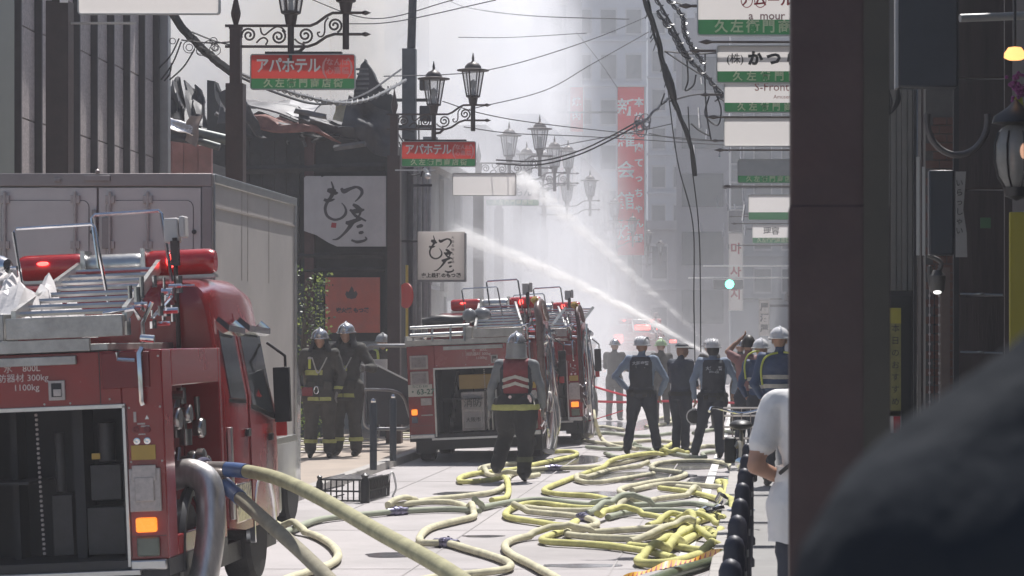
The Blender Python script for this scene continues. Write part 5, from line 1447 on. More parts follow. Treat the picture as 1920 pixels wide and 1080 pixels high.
def human(label, loc, yaw, H=1.72, build=1.0, shirt=C_POL, sleeve=None, trous=C_NAVY, glove=None, coat=False, legs=None, arms=None, headyaw=0, headpitch=0, lean=0.0, short=False, voxel=.013, fold=.011, neckm=None, shoe=C_BOOT, lk=1.12, foot_yaw=0, group=None, trap=False):
    """standing figure facing local +Y, then turned by yaw; returns (thing, body, joints)"""
    s = H / 1.72
    t = thing('person', label, 'person', loc, (0, 0, R(-yaw)), group)
    B = Body()
    sleeve = sleeve or shirt
    legs = legs or {}
    hipz = .92 * s
    L = {'hipL': (-.095, 0, .90), 'kneeL': (-.115, .015, .49), 'ankL': (-.13, -.01, .09), 'hipR': (.095, 0, .90), 'kneeR': (.115, .015, .49), 'ankR': (.13, -.01, .09)}
    L.update(legs)
    A = {'shL': (-.185, lean * .45, 1.405), 'elL': (-.26, -.02, 1.12), 'wrL': (-.24, .08, .88), 'shR': (.185, lean * .45, 1.405), 'elR': (.26, -.02, 1.12), 'wrR': (.24, .08, .88)}
    A.update(arms or {})
    V = lambda p: Vector(p) * s
    J = {k: V(p) for k, p in {**L, **A}.items() if k[:2] in ('hi', 'kn', 'an', 'sh', 'el', 'wr')}
    bw = build
    k_ = 1.18 if coat else 1.0
    for sd_ in 'LR':
        hp, kn, an = J['hip' + sd_], J['knee' + sd_], J['ank' + sd_]
        B.limb([hp, (hp + kn) / 2, kn, kn.lerp(an, .35), an + (kn - an) * .06], [r_ * s * lk for r_ in (.096 * bw, .086 * bw, .068, .066, .062)], trous, 3)
        ft = Vector((math.sin(R(foot_yaw)), math.cos(R(foot_yaw)), 0))
        B.limb([an + Vector((0, 0, -.03 * s)) - ft * .05 * s, an + ft * .06 * s + Vector((0, 0, -.045 * s)), an + ft * .15 * s + Vector((0, 0, -.06 * s))], [.045 * s, .043 * s, .032 * s], shoe, 4)
    zl = lambda z: Vector((0, lean * (z - .92), z)) * s
    top = [(zl(.84 if not coat else .70), .155 * bw * (1.12 if coat else 1), .115 * bw * (1.15 if coat else 1), 0), (zl(.93), .168 * bw, .122 * bw, 0)]
    if coat:
        B.torso([(zl(.74), .20 * bw, .155 * bw, 0), (zl(.85), .20 * bw, .15 * bw, 0), (zl(.95), .19 * bw, .14 * bw, 0)], shirt, 1)
    else:
        B.torso(top, trous, 2)
    B.torso([(zl(.94), .162 * bw, .118 * bw, 0), (zl(1.05), .148 * bw * (1.1 if coat else 1), .108 * bw * (1.15 if coat else 1), 0), (zl(1.20), .168 * bw, .118 * bw, 0), (zl(1.32), .185 * bw, .122 * bw, 0), (zl(1.40), .165 * bw, .105 * bw, 0), (zl(1.455), .095, .075, 0), (zl(1.47), .05, .05, 0)], shirt, 1)
    if trap:
        for sd_ in 'LR': B.limb([zl(1.47), J['sh' + sd_]], [.085 * s * bw, .070 * s * bw], shirt, 1)
    nb = zl(1.44)
    hc = zl(1.60) + Vector((math.sin(R(headyaw)) * .015, math.cos(R(headyaw)) * (.02 + headpitch * -.0008), 0)) * s
    B.limb([nb, hc + Vector((0, -.01, -.05)) * s], [.060 * s, .052 * s], neckm or SKIN, 5)
    for sd_ in 'LR':
        sh, el, wr = J['sh' + sd_], J['el' + sd_], J['wr' + sd_]
        B.limb([zl(1.38) + (sh - zl(1.38)) * .5, sh], [.070 * s * bw, .066 * s * bw * k_], sleeve, 6)
        if short:
            mid = sh.lerp(el, .62)
            B.limb([sh, mid], [.068 * s * bw, .062 * s * bw], sleeve, 6)
            B.limb([mid, el], [.046 * s, .040 * s], SKIN, 7)
            B.limb([el, el.lerp(wr, .4), wr], [.040 * s, .039 * s, .026 * s], SKIN, 7)
        else:
            B.limb([sh, sh.lerp(el, .5), el, el.lerp(wr, .45), wr], [r_ * s * k_ for r_ in (.064 * bw, .058, .052, .048, .037)], sleeve, 6)
        d = (wr - el).normalized()
        gm = B.mi(glove or SKIN)
        hd = A.get('hd' + sd_)
        hand_mesh(B.hands, wr, Vector(hd) if hd else d, A.get('pn' + sd_, (1 if sd_ == 'L' else -1, 0, 0)), (1 if sd_ == 'L' else -1), s * 1.02, A.get('curl' + sd_, .6), gm)
    head_mesh(B.hands, hc, headyaw, headpitch, s, B.mi(SKIN), B.mi(HAIR))
    ob = B.finish(t, voxel, fold)
    J['head'] = hc; J['s'] = s
    return t, B, J
def dome(mb, c, r, s, yaw=0, pitch=0, zmin=-.3, mi=0, n=20):
    """helmet shell: part of an ellipsoid above zmin"""
    Rm = Matrix.Rotation(R(-yaw), 3, 'Z') @ Matrix.Rotation(R(pitch), 3, 'X')
    prof = []
    th1 = math.acos(zmin)
    rings = []
    for i in range(9):
        th = .02 + (th1 - .02) * i / 8
        rings.append([Rm @ Vector((r[0] * math.sin(th) * math.cos(a), r[1] * math.sin(th) * math.sin(a), r[2] * math.cos(th))) * s + Vector(c) for a in [2 * PI * k / n for k in range(n)]])
    mb.loft(rings, caps=True, mi=mi)
def helmet(J, parent, m, yaw=0, kind='work', name='helmet'):
    c = J['head'] + Vector((0, 0, .03)) * J['s']; s = J['s']
    Rm = Matrix.Rotation(R(-yaw), 3, 'Z')
    b = MB(); dome(b, c, (.115, .135, .125), s, yaw, 0, .02)
    rim = [c + Rm @ Vector((.118 * math.cos(a), .138 * math.sin(a) + (.035 * max(0, math.sin(a))), -.002 - .012 * max(0, math.sin(a)))) * s for a in [2 * PI * k / 24 for k in range(25)]]
    b.tube(rim, .011 * s, 6)
    if kind == 'bike':
        for k in (-2, -1, 0, 1, 2):
            pts = [c + Rm @ Vector((k * .035, .125 * math.cos(R(a)), .118 * math.sin(R(a)) * (1 - .06 * abs(k)) + .008)) * s for a in range(10, 171, 16)]
            b.tube(pts, .012 * s, 5)
    if kind == 'fire':
        pts = [c + Rm @ Vector((0, .13 * math.cos(R(a)), .13 * math.sin(R(a)))) * s for a in range(5, 176, 17)]
        b.tube(pts, .016 * s, 6)
        b.ell(c + Rm @ Vector((0, .135, .04)) * s, (.03 * s, .015 * s, .04 * s), 8, 6)
    if kind == 'work':
        pts = [c + Rm @ Vector((0, .13 * math.cos(R(a)), .122 * math.sin(R(a)))) * s for a in range(15, 166, 15)]
        b.tube(pts, .014 * s, 6)
    return b.build(name, m, parent)
def vest_text(parent, y, z, s, words):
    for i, (w_, sz) in enumerate(words):
        text(w_, sz, (0, y, z - i * .05 * s), mat('vest print', (0.55, 0.57, 0.62), 0.5, var=0.1), parent, bold=.001)
def belt(B, t, J, z=.93, m=None, bags=True):
    s = J['s']
    B.shell('belt', m or M_BLACK, .014, (1, 2, 3), band((z - .03) * s, (z + .03) * s), t)
    if bags:
        b = MB()
        for (x, y, w, h) in ((-.19, 0, .05, .14), (.19, .02, .045, .12), (-.12, -.13, .06, .07), (.06, -.13, .06, .08), (.14, -.10, .04, .1)):
            b.box((x * s, y * s, (z - .03) * s), (w, .05, h))
        b.each('belt_pouch', M_BLACK, t, bevel=.01)

# ---- police officers (seen from behind)
P1, B1_, J1 = human('police officer in white ribbed helmet standing with legs apart and both hands on the belt', ground(1203, 852), 4, 1.71, build=1.18, arms={'elL': (-.40, -.06, 1.16), 'wrL': (-.22, .0, .98), 'hdL': (.4, .4, -.5), 'pnL': (0, 0, -1), 'elR': (.37, -.02, 1.12), 'wrR': (.27, .06, .90), 'hdR': (-.1, .4, -.7)},
    legs={'kneeL': (-.155, .02, .49), 'ankL': (-.215, -.03, .09), 'kneeR': (.165, .02, .49), 'ankR': (.235, .03, .09)}, headyaw=15)
B1_.shell('vest', C_VEST, .016, (1,), band(.97, 1.43) + [((.155, 0, 0), (1, 0, 0)), ((-.155, 0, 0), (-1, 0, 0))], P1)
helmet(J1, P1, H_WHT, 15, 'bike'); belt(B1_, P1, J1); vest_text(P1, -.150, 1.345, 1, (('大阪府警', .062), ('POLICE', .042)))
MB().tube(smoothline([(-.21, .05, 1.0), (-.27, .02, 1.08), (-.33, .0, 1.16)], 4), .006, 4).build('radio_aerial', M_BLACK, P1)
P2, B2_, J2 = human('officer in dark cap and navy shirt looking down between the two vested officers', ground(1276, 849), 38, 1.64, build=1.15, shirt=C_NAVY2, arms={'elL': (-.24, .05, 1.13), 'wrL': (-.12, .27, 1.08), 'elR': (.24, .05, 1.13), 'wrR': (.10, .28, 1.06)}, headyaw=28, headpitch=-22, legs={'ankL': (-.09, 0, .09), 'kneeL': (-.09, .02, .49), 'ankR': (.09, 0, .09), 'kneeR': (.09, .02, .49)})
c = J2['head'] + Vector((0, 0, .045)); b = MB(); dome(b, c, (.105, .118, .085), J2['s'], 28, -8, .05)
b.build('cap', C_VEST, P2)
b = MB(); Rm = Matrix.Rotation(R(-28), 3, 'Z'); b.tube([c + Rm @ Vector((.102 * math.cos(a), .114 * math.sin(a), .012)) for a in [2 * PI * k / 20 for k in range(21)]], .009, 5); b.build('cap_band', M_INKW, P2)
b = MB(); b.add([c + Rm @ Vector(p) for p in ((-.08, .07, .0), (.08, .07, .0), (.06, .17, -.02), (-.06, .17, -.02), (-.08, .07, .012), (.08, .07, .012), (.06, .17, -.01), (-.06, .17, -.01))], [(0, 1, 2, 3), (7, 6, 5, 4), (0, 4, 5, 1), (1, 5, 6, 2), (2, 6, 7, 3), (3, 7, 4, 0)]); b.build('cap_peak', C_VEST, P2)
belt(B2_, P2, J2, bags=False)
P3, B3_, J3 = human('police officer in white helmet and printed vest carrying a spare helmet in one hand', ground(1337, 860), -6, 1.68, build=1.18, arms={'elL': (-.30, -.03, 1.13), 'wrL': (-.27, .03, .90), 'elR': (.34, -.0, 1.14), 'wrR': (.31, .16, .97)},
    legs={'kneeL': (-.17, .03, .49), 'ankL': (-.26, .08, .09), 'kneeR': (.09, .015, .49), 'ankR': (.10, -.03, .09)}, headyaw=8, headpitch=-12)
B3_.shell('vest', C_VEST, .016, (1,), band(.95, 1.40) + [((.15, 0, 0), (1, 0, 0)), ((-.15, 0, 0), (-1, 0, 0))], P3)
helmet(J3, P3, H_WHT, 8, 'bike'); belt(B3_, P3, J3); vest_text(P3, -.150, 1.285, 1, (('大阪府警', .060), ('POLICE', .042)))
b = MB(); dome(b, J3['head'] + Vector((0, -.01, .0)), (.09, .115, .12), 1, 8, 0, -.75); b.build('hair', HAIR, P3)
hh = thing('spare_helmet', 'spare white helmet with black inside hanging from the officer\'s hand', 'helmet', ground(1337, 860) + Vector((-.27, -.01, .60)))
b = MB(); dome(b, (0, 0, 0), (.115, .12, .12), 1, 0, -80, .05); b.build('helmet_shell', H_WHT, hh)
b = MB(); b.ell((0, -.006, 0), (.098, .014, .098)); b.build('helmet_lining', M_BLACK, hh)
b = MB(); b.tube([(-.04, -.03, .02), (0, -.02, .16), (.05, -.03, .0)], .006, 5); b.build('chin_strap', M_BLACK, hh)

# ---- firefighter in the red vest, walking away
F0, B0, J0 = human('firefighter in silver helmet and red vest with pale chevrons walking away from the camera', ground(968, 903), 0, 1.75, build=1.22, lk=1.42, shirt=C_REDV, sleeve=C_GRYS, trous=C_BLK, arms={'shL': (-.195, 0, 1.37), 'shR': (.195, 0, 1.37), 'elL': (-.29, -.03, 1.11), 'wrL': (-.31, .07, .86), 'elR': (.29, -.02, 1.12), 'wrR': (.30, .10, .88)}, glove=C_GLV,
    legs={'hipL': (-.10, 0, .9), 'kneeL': (-.14, .17, .55), 'ankL': (-.24, .12, .17), 'kneeR': (.11, -.02, .48), 'ankR': (.10, -.08, .09)}, neckm=HOOD)
B0.shell('vest_side', C_VEST, .006, (1,), band(1.0, 1.40) + [((.145, 0, 0), (-1, 0, 0))], F0)
B0.shell('vest_side', C_VEST, .006, (1,), band(1.0, 1.40) + [((-.145, 0, 0), (1, 0, 0))], F0)
B0.shell('waist_band', C_BLK, .012, (1, 2), band(.92, 1.06), F0)
B0.shell('coat_hem', M_YREF, .022, (1, 2, 3), band(.865, .925), F0)
for z in (1.245, 1.165):
    for sg in (-1, 1):
        B0.shell('chevron', M_SREF, .014, (1,), [((0, 0, z), (-sg * .32, 0, -1)), ((0, 0, z + .04), (sg * .32, 0, 1)), ((0, 0, 0), (-sg, 0, 0)), ((0, 0, 0), (0, 1, 0)), ((sg * .15, 0, 0), (sg, 0, 0))], F0)
b = MB(); cc_ = J0['head']; dome(b, cc_ + Vector((0, 0, .03)), (.118, .14, .135), J0['s'], 0, 0, .0)
b.tube([cc_ + Vector((0, .13 * math.cos(R(a)), .04 + .135 * math.sin(R(a)))) for a in range(5, 176, 17)], .016, 6)
b.build('helmet', H_SIL, F0)
b = MB(); rg = []
for (z, rx, ry) in ((.035, .118, .137), (-.03, .122, .138), (-.10, .125, .14), (-.14, .136, .145), (-.155, .125, .12)):
    rg.append([cc_ + Vector((rx * math.cos(a), ry * math.sin(a) - .01, z)) for a in [2 * PI * k / 24 for k in range(24)]])
b.loft(rg, caps=False); b.build('helmet_cape', H_GRY, F0)
b = MB(); b.box((.17, -.10, 1.0), (.05, .05, .09)); b.tube([(.18, -.13, 1.06), (.21, -.14, 1.0), (.23, -.12, .93)], .012, 6); b.lathe([(.02, 0), (.02, .02), (0, .02)], (-.06, -.15, 1.02), 8, ax=(0, -1, 0)); b.build('belt_fitting', M_CHROME, F0)
B0.shell('boot_band', mat('olive band', (0.10, 0.11, 0.06), 0.7, var=0.2), .010, (3,), band(.24, .30) + [((0, 0, 0), (-1, 0, 0))], F0)

# ---- two firefighters standing at left, facing the camera
def ff_coat(label, loc, yaw, H, arms, red=False):
    t, B, J = human(label, loc, yaw, H, build=1.15, lk=1.32, shirt=C_COAT, trous=C_COAT, coat=True, glove=C_GLV, arms=arms, neckm=HOOD, voxel=.014)
    s = J['s']
    B.shell('reflective_band', M_YREF, .012, (1,), band(.775 * s, .825 * s), t)
    B.shell('reflective_band', M_YREF, .012, (3,), band(.20 * s, .25 * s), t)
    B.shell('reflective_patch', M_YREF, .012, (1,), band(1.12 * s, 1.19 * s) + [((-.04, 0, 0), (-1, 0, 0)), ((0, 0, 0), (0, -1, 0))], t)
    B.shell('cuff_band', M_YREF, .010, (6,), band(.93 * s, .97 * s), t)
    helmet(J, t, H_SIL, 0, 'fire')
    b = MB(); rg = []
    for (z, rx, ry) in ((.03, .105, .115), (-.04, .118, .118), (-.10, .135, .13), (-.15, .17, .15), (-.17, .17, .15)):
        rg.append([J['head'] + Vector((rx * math.cos(R(a)), ry * math.sin(R(a)) - .005, z)) * s for a in range(125, 416, 12)])
    n = len(rg[0]); vs = [v for r_ in rg for v in r_]
    b.add(vs, [(i * n + k, i * n + k + 1, (i + 1) * n + k + 1, (i + 1) * n + k) for i in range(len(rg) - 1) for k in range(n - 1)])
    b.build('hood', HOOD, t)
    b = MB(); b.tube(smoothline([(-.10, .125, 1.36), (-.02, .165, 1.20), (.03, .16, 1.16), (.10, .13, 1.36)], 5), .010, 5); b.build('chest_strap', M_SREF, t)
    b = MB(); b.tube([(0, .105, 1.34), (0.0, .158, 1.25), (.01, .165, 1.0), (0, .19, .78)], .007, 5); b.build('coat_zip', M_BLACK, t)
    for x in (-.11, .11): MB().box((x, .165, .98), (.11, .03, .12)).build('pocket', C_COAT, t, bevel=.01)
    return t, B, J
G1, GB, GJ = ff_coat('firefighter in dark coat with a yellow torch on the chest and a red pouch', ground(600, 858, .1), 174, 1.72, {'elL': (-.30, .02, 1.12), 'wrL': (-.24, .12, .90), 'elR': (.31, .02, 1.12), 'wrR': (.26, .12, .90)})
b = MB(); b.box((.13, .15, 1.27), (.035, .04, .13)); b.build('torch', C_YEL, G1, bevel=.008)
b = MB(); b.lathe([(.024, 0), (.024, .03), (0, .035)], (.13, .16, 1.335), 10); b.build('torch_head', M_SREF, G1)
b = MB(); b.box((.16, .17, .90), (.15, .05, .12)); b.build('red_pouch', C_REDV, G1, bevel=.015)
b = MB(); b.tube([(.04 + .03 * math.cos(a), .19, .92 + .05 * math.sin(a)) for a in [2 * PI * k / 12 for k in range(13)]], .007, 5); b.build('carabiner', M_CHROME, G1)
G2, GB2, GJ2 = ff_coat('taller firefighter in dark coat with one glove raised, beside the one with the torch', ground(650, 855, .1), 186, 1.80, {'elL': (-.36, .0, 1.15), 'wrL': (-.30, .18, 1.16), 'elR': (.30, .02, 1.12), 'wrR': (.25, .12, .90)})

# ---- man in the white T-shirt by the near post
T1, TB, TJ = human('man in a loose white T-shirt with bent arm, half hidden by the near post', (.285, 12.5, .09), 6, 1.68, build=1.12, shirt=C_WHT, short=True, trous=C_NAVY,
    arms={'shL': (-.205, .0, 1.37), 'elL': (-.30, -.06, 1.08), 'wrL': (-.12, .14, .98), 'hdL': (.7, .3, -.1), 'pnL': (0, -1, 0), 'curlL': 1.2, 'elR': (.27, -.03, 1.10), 'wrR': (.2, .15, 1.0)}, headyaw=30, headpitch=-20, voxel=.010, fold=.009)
TB.shell('shirt_skirt', C_WHT, .034, (1, 2, 3), band(.70, 1.06), T1)
b = MB(); b.tube(smoothline([(-.17, -.10, 1.02), (-.08, -.155, 1.10), (.06, -.155, 1.28), (.15, -.10, 1.42)], 6), .010, 5); b.build('bag_strap', M_BLACK, T1)
b = MB(); dome(b, TJ['head'] + Vector((0, -.01, .01)), (.088, .112, .125), 1, 30, -20, -.35); b.build('hair', HAIR, T1)

# ---- officials in blue vests with lime piping
for (lab, px, Yd, H, bw, kind) in (('taller official in white helmet and blue vest with lime piping beside the near post', 1462, 29.5, 1.73, 1.15, 'work'), ('shorter official in white helmet and blue banded vest behind the taller one', 1427, 33.5, 1.60, 1.0, 'work')):
    x = (px - VX) / FPX * Yd
    t, B, J = human(lab, (x, Yd, .09), -4, H, build=bw, shirt=C_BLUE, sleeve=C_BLUE, trous=C_NAVY, arms={'elL': (-.28, .02, 1.12), 'wrL': (-.20, .16, .98), 'elR': (.28, .02, 1.12), 'wrR': (.20, .16, .98)})
    s = J['s']
    helmet(J, t, H_WHT, -10, 'work')
    for z in (1.18, 1.08): B.shell('reflective_band', M_SREF, .011, (1,), band(z * s, (z + .045) * s), t)
    b = MB()
    for sg in (-1, 1): b.tube(smoothline([(sg * .03, -.10, 1.475), (sg * .12, -.125, 1.455), (sg * .185, -.11, 1.40), (sg * .215, -.10, 1.28), (sg * .20, -.10, 1.12)], 5), .012, 5)
    o = b.each('piping', C_YEL, t)
    o.scale = (s * bw, s * bw, s)
# ---- bystander raising an arm
U1, UB, UJ = human('bystander in dull red shirt with one bare hand raised to the head', (at(1404, 0, 35).x, 35, .09), 0, 1.66, shirt=C_SHIRTR, short=True, trous=C_NAVY, arms={'shL': (-.18, .02, 1.42), 'elL': (-.30, .10, 1.50), 'wrL': (-.13, .14, 1.66), 'elR': (.28, .02, 1.12), 'wrR': (.22, .12, .92)}, headyaw=-10)
b = MB(); dome(b, UJ['head'] + Vector((0, -.01, .01)), (.088, .112, .125), 1, 0, 0, -.35); b.build('hair', HAIR, U1)
# ---- person behind the guard rail
V1, VB, VJ = human('firefighter with lime shoulder straps partly hidden behind the rounded guard rail', (at(733, 0, 44).x + .05, 42.6, .1), 160, 1.66, shirt=C_COAT, trous=C_COAT, coat=True, headpitch=-20, neckm=HOOD)
helmet(VJ, V1, H_GRY, 0, 'fire')
b = MB()
for x in (-.10, .10): b.tube(smoothline([(x, -.10, 1.42), (x, .13, 1.40), (x * .9, .16, 1.2), (x * .8, .17, .95)], 4), .022, 4)
b.each('shoulder_strap', C_YEL, V1)
# ---- firefighters far off in the mist
for i, (lab, px, Yd, yw) in enumerate([('hazy firefighter between the half hidden fire engine and the officers', 1152, 55, 20), ('hazy firefighter in pale green helmet between the officers', 1240, 52, -30), ('hazy firefighter holding the nozzle behind the officer with the spare helmet', 1330, 50, -40), ('hazy helmeted figure in the mist near the raised arm', 1388, 48, 10), ('hazy figure crouched over hoses far behind the officers', 1108, 62, 60)]):
    t, B, J = human(lab, ((px - VX) / FPX * Yd, Yd, 0), yw, 1.66, shirt=C_COAT, trous=C_COAT, coat=True, voxel=.024, fold=.004, arms={'elL': (-.26, .12, 1.15), 'wrL': (-.08, .36, 1.20), 'elR': (.26, .12, 1.10), 'wrR': (.10, .36, 1.10)})
    helmet(J, t, mat('pale green helmet', (0.45, 0.6, 0.35), 0.3, var=0.1) if i == 1 else H_SIL, yw * 0, 'fire')

# ---- photographer whose shoulder fills the lower right corner
X1, XB, XJ = human('out of focus figure whose dark jacket shoulder looms close to the camera', (.337, 1.15, .09), 0, 1.95, build=1.32, trap=True, shirt=C_JKT, trous=C_BLK, voxel=.010, fold=.006,
    arms={'shL': (-.20, .0, 1.35), 'elL': (-.36, -.02, 1.08), 'wrL': (-.18, .20, 1.0), 'shR': (.20, .0, 1.35), 'elR': (.30, -.02, 1.10), 'wrR': (.14, .2, 1.0)})
b = MB(); dome(b, XJ['head'] + Vector((0, -.01, .01)), (.09, .115, .128), XJ['s'], 0, 0, -.35); b.build('hair', HAIR, X1)
# ================================================================== HOSES AND SMALL THINGS
HR = .034
PLACED = []
def lay_hose(label, pix, m, r=HR, group=None, coup=(), start=None, n=8, name='fire_hose', air=None):
    """a hose along ground points seen in the photograph; where it crosses an earlier hose it climbs over it"""
    z0 = r + .004
    pts = [ground(px, py, z0) for px, py in pix]
    q = smoothline(pts, n)
    # even spacing
    L = [0]
    for i in range(1, len(q)): L.append(L[-1] + (q[i] - q[i - 1]).length)
    N = max(8, int(L[-1] / .055))
    arr = np.array([tuple(v) for v in q]); Ls = np.array(L)
    tt = np.linspace(0, L[-1], N)
    P = np.stack([np.interp(tt, Ls, arr[:, k]) for k in range(3)], 1)
    lift = np.zeros(N)
    for Q in PLACED:
        for i in range(N):
            d = np.hypot(Q[:, 0] - P[i, 0], Q[:, 1] - P[i, 1])
            j = d.argmin()
            if d[j] < .085: lift[i] = max(lift[i], Q[j, 2] + 2 * r * math.sqrt(max(0, 1 - (d[j] / .087) ** 2)) - z0)
    lift = np.minimum(lift, .115)
    for _ in range(3): # ease the climb out along the hose
        a = lift.copy()
        a[1:] = np.maximum(a[1:], lift[:-1] * .80); a[:-1] = np.maximum(a[:-1], lift[1:] * .80); lift = a
    P[:, 2] += lift
    k = np.ones(5) / 5
    P[2:-2, 0] = np.convolve(P[:, 0], k, 'valid'); P[2:-2, 1] = np.convolve(P[:, 1], k, 'valid')
    PLACED.append(P)
    hid = rnd.uniform(0, 50)
    rr = [r * (1 + .12 * noise.noise(Vector((i * .13, hid, 0)))) for i in range(N)]
    t = MB(); t.tube([Vector(p) for p in P], rr, 12, flat=.88)
    o = t.build(name, m)
    tag(o, label, 'hose', group)
    for (px, py) in coup:
        g = ground(px, py, z0); d = np.hypot(P[:, 0] - g.x, P[:, 1] - g.y); j = int(np.clip(d.argmin(), 2, N - 3))
        a = Vector(P[j - 2]); b = Vector(P[j + 2]); c = Vector(P[j]); ax = (b - a).normalized()
        c_ = MB()
        c_.lathe([(r * 1.05, -.13), (r * 1.12, -.12), (r * 1.12, -.06), (r * 1.45, -.05), (r * 1.5, -.015), (r * 1.3, -.01), (r * 1.3, .01), (r * 1.5, .015), (r * 1.45, .05), (r * 1.12, .06), (r * 1.12, .12), (r * 1.05, .13)], c, 14, ax=ax)
        s_ = ax.cross(Vector((0, 0, 1))).normalized()
        for k_ in range(4):
            a_ = k_ * PI / 2 + .5
            dd = s_ * math.cos(a_) + Vector((0, 0, 1)) * math.sin(a_)
            c_.cyl(c + dd * r * 1.3, c + dd * r * 1.85, .012, n=6)
        cp = c_.build('coupling', M_COUP, o)
    return o
lay_hose('pale hose winding from the truck wheel past a metal coupling under the far loop', [(530, 1000), (556, 990), (600, 974), (680, 965), (747, 959), (840, 955), (900, 958)], M_HOSEC, coup=[(747, 959)])
lay_hose('pale hose making a short hook beside the front wheel of the box truck', [(500, 975), (540, 990), (589, 1003), (622, 1022), (634, 1043), (615, 1060), (560, 1078), (500, 1100)], M_HOSEA)
lay_hose('pale yellow hose looping twice in the centre of the road with a lugged coupling', [(727, 949), (790, 942), (848, 942), (880, 954), (888, 968), (850, 978), (806, 990), (787, 1008), (797, 1019), (837, 1018), (880, 1030), (925, 1043), (955, 1056), (950, 1067), (900, 1074), (820, 1082), (740, 1098)], M_HOSEA, coup=[(837, 1018)])
lay_hose('straight pale hose running from the kerb rack towards the walking firefighter', [(727, 951), (790, 939), (870, 930), (925, 922), (948, 908), (958, 890), (990, 881), (1040, 878), (1110, 876), (1160, 868), (1205, 858), (1235, 850)], M_HOSEA, coup=[(1040, 878)])
lay_hose('bright yellow hose bent in a hook around the feet of the walking firefighter', [(922, 938), (948, 933), (953, 915), (938, 901), (905, 901), (866, 904), (864, 895), (895, 887), (963, 880), (1000, 871), (1045, 862), (1081, 853), (1070, 846), (1020, 848)], M_HOSEB)
lay_hose('long bright yellow hose zigzagging down the middle of the road', [(1250, 850), (1215, 857), (1160, 868), (1107, 884), (1057, 902), (1020, 919), (1053, 927), (1110, 930), (1142, 938), (1145, 948), (1120, 953), (1073, 951), (1010, 943), (965, 950), (950, 968), (1010, 979), (1060, 986), (1082, 976), (1062, 992), (1015, 1013), (1080, 1019), (1140, 1023), (1215, 1034), (1262, 1046)], M_HOSEB)
lay_hose('grey green hose lying behind the yellow zigzag in the centre of the road', [(890, 955), (940, 944), (1010, 936), (1080, 944), (1150, 949), (1222, 945)], M_HOSEC)
lay_hose('pale hose with a violet coupling crossing over the yellow zigzag', [(963, 956), (1020, 962), (1073, 967), (1110, 974), (1118, 984), (1085, 992), (1062, 1001), (1110, 1007), (1187, 1010), (1240, 1003), (1275, 996)], M_HOSEA, coup=[(1088, 970), (1268, 998)])
lay_hose('pale hose making a wide single bend in front of the yellow zigzag hose', [(1075, 1105), (1045, 1085), (995, 1058), (957, 1038), (947, 1022), (968, 1010), (1015, 1003), (1080, 1000), (1180, 993), (1290, 985)], M_HOSEA)
lay_hose('pale hose bending into the pile from a sharp corner near the right kerb', [(1208, 936), (1168, 925), (1166, 916), (1215, 905), (1260, 898), (1285, 890), (1272, 885), (1228, 880), (1224, 872), (1250, 866), (1317, 864), (1362, 869), (1374, 882)], M_HOSEA)
lay_hose('grey hose dropping behind the officers feet to the right kerb', [(1190, 838), (1259, 849), (1300, 857), (1322, 858), (1318, 850), (1350, 846)], M_HOSEC)
lay_hose('pale yellow hose running straight along the back of the pile to the kerb', [(1185, 919), (1240, 908), (1300, 909), (1374, 916), (1376, 924), (1362, 945)], M_HOSEA)
lay_hose('yellow hose crossing diagonally through the middle of the pile', [(1237, 915), (1290, 922), (1334, 932), (1365, 945), (1360, 962), (1312, 976), (1282, 990)], M_HOSEB)
lay_hose('grey green hose with its end showing beside the wet metal nozzle', [(1140, 970), (1175, 961), (1211, 957), (1260, 957), (1312, 960), (1330, 966)], M_HOSEC, coup=[(1320, 963)])
lay_hose('pale yellow hose sweeping over the pile towards the folded corner', [(1120, 975), (1158, 963), (1220, 966), (1262, 977), (1300, 987), (1272, 1003), (1250, 1020), (1290, 1028), (1340, 1035)], M_HOSEB)
lay_hose('short fat yellow hose folded back on itself at the front of the pile', [(1340, 1004), (1325, 992), (1295, 1008), (1257, 1028), (1205, 1043), (1200, 1055), (1245, 1057), (1290, 1046), (1345, 1030)], M_HOSEB, r=.038)
lay_hose('dark green wet hose beside the caution tape at the foot of the hose pile', [(1200, 1100), (1257, 1076), (1317, 1056), (1366, 1038)], mat('wet green hose', (0.12, 0.15, 0.09), 0.35, var=0.3), r=.05)
lay_hose('pale hose end with red collar pointing at the folded hose', [(1180, 1015), (1225, 1008), (1262, 999), (1300, 996)], M_HOSEA)
lay_hose('grey hose curving behind the boots of the officer with hands on the belt', [(1135, 850), (1160, 857), (1200, 852), (1240, 842), (1265, 836)], M_HOSEC)
FARL = ['grey hose lying straight in the mist beside the half hidden fire engine', 'pale hose running behind the boots of the capped officer', 'short grey hose between the hanging hose and the officer with hands on belt', 'small curled pale hose end on the wet road between the officers', 'pale hose in the mist behind the officer with the spare helmet', 'pale hose passing just behind the spare helmet', 'pale hose furthest down the wet road by the cordon rope', 'bright yellow hose bundle between the boots of two officers']
for i, (pix, m_) in enumerate([([(1095, 815), (1140, 812), (1200, 818), (1260, 812)], M_HOSEC), ([(1090, 826), (1150, 832), (1220, 826), (1300, 832)], M_HOSEA), ([(1100, 838), (1150, 842), (1200, 836)], M_HOSEC), ([(1210, 800), (1240, 796), (1262, 790), (1250, 782), (1230, 786)], M_HOSEA),
                               ([(1300, 812), (1340, 806), (1380, 812)], M_HOSEC), ([(1290, 842), (1330, 836), (1375, 840)], M_HOSEA), ([(1100, 804), (1130, 800), (1170, 806)], M_HOSEA), ([(1262, 838), (1240, 846), (1252, 852), (1290, 848)], M_HOSEB)]):
    lay_hose(FARL[i], pix, m_, group='hoses behind the officers')
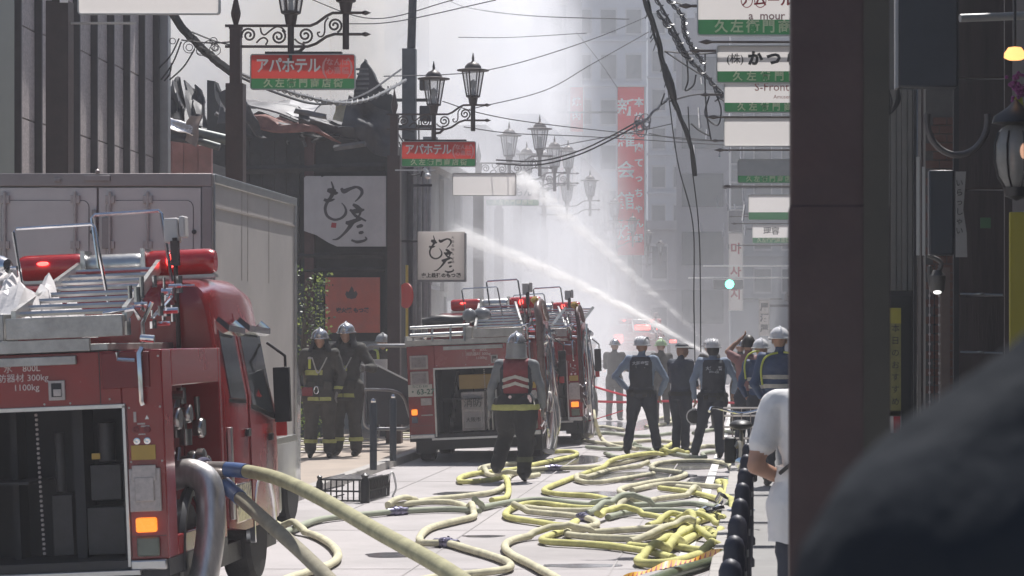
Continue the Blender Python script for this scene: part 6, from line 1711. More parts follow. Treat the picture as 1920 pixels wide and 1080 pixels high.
for lab, pix, m_ in (('pale hose squeezed between the zigzag hose and the grey hose', [(985, 951), (1050, 958), (1130, 955), (1180, 948), (1235, 935), (1290, 928), (1310, 918), (1270, 912)], M_HOSEA),
                     ('yellow hose looping near the kerb behind the folded hose', [(1215, 985), (1262, 975), (1330, 978), (1362, 990), (1340, 1010), (1300, 1004), (1262, 1018), (1225, 1026), (1180, 1022)], M_HOSEB),
                     ('pale hose passing under the walking firefighter towards the middle fire engine', [(1010, 890), (980, 894), (930, 893), (900, 880), (925, 872), (985, 868)], M_HOSEA),
                     ('grey green hose slanting under the pile towards the kerb', [(1100, 962), (1160, 950), (1230, 948), (1300, 944), (1368, 958)], M_HOSEC),
                     ('yellow hose bending sharply beside the nozzle', [(1374, 905), (1345, 902), (1362, 918), (1350, 940), (1374, 962), (1352, 985)], M_HOSEB),
                     ('pale hose wandering from the officers boots to the centre of the road', [(1215, 872), (1150, 880), (1105, 893), (1080, 898), (1110, 905), (1165, 898), (1225, 888)], M_HOSEA)):
    lay_hose(lab, pix, m_)
# far hose hanging down the side of the furthest engine
q = [at(1084, 722, 44.2), at(1096, 735, 44), at(1110, 760, 43.6), at(1116, 790, 43)] + [ground(*p, .05) for p in ((1128, 822), (1150, 836), (1195, 842))]
o = MB().tube(smoothline(q, 8), HR, 10).build('fire_hose', M_HOSEA); tag(o, 'pale hose hanging from the side of the furthest fire engine down to the road', 'hose')
# the two charged hoses from the near engine's outlets
def outlet_hose(label, q, m):
    q = smoothline(q, 10)
    o = MB().tube(q, .041, 16).build('fire_hose', m); tag(o, label, 'hose')
    d = (q[4] - q[0]).normalized()
    MB().tube([q[0] - d * .02, q[3], q[6]], .050, 16).build('silver_sleeve', mat('pearl sleeve', (0.48, 0.44, 0.42), 0.25, 0.6, var=0.1), o)
    MB().tube(q[6:13], .046, 16).build('blue_sleeve', M_BLUE, o)
    b = MB(); b.lathe([(.06, -.05), (.075, -.04), (.075, -.01), (.062, 0)], q[0], 14, ax=d); b.build('coupling', M_COUP, o)
    return o
outlet_hose('thick khaki charged hose arching across the road from the upper outlet of the near engine', [at(388, 880, 16.4), at(450, 882, 16.25), at(520, 897, 15.7), at(600, 934, 14.8), at(700, 992, 13.6), at(860, 1084, 12.0), at(1040, 1230, 10.8), at(1170, 1440, 10.6), at(1190, 1600, 8.9), at(900, 1900, 6.8)], M_HOSEC if False else mat('khaki hose jacket', (0.36, 0.34, 0.20), 0.8, var=0.25, scale=9, bump=0.25, bscale=160))
outlet_hose('second charged hose dropping steeply from below the blue sleeve of the near fire engine', [at(402, 893, 16.6), at(440, 925, 16.2), at(500, 978, 15.6), at(570, 1040, 15.0), at(640, 1110, 14.4), at(740, 1220, 13.8), at(860, 1290, 13.0), at(1100, 1400, 11.4)], mat('brown grey hose jacket', (0.28, 0.255, 0.185), 0.8, var=0.25, scale=9, bump=0.25, bscale=160))
noz = thing('hose_nozzle', 'bright metal nozzle lying on the hose pile by the right kerb', 'nozzle', ground(1332, 958, .09))
b = MB(); b.lathe([(.05, -.2), (.06, -.1), (.045, 0), (.03, .1), (.04, .2), (.05, .22)], (0, 0, 0), 12, ax=(.4, .9, .05)); b.lathe([(.05, 0), (.06, .08), (0, .1)], (.08, .04, .08), 10, ax=(.5, -.2, .7)); b.build('nozzle_body', M_CHROME, noz)
# caution ribbon
b = MB(); q = smoothline([ground(*p, z) for p, z in (((1150, 1100), .02), ((1200, 1078), .06), ((1255, 1064), .10), ((1310, 1050), .12), ((1365, 1035), .05))], 12)
vs = []
for i, p in enumerate(q):
    a = .35 + .3 * math.sin(i * .35); vs += [p, p + Vector((.015, .10 * math.cos(a) * 1.3, .06 * math.sin(a) + .01))]
b.add(vs, [(2 * i, 2 * i + 1, 2 * i + 3, 2 * i + 2) for i in range(len(q) - 1)])
o = b.build('caution_tape', mat('yellow tape', (0.75, 0.42, 0.05), 0.5, var=0.1)); tag(o, 'red and yellow caution tape trailing over the hoses at the bottom', 'tape')
b = MB()
for i in range(0, len(q) - 2, 2):
    p0, p1, p2 = vs[2 * i], vs[2 * i + 2], vs[2 * i + 1]
    up_ = Vector((0, -.004, .004)); b.add([p0 + up_, p1 + up_, p2 + up_], [(0, 1, 2)])
b.build('tape_mark', M_INKR, o)
# red cordon line
b = MB()
for q_, r_, lb_ in ((smoothline([at(1088, 716, 44), at(1130, 730, 45), at(1180, 744, 46)], 6), .02, 'red cordon rope sloping down from the half hidden fire engine'), (smoothline([at(1098, 752, 47), at(1180, 754, 47), at(1260, 752, 47), at(1400, 756, 47)], 6), .022, 'level red cordon rope stretched across the misty street'), ([at(1060, 800, 44), at(1120, 785, 43), at(1168, 770, 41)], .008, 'thin dark red cord rising towards the officer with hands on belt')):
    tag(MB().tube(q_, r_, 5).build('cordon_rope', mat('bright red rope', (0.6, 0.04, 0.07), 0.6, var=0.1)), lb_, 'rope')
# water spray jets
# fallen wire rack by the kerb
rk = thing('fallen_rack', 'black wrought wire rack lying collapsed at the left kerb', 'rack', ground(665, 942))
rk.rotation_euler = (0, 0, R(12))
b = MB()
for z in (.02, .12, .24): b.tube([(-.36, .1, z), (.10, -.12, z)], .010, 5); b.tube([(.10, -.12, z), (.42, .9, z)], .010, 5); b.tube([(-.36, .1, z), (-.05, 1.1, z)], .009, 5)
b.build('frame', M_BLACK, rk)
for k in range(9):
    f = k / 8; p = Vector((-.36, .1, 0)).lerp(Vector((.10, -.12, 0)), f); MB().tube([p + Vector((0, 0, .02)), p + Vector((0, 0, .24))], .008, 4).build('bar', M_BLACK, rk)
for k in range(14):
    f = k / 13; p = Vector((.10, -.12, 0)).lerp(Vector((.42, .9, 0)), f); MB().tube([p + Vector((0, 0, .01)), p + Vector((.01, 0, .25))], .010, 4).build('bar', M_BLACK, rk)
for k in range(8):
    f = k / 7; p = Vector((-.36, .1, .24)).lerp(Vector((.10, -.12, .24)), f); MB().tube([p, p + Vector((.32, 1.0, 0))], .006, 4).build('wire', M_TIN, rk)
MB().lathe([(.05, 0), (.05, .22), (.03, .26), (.045, .29), (0, .32)], (.10, -.12, 0), 10).build('corner_post', M_BLACK, rk)
MB().lathe([(.035, 0), (.035, .20), (.02, .24), (.03, .27), (0, .29)], (-.36, .1, 0), 10).build('corner_post', M_BLACK, rk)
MB().tube(smoothline([(.38, .8, .02), (.40, .85, .15), (.46, .92, .27), (.50, .9, .1), (.46, .9, .0)], 5), .012, 5).build('white_strap', M_INKW, rk)
# guard rail with dark panel, bollards, cone
grl = thing('guard_rail', 'rounded steel pedestrian rail with a dark panel beside the middle fire engine', 'guard rail', (at(728, 0, 40).x, 40, .1))
w2 = 45 / 125
o = rrect(2 * w2, 1.25, .13, 6)
b = MB(); b.tube([(p[0], 0, .88 + p[1]) for p in o] + [(o[0][0], 0, .88 + o[0][1])], .028, 8); b.build('rail', M_LTEDGE, grl)
b = MB(); b.add([(-w2 + .04, -.005, .32), (w2 - .04, -.005, .32), (w2 - .02, -.005, .95), (-w2 + .16, -.005, 1.22), (-w2 + .04, -.005, 1.20)], [(0, 1, 2, 3, 4)]); b.add([(-w2 + .04, .005, .32), (w2 - .04, .005, .32), (w2 - .02, .005, .95), (-w2 + .16, .005, 1.22), (-w2 + .04, .005, 1.20)], [(4, 3, 2, 1, 0)]); b.build('dark_panel', mat('dark slate panel', (0.05, 0.052, 0.06), 0.6, var=0.15), grl, smooth=False)
MB().tube([(-w2 + .16, -.02, 1.23), (w2 - .02, -.02, .96)], .014, 6).build('bright_bar', M_INKW, grl)
b = MB(); b.bb((-w2 + .05, .3, .9), (-w2 + .3, .34, 1.3)); b.build('notice', M_SIGNW, grl)
rail2 = MB(); rail2.tube(smoothline([(-.42, -1.1, .85), (-.02, -1.2, .87), (.32, -1.0, .80), (.45, -.9, .45)], 6), .022, 8)
o = rail2.build('hand_rail', M_LTEDGE, grl)
for i, (px, py, lab) in enumerate([(700, 881, 'dark bollard with a bright cap, nearer of the two beside the middle fire engine'), (737, 864, 'dark bollard with a bright cap, further of the two beside the guard rail')]):
    t = thing('bollard', lab, 'bollard', ground(px, py, .1), group='bollards on the left pavement')
    MB().lathe([(.045, 0), (.045, .80), (.03, .83)], (0, 0, 0), 14).build('post', mat('slate bollard paint', (0.035, 0.045, 0.06), 0.4, var=0.15), t)
    MB().lathe([(.03, .83), (.035, .85), (.02, .88), (0, .885)], (0, 0, 0), 12).build('cap', M_CHROME, t)
cn = thing('white_cone', 'small white and blue cone standing behind the two firefighters', 'cone', ground(620, 848, .1))
MB().lathe([(.05, 0), (.05, .03), (.035, .2), (.015, .33), (0, .34)], (0, 0, 0), 12).build('cone_body', M_INKW, cn); MB().lathe([(.0365, .2), (.03, .24), (.027, .26)], (0, 0, 0), 12).build('cone_band', M_BLUE, cn)
for i, (px, py, w) in enumerate([(590, 850, .5), (755, 826, .5), (560, 838, .35), (668, 838, .6)]):
    t = thing('folded_hose', ['flat pale hose folded behind the firefighter with the torch', 'flat pale hose folded beside the dark guard rail', 'small flat hose fold near the box truck cab', 'wide flat hose fold behind the nearer bollard'][i], 'hose', ground(px, py, .1), group='folded hoses on the left pavement')
    for k in range(4):
        MB().tube(smoothline([(-w / 2, .1 * k, .02 + .03 * k), (0, .1 * k + .03, .02 + .03 * k), (w / 2, .1 * k - .02, .02 + .03 * k)], 3), .035, 6, flat=.35).build('hose_fold', M_HOSEA if k % 2 else M_LAB, t)
# sapling by the charred doorway
tre = thing('small_tree', 'small leafy tree catching the sun against the charred wall', 'tree', (at(574, 0, 38.9).x, 38.9, .1))
b = MB(); b.tube(smoothline([(0, 0, 0), (.03, 0, .7), (-.04, 0, 1.4), (.02, 0, 2.2)], 5), [.04] * 16, 7)
for k in range(9):
    z = .9 + k * .17; a = k * 2.4; b.tube([(0, 0, z), (.26 * math.cos(a), .26 * math.sin(a), z + .22)], [.014, .005], 5)
b.build('trunk', mat('bark', (0.10, 0.08, 0.06), 0.9, var=0.2), tre)
vs, fs, ms = [], [], []
b = MB()
cl = [(-.24, 0, 2.62, .20), (.0, 0, 2.2, .30), (.24, -.1, 2.42, .2), (.18, -.1, 1.98, .24), (.05, 0, 1.6, .34), (-.2, .1, 1.9, .3), (-.05, 0, 1.2, .3), (.2, 0, 1.3, .26), (-.25, 0, 1.4, .26), (.25, -.2, 1.72, .18)]
for (cx, cy, cz, r_) in cl:
    for k in range(95):
        d = Vector((rnd.gauss(0, 1), rnd.gauss(0, 1), rnd.gauss(0, 1))).normalized() * r_ * rnd.random() ** .45
        p = Vector((cx, cy, cz)) + d
        L = rnd.uniform(.035, .065); dr = Vector((rnd.uniform(-1, 1), rnd.uniform(-1, 1), rnd.uniform(-1.1, .2))).normalized(); sd_ = dr.cross(Vector((rnd.uniform(-1, 1), rnd.uniform(-1, 1), rnd.uniform(-1, 1)))).normalized() * L * .33
        b.add([p, p + dr * L * .5 + sd_, p + dr * L, p + dr * L * .5 - sd_], [(0, 1, 2, 3)], rnd.randint(0, 2))
b.build('crown', [mat('leaf green', (0.13, 0.20, 0.05), 0.5, var=0.2, transl=.45), mat('leaf light', (0.30, 0.36, 0.10), 0.5, var=0.2, transl=.45), mat('leaf dark', (0.045, 0.08, 0.03), 0.5, var=0.2)], tre, smooth=False, fix=False)
shr = thing('low_shrub', 'low green shrub behind the legs of the left firefighter', 'shrub', (at(592, 0, 41).x, 40.5, .1))
b = MB()
for k in range(260):
    p = Vector((rnd.gauss(0, .10), rnd.gauss(0, .1), rnd.uniform(.02, .72))); L = rnd.uniform(.03, .06); dr = Vector((rnd.uniform(-1, 1), rnd.uniform(-1, 1), rnd.uniform(-.3, 1))).normalized(); sd_ = dr.cross(Vector((rnd.uniform(-1, 1), 1, .3))).normalized() * L * .35
    b.add([p, p + dr * L * .5 + sd_, p + dr * L, p + dr * L * .5 - sd_], [(0, 1, 2, 3)], rnd.randint(0, 1))
b.build('leaves', [MATS['leaf green'], MATS['leaf light']], shr, smooth=False, fix=False)

# ---- right side: bollards and bicycle
for i, Y in enumerate([21.2, 19.2, 17.2, 15.5, 14.0, 12.7, 11.4, 10.2]):
    where = ['last in the row', 'second from the row end', 'third from the row end', 'fourth from the row end', 'fourth in the row', 'third in the row', 'second in the row', 'first in the row'][i]
    t = thing('bollard', 'dark kerb bollard by the man in the T-shirt, ' + where, 'bollard', (-.075 - .004 * i, Y, .09), group='dark bollards along the right kerb')
    MB().lathe([(.060, 0), (.060, .05), (.047, .07), (.045, .66), (.050, .68), (.050, .71), (.045, .73), (.046, .76), (.036, .79), (.018, .805), (0, .81)], (0, 0, 0), 16).build('post', mat('black navy bollard', (0.018, 0.02, 0.035), 0.5, var=0.25), t)
    MB().lathe([(.0465, .50), (.0465, .54)], (0, 0, 0), 16).build('pale_band', M_LTEDGE, t)
bc = thing('bicycle', 'bicycle with a pale frame parked end on at the right kerb behind the bollards', 'bicycle', (-.14, 22.6, .09))
for y in (0, 1.05):
    b = MB()
    b.tube([(0, y + .31 * math.cos(a), .33 + .31 * math.sin(a)) for a in [2 * PI * k / 28 for k in range(29)]], .018, 6)
    wo = b.build('wheel', M_RUB, bc)
    b = MB()
    for k in range(14):
        a = 2 * PI * k / 14; b.tube([(0, y, .33), (0, y + .3 * math.cos(a), .33 + .3 * math.sin(a))], .0025, 3)
    b.lathe([(.02, -.05), (.02, .05)], (0, y, .33), 8, ax=(1, 0, 0)); b.build('spoke', M_CHROME, wo)
MF = mat('champagne frame', (0.42, 0.38, 0.30), 0.3, 0.5, var=0.15)
b = MB()
for (p, q_) in (((0, 0, .33), (0, .25, .85)), ((0, .25, .85), (0, .35, .35)), ((0, .35, .35), (0, .85, .80)), ((0, .25, .70), (0, .85, .80)), ((0, .83, .92), (0, 1.05, .33)), ((0, 0, .33), (0, .35, .35))): b.tube([p, q_], .018, 6)
b.tube(smoothline([(-.05, 0, .72), (0, -.02, .73), (0, -.33, .35)], 5), .025, 6)
b.build('frame', MF, bc)
MB().ell((0, .2, .90), (.10, .13, .045)).build('saddle', M_BLACK, bc)
b = MB(); b.tube(smoothline([(-.28, .72, 1.0), (-.24, .86, 1.03), (0, .88, .98), (.24, .86, 1.03), (.28, .72, 1.0)], 5), .013, 6); b.build('handlebar', M_CHROME, bc)
b = MB()
for z in (.75, .85, .95, 1.02): b.tube([(-.16, 1.0, z), (.16, 1.0, z), (.16, 1.24, z), (-.16, 1.24, z), (-.16, 1.0, z)], .006, 4)
for x in (-.16, -.08, 0, .08, .16): b.tube([(x, 1.0, .75), (x, 1.0, 1.02)], .005, 4)
b.build('basket', M_LAB, bc)
b = MB(); b.tube([(-.12, .05, .18), (.12, .05, .18)], .012); b.lathe([(.07, -.01), (.07, .01)], (0.03, .35, .35), 14, ax=(1, 0, 0)); b.lathe([(.045, 0), (.05, .05), (0, .06)], (0, -.33, .6), 10, ax=(0, -1, 0)); b.build('fitting', M_CHROME, bc)
b = MB(); b.bb((-.14, -.02, .58), (-.04, .2, .80)); b.bb((.05, .0, .42), (.14, .24, .72)); b.each('pannier', M_BLACK, bc, bevel=.02)

# ---- right edge: shop frontage seen past the near post
rf = thing('near_shopfront', 'dark shopfront with pale ribbed shutter and wooden door beside the near post', 'shop', (1.16, 12.4, 0))
M_DWOOD = mat('dark stained wood', (0.055, 0.042, 0.04), 0.5, var=0.3, scale=3, stretch=(6, 6, .5), bump=.1)
MB().bb((.42, -6, .1), (5, 16, 7)).build('wall', mat('dark shop wall', (0.035, 0.032, 0.034), 0.7, var=0.3), rf)
def R2(px, py, Y): p = at(px, py, Y); return Vector((p.x - 1.16, p.y - 12.4, p.z))
for i in range(5):   # ribbed shutter strips facing the camera
    a = R2(1660 + i * 10.3, 168, 24); c = R2(1669.6 + i * 10.3, 545, 24)
    MB().bb((a.x, a.y - .012 * (i % 2), c.z), (c.x, a.y + .05, a.z)).each('shutter_rib', mat('warm grey ribbed shutter', (0.20, 0.19, 0.175), 0.6, var=0.08), rf, bevel=.004)
a = R2(1655, 0, 24.1); c = R2(1715, 168, 24.1); MB().bb((a.x, a.y, .1), (c.x, a.y + .06, 5.0)).build('backing', mat('grey backing', (0.14, 0.14, 0.135), 0.7, var=0.15), rf)
a = R2(1663, 545, 23.8); c = R2(1712, 900, 23.8); f = MB().bb((a.x, a.y, .12), (c.x, a.y + .04, a.z)).build('shop_window', M_BLACK, rf); MB().bb((a.x + .02, a.y - .012, .3), (c.x - .02, a.y - .004, a.z - .05)).build('pane', M_GLASS, f)
for (p0, p1, w, m_, nm) in ((1713, 30, .03, M_DARK, 'jamb'), (1719, 30, .012, M_CHROME, 'metal_trim'), (1727, 30, .04, M_DWOOD, 'jamb')):
    a = R2(p0, p1, 22); MB().bb((a.x, a.y, .1), (a.x + w, a.y + .05, 4.6)).build(nm, m_, rf, bevel=.003)
# small brick pier: every brick its own piece
a = R2(1736, 0, 20); bm_ = None
MBK = mat('dark brick', (0.13, 0.07, 0.055), 0.8, var=0.3, scale=8, bump=.2)
MB().bb((a.x, a.y + .02, .1), (a.x + .30, a.y + .3, 4.5)).build('brick_backing', mat('mortar', (0.10, 0.095, 0.09), 0.9, var=0.2), rf)
for j in range(50):
    for i in range(3):
        x = a.x + i * .105 - (.05 if j % 2 else 0); z = .15 + j * .065
        if x < a.x - .001 or x + .1 > a.x + .32: continue
        if bm_ is None: o = MB().bb((0, 0, 0), (.097, .03, .055)).build('brick', MBK, rf, smooth=False); bm_ = o.data
        else: o = bpy.data.objects.new('brick', bm_); COL.objects.link(o); o.parent = rf
        o.location = (x, a.y + rnd.uniform(-.003, .003), z)
a = R2(1795, 170, 15.6); c = R2(1888, 800, 15.6)
for (z0, z1) in ((.15, .62), (.63, 1.30), (1.31, 1.98), (1.99, 2.6), (2.61, 3.25), (3.26, 4.2)):
    MB().bb((a.x, a.y, z0), (c.x, a.y + .05, z1)).build('door_panel', M_DWOOD, rf, bevel=.006)
for py in (551, 660):
    q0 = R2(1800, py, 15.4); q1 = R2(1880, py + 2, 15.4); MB().tube([q0, q1], .006, 6).build('door_handle', M_ALU, rf); q2 = R2(1838, py, 15.38); MB().ell(q2, (.025, .01, .006)).build('handle_boss', M_ALU, rf)
a = R2(1788, 0, 15.3); MB().bb((a.x, a.y, .1), (a.x + .03, a.y + .06, 4.5)).build('jamb', M_DARK, rf)
a = R2(1764, 0, 17.5); MB().bb((a.x, a.y, .1), (a.x + .06, a.y + .05, 2.2)).build('brown_post', mat('dull brown post', (0.13, 0.095, 0.08), 0.6, var=0.2), rf)
a = R2(1838, 418, 15.3); MB().bb((a.x, a.y - .01, a.z - .03), (a.x + .06, a.y, a.z + .03)).build('green_label', mat('dull green label', (0.06, 0.12, 0.06), 0.6, var=0.1), rf)
a = R2(1884, 0, 14); MB().bb((a.x, a.y, .1), (a.x + .04, a.y + .05, 4.4)).build('jamb', M_DWOOD, rf)
for k in range(3):
    px = 1743 + k * 9
    b = MB(); q0 = R2(px, 500, 18.5); q1 = R2(px, 790, 18.5)
    b.tube([q0, q1], .003, 4)
    for j in range(16): b.ell(q0.lerp(q1, j / 16), (.008, .008, .012), 6, 4)
    b.build('bead_string', M_LAB if k != 1 else M_BLACK, rf)
def thing_at(name, label, cat, px, py, Y): return thing(name, label, cat, at(px, py, Y))
t = thing_at('projecting_box_sign', 'big black box sign seen edge on above the dangling cable loop', 'sign', 1680, 163, 12.5)
MB().bb((.012, 0, 0), (.29, .12, .60)).build('sign_box', mat('black blue box', (0.028, 0.032, 0.042), 0.4, var=0.15), t, bevel=.008)
MB().bb((-.003, .0, -.003), (.0115, .12, .60)).build('sign_edge', M_LTEDGE, t)
t = thing_at('shop_sign_box', 'smaller black box sign hanging below the first beside a white banner', 'sign', 1742, 478, 13.5)
MB().bb((0, 0, 0), (.125, .12, .43)).build('sign_box', MATS['black blue box'], t, bevel=.008)
b = MB(); b.bb((-.06, .05, .0), (-.045, .07, .50)); b.bb((-.03, .05, .0), (-.018, .07, .45)); b.each('frame_strip', M_FRAME, t)
t = thing_at('cloth_banner', 'narrow white banner with brush characters edge on by the black box sign', 'banner', 1792, 482, 13.4)
b = MB(); b.prism([(0, 0), (.058, 0), (.055, .12), (.038, .24), (.052, .43), (0, .43)], (0, 0, 0), (1, 0, 0), (0, 0, 1), (0, .01, 0)); b.build('banner_cloth', mat('grey white cloth', (0.27, 0.26, 0.25), 0.8, var=0.08), t)
text('いらっしゃい', .04, (.018, -.004, .25), M_INK, t, vertical=True, spacing=1.2)
t = thing_at('cable_coil', 'loop of black cable dangling under the big black box sign', 'cable', 1672, 190, 12.6)
b = MB()
for k in range(4):
    b.tube(smoothline([(-.025, 0, .09), (-.03 + .01 * k, 0, .0), (-.01, .01, -.06), (.02 + .006 * k, 0, 0), (.03, 0, .08)], 6), .004, 5)
b.build('cable_loop', M_WIRE, t)
t = thing_at('hose_ring', 'large grey ring of flexible duct hanging in the dark doorway', 'ring', 1795, 225, 14.5)
b = MB(); b.tube([(.165 * math.cos(R(a)), 0, .19 * math.sin(R(a))) for a in range(170, 375, 8)], .018, 8); b.build('ring', mat('dim grey duct', (0.075, 0.07, 0.07), 0.5, var=0.2), t)
t = thing_at('tube_light', 'unlit white tube light fixed above the orange hanging lamp', 'light', 1800, 34, 13)
b = MB(); b.cyl((0, 0, 0), (.36, .1, .025), .020); b.build('tube', mat('unlit tube', (0.36, 0.36, 0.35), 0.4, var=0.05), t)
t = thing_at('hanging_lamp', 'orange glowing hanging lamp above the purple flowers', 'lamp', 1903, 104, 12)
b = MB(); b.lathe([(.0, .04), (.03, .035), (.048, .01), (.05, -.01), (.03, -.02), (0, -.02)], (0, 0, 0), 16); b.build('lamp_shade', mat('lit shade', (0.8, 0.4, 0.12), 0.5, var=0.3, scale=60, emit=(1, .48, .16), estr=1.3), t); b = MB(); b.cyl((0, 0, .03), (0, 0, .5), .006); b.build('cord', M_WIRE, t)
t = thing_at('globe_lantern', 'round glass porch lantern with dark ribs above the yellow board', 'lantern', 1905, 285, 12)
b = MB(); b.lathe([(.05, -.16), (.085, -.11), (.10, -.04), (.10, .03), (.08, .09), (.05, .12)], (0, 0, 0), 20); b.build('glass_globe', mat('grey globe glass', (0.22, 0.22, 0.21), 0.15, var=0.2, scale=8, alpha=.85), t)
b = MB()
for k in range(8):
    a = 2 * PI * k / 8 + .3; b.tube([(.052 * math.cos(a), .052 * math.sin(a), -.16), (.088 * math.cos(a), .088 * math.sin(a), -.11), (.103 * math.cos(a), .103 * math.sin(a), -.04), (.103 * math.cos(a), .103 * math.sin(a), .03), (.083 * math.cos(a), .083 * math.sin(a), .09)], .005, 4)
b.lathe([(.06, .12), (.11, .13), (.10, .16), (.04, .20), (.02, .22), (0, .24)], (0, 0, 0), 18); b.lathe([(.06, -.16), (.05, -.2), (0, -.22)], (0, 0, 0), 14); b.build('rib', M_BLACK, t)
MB().ell((.03, -.06, 0), (.018, .018, .035)).build('lit_bulb', mat('lit bulb', (1, .6, .4), 0.5, var=0.0, emit=(1, .55, .35), estr=3), t)
t = thing_at('flower_bunch', 'small bunch of purple flowers above the yellow board', 'flowers', 1905, 165, 12.2)
b = MB()
for k in range(60): b.ell((rnd.gauss(.01, .022), rnd.gauss(0, .02), rnd.gauss(0, .03)), (.009, .009, .009), 6, 4, mi=k % 3 and 0)
b.build('blossom', [mat('purple petal', (0.16, 0.03, 0.14), 0.6, var=0.2)], t); b = MB(); b.prism([(-.005, 0), (.04, 0), (.06, -.16), (.045, -.16)], (-.01, .01, -.04), (1, 0, 0), (0, 0, 1), (0, .005, 0)); b.build('leaf', mat('lime leaf', (0.24, 0.26, 0.03), 0.6, var=0.1), t)
t = thing_at('yellow_board', 'plain yellow upright board under the round glass lantern', 'board', 1893, 660, 12)
MB().bb((0, 0, -.2), (.4, .03, .63)).build('board', mat('mustard yellow', (0.32, 0.27, 0.03), 0.55, var=0.06), t, bevel=.004)
t = thing_at('wall_spotlight', 'small spotlight with a bright lens under the smaller box sign', 'spotlight', 1757, 535, 14)
b = MB(); b.lathe([(.02, .08), (.045, .05), (.04, -.02), (.03, -.04)], (0, 0, 0), 12); b.tube(smoothline([(0, 0, .05), (.02, 0, .12), (-.05, 0, .16)], 4), .012); b.tube(smoothline([(-.04, 0, .10), (-.03, 0, .0), (.0, 0, -.03)], 4), .015); b.build('spot_housing', mat('dusty grey housing', (0.09, 0.085, 0.08), 0.6, var=0.3), t)
MB().ell((0, -.02, -.035), (.022, .02, .012)).build('lens', mat('lit lens', (0.9, 0.9, 0.9), 0.2, var=0, emit=(1, 1, .95), estr=1.2), t)
t = thing_at('yellow_poster', 'yellow printed poster with vertical writing in the shop window', 'poster', 1667, 780, 19)
MB().bb((0, 0, 0), (.085, .01, .77)).build('poster_sheet', mat('dull yellow sheet', (0.22, 0.20, 0.07), 0.7, var=0.25, scale=14), t)
text('本日のおすすめ', .06, (.045, -.003, .36), M_INK, t, vertical=True, spacing=1.45); MB().bb((.0, -.003, .66), (.085, -.0005, .77)).build('poster_heading', mat('heading yellow', (0.36, 0.31, 0.04), 0.7, var=0.1), t)
t = thing_at('red_white_figure', 'small red and white notice below the yellow poster', 'notice', 1666, 812, 19)
MB().bb((0, 0, 0), (.09, .02, .16)).build('notice_board', M_SIGNW, t); MB().bb((.035, -.004, .0), (.085, -.0005, .12)).build('red_print', M_INKR, t)

# ================================================================== WATER, HAZE AND SMOKE
def vol_mat(name, dens, color=(1, 1, 1), aniso=0.3):
    m = bpy.data.materials.new(name); m.use_nodes = True; t = m.node_tree
    for n_ in list(t.nodes):
        if n_.type == 'BSDF_PRINCIPLED': t.nodes.remove(n_)
    v = t.nodes.new('ShaderNodeVolumePrincipled')
    v.inputs['Color'].default_value = (*color, 1); v.inputs['Density'].default_value = dens; v.inputs['Anisotropy'].default_value = aniso
    t.links.new(v.outputs[0], t.nodes['Material Output'].inputs['Volume'])
    return m, v
hm, _ = vol_mat('haze air', HAZE, (.93, .94, 1.0), 0.2)
hb = MB(); hb.bb((-40, -4, -1.1), (22, 200, 42))
o = hb.build('haze', hm, smooth=False); o['kind'] = 'stuff'
# smoke bank filling the street beyond the middle engine
sm_, v = vol_mat('smoke volume', 0.0, (.945, .95, .975), 0.38)
t = sm_.node_tree; Lk = t.links.new
tc = t.nodes.new('ShaderNodeTexCoord')
def math_n(op, a, b=None, c=None, clamp=False):
    n_ = t.nodes.new('ShaderNodeMath'); n_.operation = op; n_.use_clamp = clamp
    for i, x in enumerate((a, b, c)):
        if x is None: continue
        if isinstance(x, (int, float)): n_.inputs[i].default_value = x
        else: Lk(x, n_.inputs[i])
    return n_.outputs[0]
sep = t.nodes.new('ShaderNodeSeparateXYZ'); Lk(tc.outputs['Object'], sep.inputs[0])
X_, Y_, Z_ = sep.outputs
def ns_(scale, det, vec_scale=(1, 1, 1), off=(0, 0, 0)):
    mp = t.nodes.new('ShaderNodeMapping'); mp.inputs['Scale'].default_value = vec_scale; mp.inputs['Location'].default_value = off; Lk(tc.outputs['Object'], mp.inputs[0])
    n_ = t.nodes.new('ShaderNodeTexNoise'); n_.inputs['Scale'].default_value = scale; n_.inputs['Detail'].default_value = det; n_.inputs['Roughness'].default_value = .6; Lk(mp.outputs[0], n_.inputs['Vector']); return n_.outputs['Fac']
def sstep(x, a, b):
    mr = t.nodes.new('ShaderNodeMapRange'); mr.interpolation_type = 'SMOOTHSTEP'; mr.inputs['From Min'].default_value = a; mr.inputs['From Max'].default_value = b; Lk(x, mr.inputs['Value']); return mr.outputs[0]
n1 = ns_(.30, 4, (1, .35, 1)); n2 = ns_(.9, 2, (1, .4, .8), (5, 3, 2))
big = sstep(n1, .46, .57)
# dense plume along the burning side of the street: between the walls, X about -7..-2
plume = math_n('MULTIPLY', math_n('MULTIPLY', sstep(math_n('ADD', X_, math_n('MULTIPLY', math_n('MAXIMUM', math_n('SUBTRACT', Z_, 3.2), 0), .25)), -2.3, -5.5), sstep(Y_, 46, 55)), math_n('MULTIPLY', sstep(Y_, 84, 66), sstep(Z_, 20, 13)))
plume = math_n('MULTIPLY', plume, math_n('ADD', .12, math_n('MULTIPLY', big, 1.3)))
low = math_n('MULTIPLY', math_n('MULTIPLY', sstep(Z_, 5.2, 1.0), sstep(Y_, 44, 50)), math_n('ADD', .35, math_n('MULTIPLY', sstep(X_, -1.5, -4.5), 1.3)))            # mist near the road
left = math_n('MULTIPLY', math_n('MULTIPLY', sstep(X_, -5.8, -8.0), sstep(Y_, 46, 50)), sstep(n2, .35, .7))
d = math_n('ADD', math_n('MULTIPLY', plume, SM_PLUME), SM_BASE)
d = math_n('ADD', d, math_n('MULTIPLY', math_n('MULTIPLY', low, math_n('ADD', .3, n1)), SM_LOW))
d = math_n('ADD', d, math_n('MULTIPLY', left, SM_LEFT))
Lk(d, v.inputs['Density'])
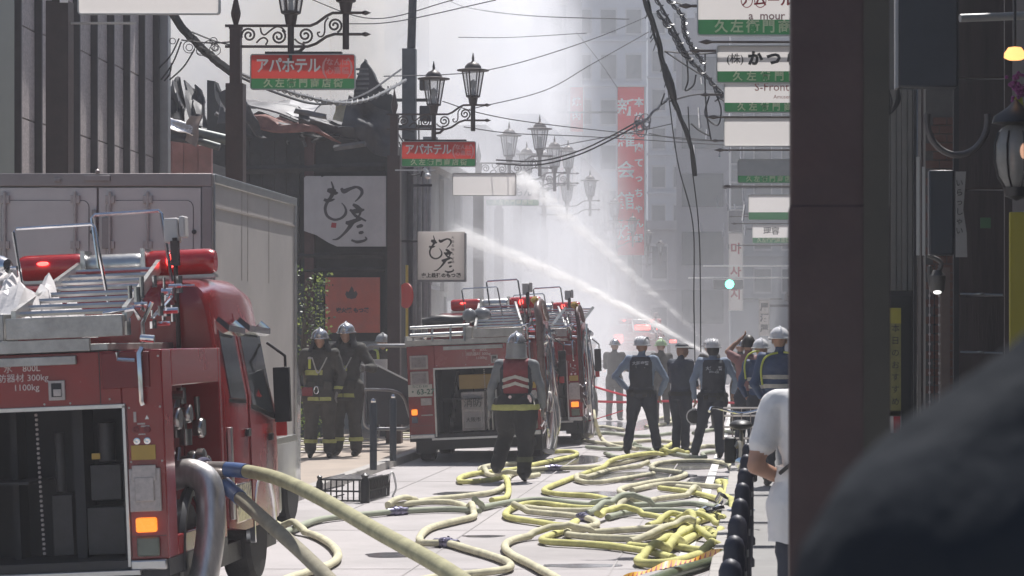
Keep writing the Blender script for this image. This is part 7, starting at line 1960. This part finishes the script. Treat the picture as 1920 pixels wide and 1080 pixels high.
wc = t.nodes.new('ShaderNodeMix'); wc.data_type = 'RGBA'; wc.inputs[6].default_value = (.88, .888, .925, 1); wc.inputs[7].default_value = (.985, .95, .89, 1)
n3 = ns_(.35, 3, (1, .3, 1), (7, 1, 4)); Lk(math_n('MULTIPLY', sstep(X_, -6.3, -8.2), sstep(n3, .36, .6)), wc.inputs['Factor']); Lk(wc.outputs[2], v.inputs['Color'])
b = MB(); b.bb((-22, 45.2, .02), (5.5, 100, 20.5)); o = b.build('smoke', sm_, smooth=False); o['kind'] = 'stuff'
# water jets: streams that widen and thin out away from the nozzle, a core inside a looser mist
def jet_mat(name, dens, xa, xb, tilt, fade):
    m, v_ = vol_mat(name, 0, (1, 1, 1), 0.45)
    t = m.node_tree; Lk = t.links.new
    tc = t.nodes.new('ShaderNodeTexCoord'); mp = t.nodes.new('ShaderNodeMapping')
    mp.inputs['Rotation'].default_value = (0, R(tilt), 0); mp.inputs['Scale'].default_value = (.9, 5, 7)
    Lk(tc.outputs['Object'], mp.inputs[0])
    n_ = t.nodes.new('ShaderNodeTexNoise'); n_.inputs['Scale'].default_value = 1.6; n_.inputs['Detail'].default_value = 4; Lk(mp.outputs[0], n_.inputs['Vector'])
    mr = t.nodes.new('ShaderNodeMapRange'); mr.inputs['From Min'].default_value = .38; mr.inputs['From Max'].default_value = .68; mr.inputs['To Min'].default_value = .15; mr.inputs['To Max'].default_value = 1.6; Lk(n_.outputs['Fac'], mr.inputs['Value'])
    sp_ = t.nodes.new('ShaderNodeSeparateXYZ'); Lk(tc.outputs['Object'], sp_.inputs[0])
    cr = t.nodes.new('ShaderNodeMapRange'); cr.inputs['From Min'].default_value = xa; cr.inputs['From Max'].default_value = xb; cr.inputs['To Min'].default_value = dens * fade; cr.inputs['To Max'].default_value = dens; Lk(sp_.outputs[0], cr.inputs['Value'])
    mu = t.nodes.new('ShaderNodeMath'); mu.operation = 'MULTIPLY'; Lk(mr.outputs[0], mu.inputs[0]); Lk(cr.outputs[0], mu.inputs[1]); Lk(mu.outputs[0], v_.inputs['Density'])
    return m
for lab, pts, r0, r1, tilt, fade in (('lower water jet arching from behind the officers to the burning block', [(1334, 668, 46.5), (1250, 620, 46.8), (1150, 565, 47.2), (1040, 512, 47.6), (960, 478, 48), (905, 456, 48.4), (850, 434, 49.5)], .02, .155, 27, 6),
                        ('upper water jet reaching above the lower one into the smoke', [(1322, 640, 46.3), (1255, 577, 46.5), (1190, 519, 46.8), (1120, 456, 47.1), (1060, 404, 47.4), (1010, 361, 47.8), (975, 332, 48.2)], .02, .15, 42, .5)):
    q = smoothline([at(*p) for p in pts], 8); N = len(q)
    xa, xb = q[0].x, q[-1].x
    b = MB(); b.tube(q, [(r0 + (r1 - r0) * (i / (N - 1)) ** .9) * (1 + .12 * noise.noise(q[i] * 2)) for i in range(N)], 12)
    o = b.build('water_jet', jet_mat('jet core', JET * (1.6 if tilt > 30 else 1), xa, xb, tilt, fade)); tag(o, lab, 'water jet', 'water jets played on the fire')
    b = MB(); b.tube([p + Vector((0, 0, -.06 * i / N)) for i, p in enumerate(q)], [(r0 + (r1 - r0) * (i / (N - 1)) ** .8) * 1.8 * (1 + .25 * noise.noise(q[i] * 1.5 + Vector((9, 0, 0)))) for i in range(N)], 12)
    b.build('jet_mist', jet_mat('jet mist', JET * (.3 if tilt > 30 else .17), xa, xb, tilt, fade * .7), o)
    b = MB()
    for k in range(520):
        f = rnd.random() ** .6; i = min(int(f * (N - 1)), N - 2); p = q[i].lerp(q[i + 1], rnd.random()); sp = r0 + (r1 - r0) * f
        p = p + Vector((rnd.gauss(0, 1), rnd.gauss(0, 1), rnd.gauss(0, 1) - .6 * f)) * sp * 1.1
        b.ell(p, (rnd.uniform(.003, .009),) * 3, 5, 3)
    dr_ = b.build('droplets', mat('water droplet', (0.85, 0.86, 0.88), 0.1, var=0, spec=1), o); dr_['kind'] = 'stuff'
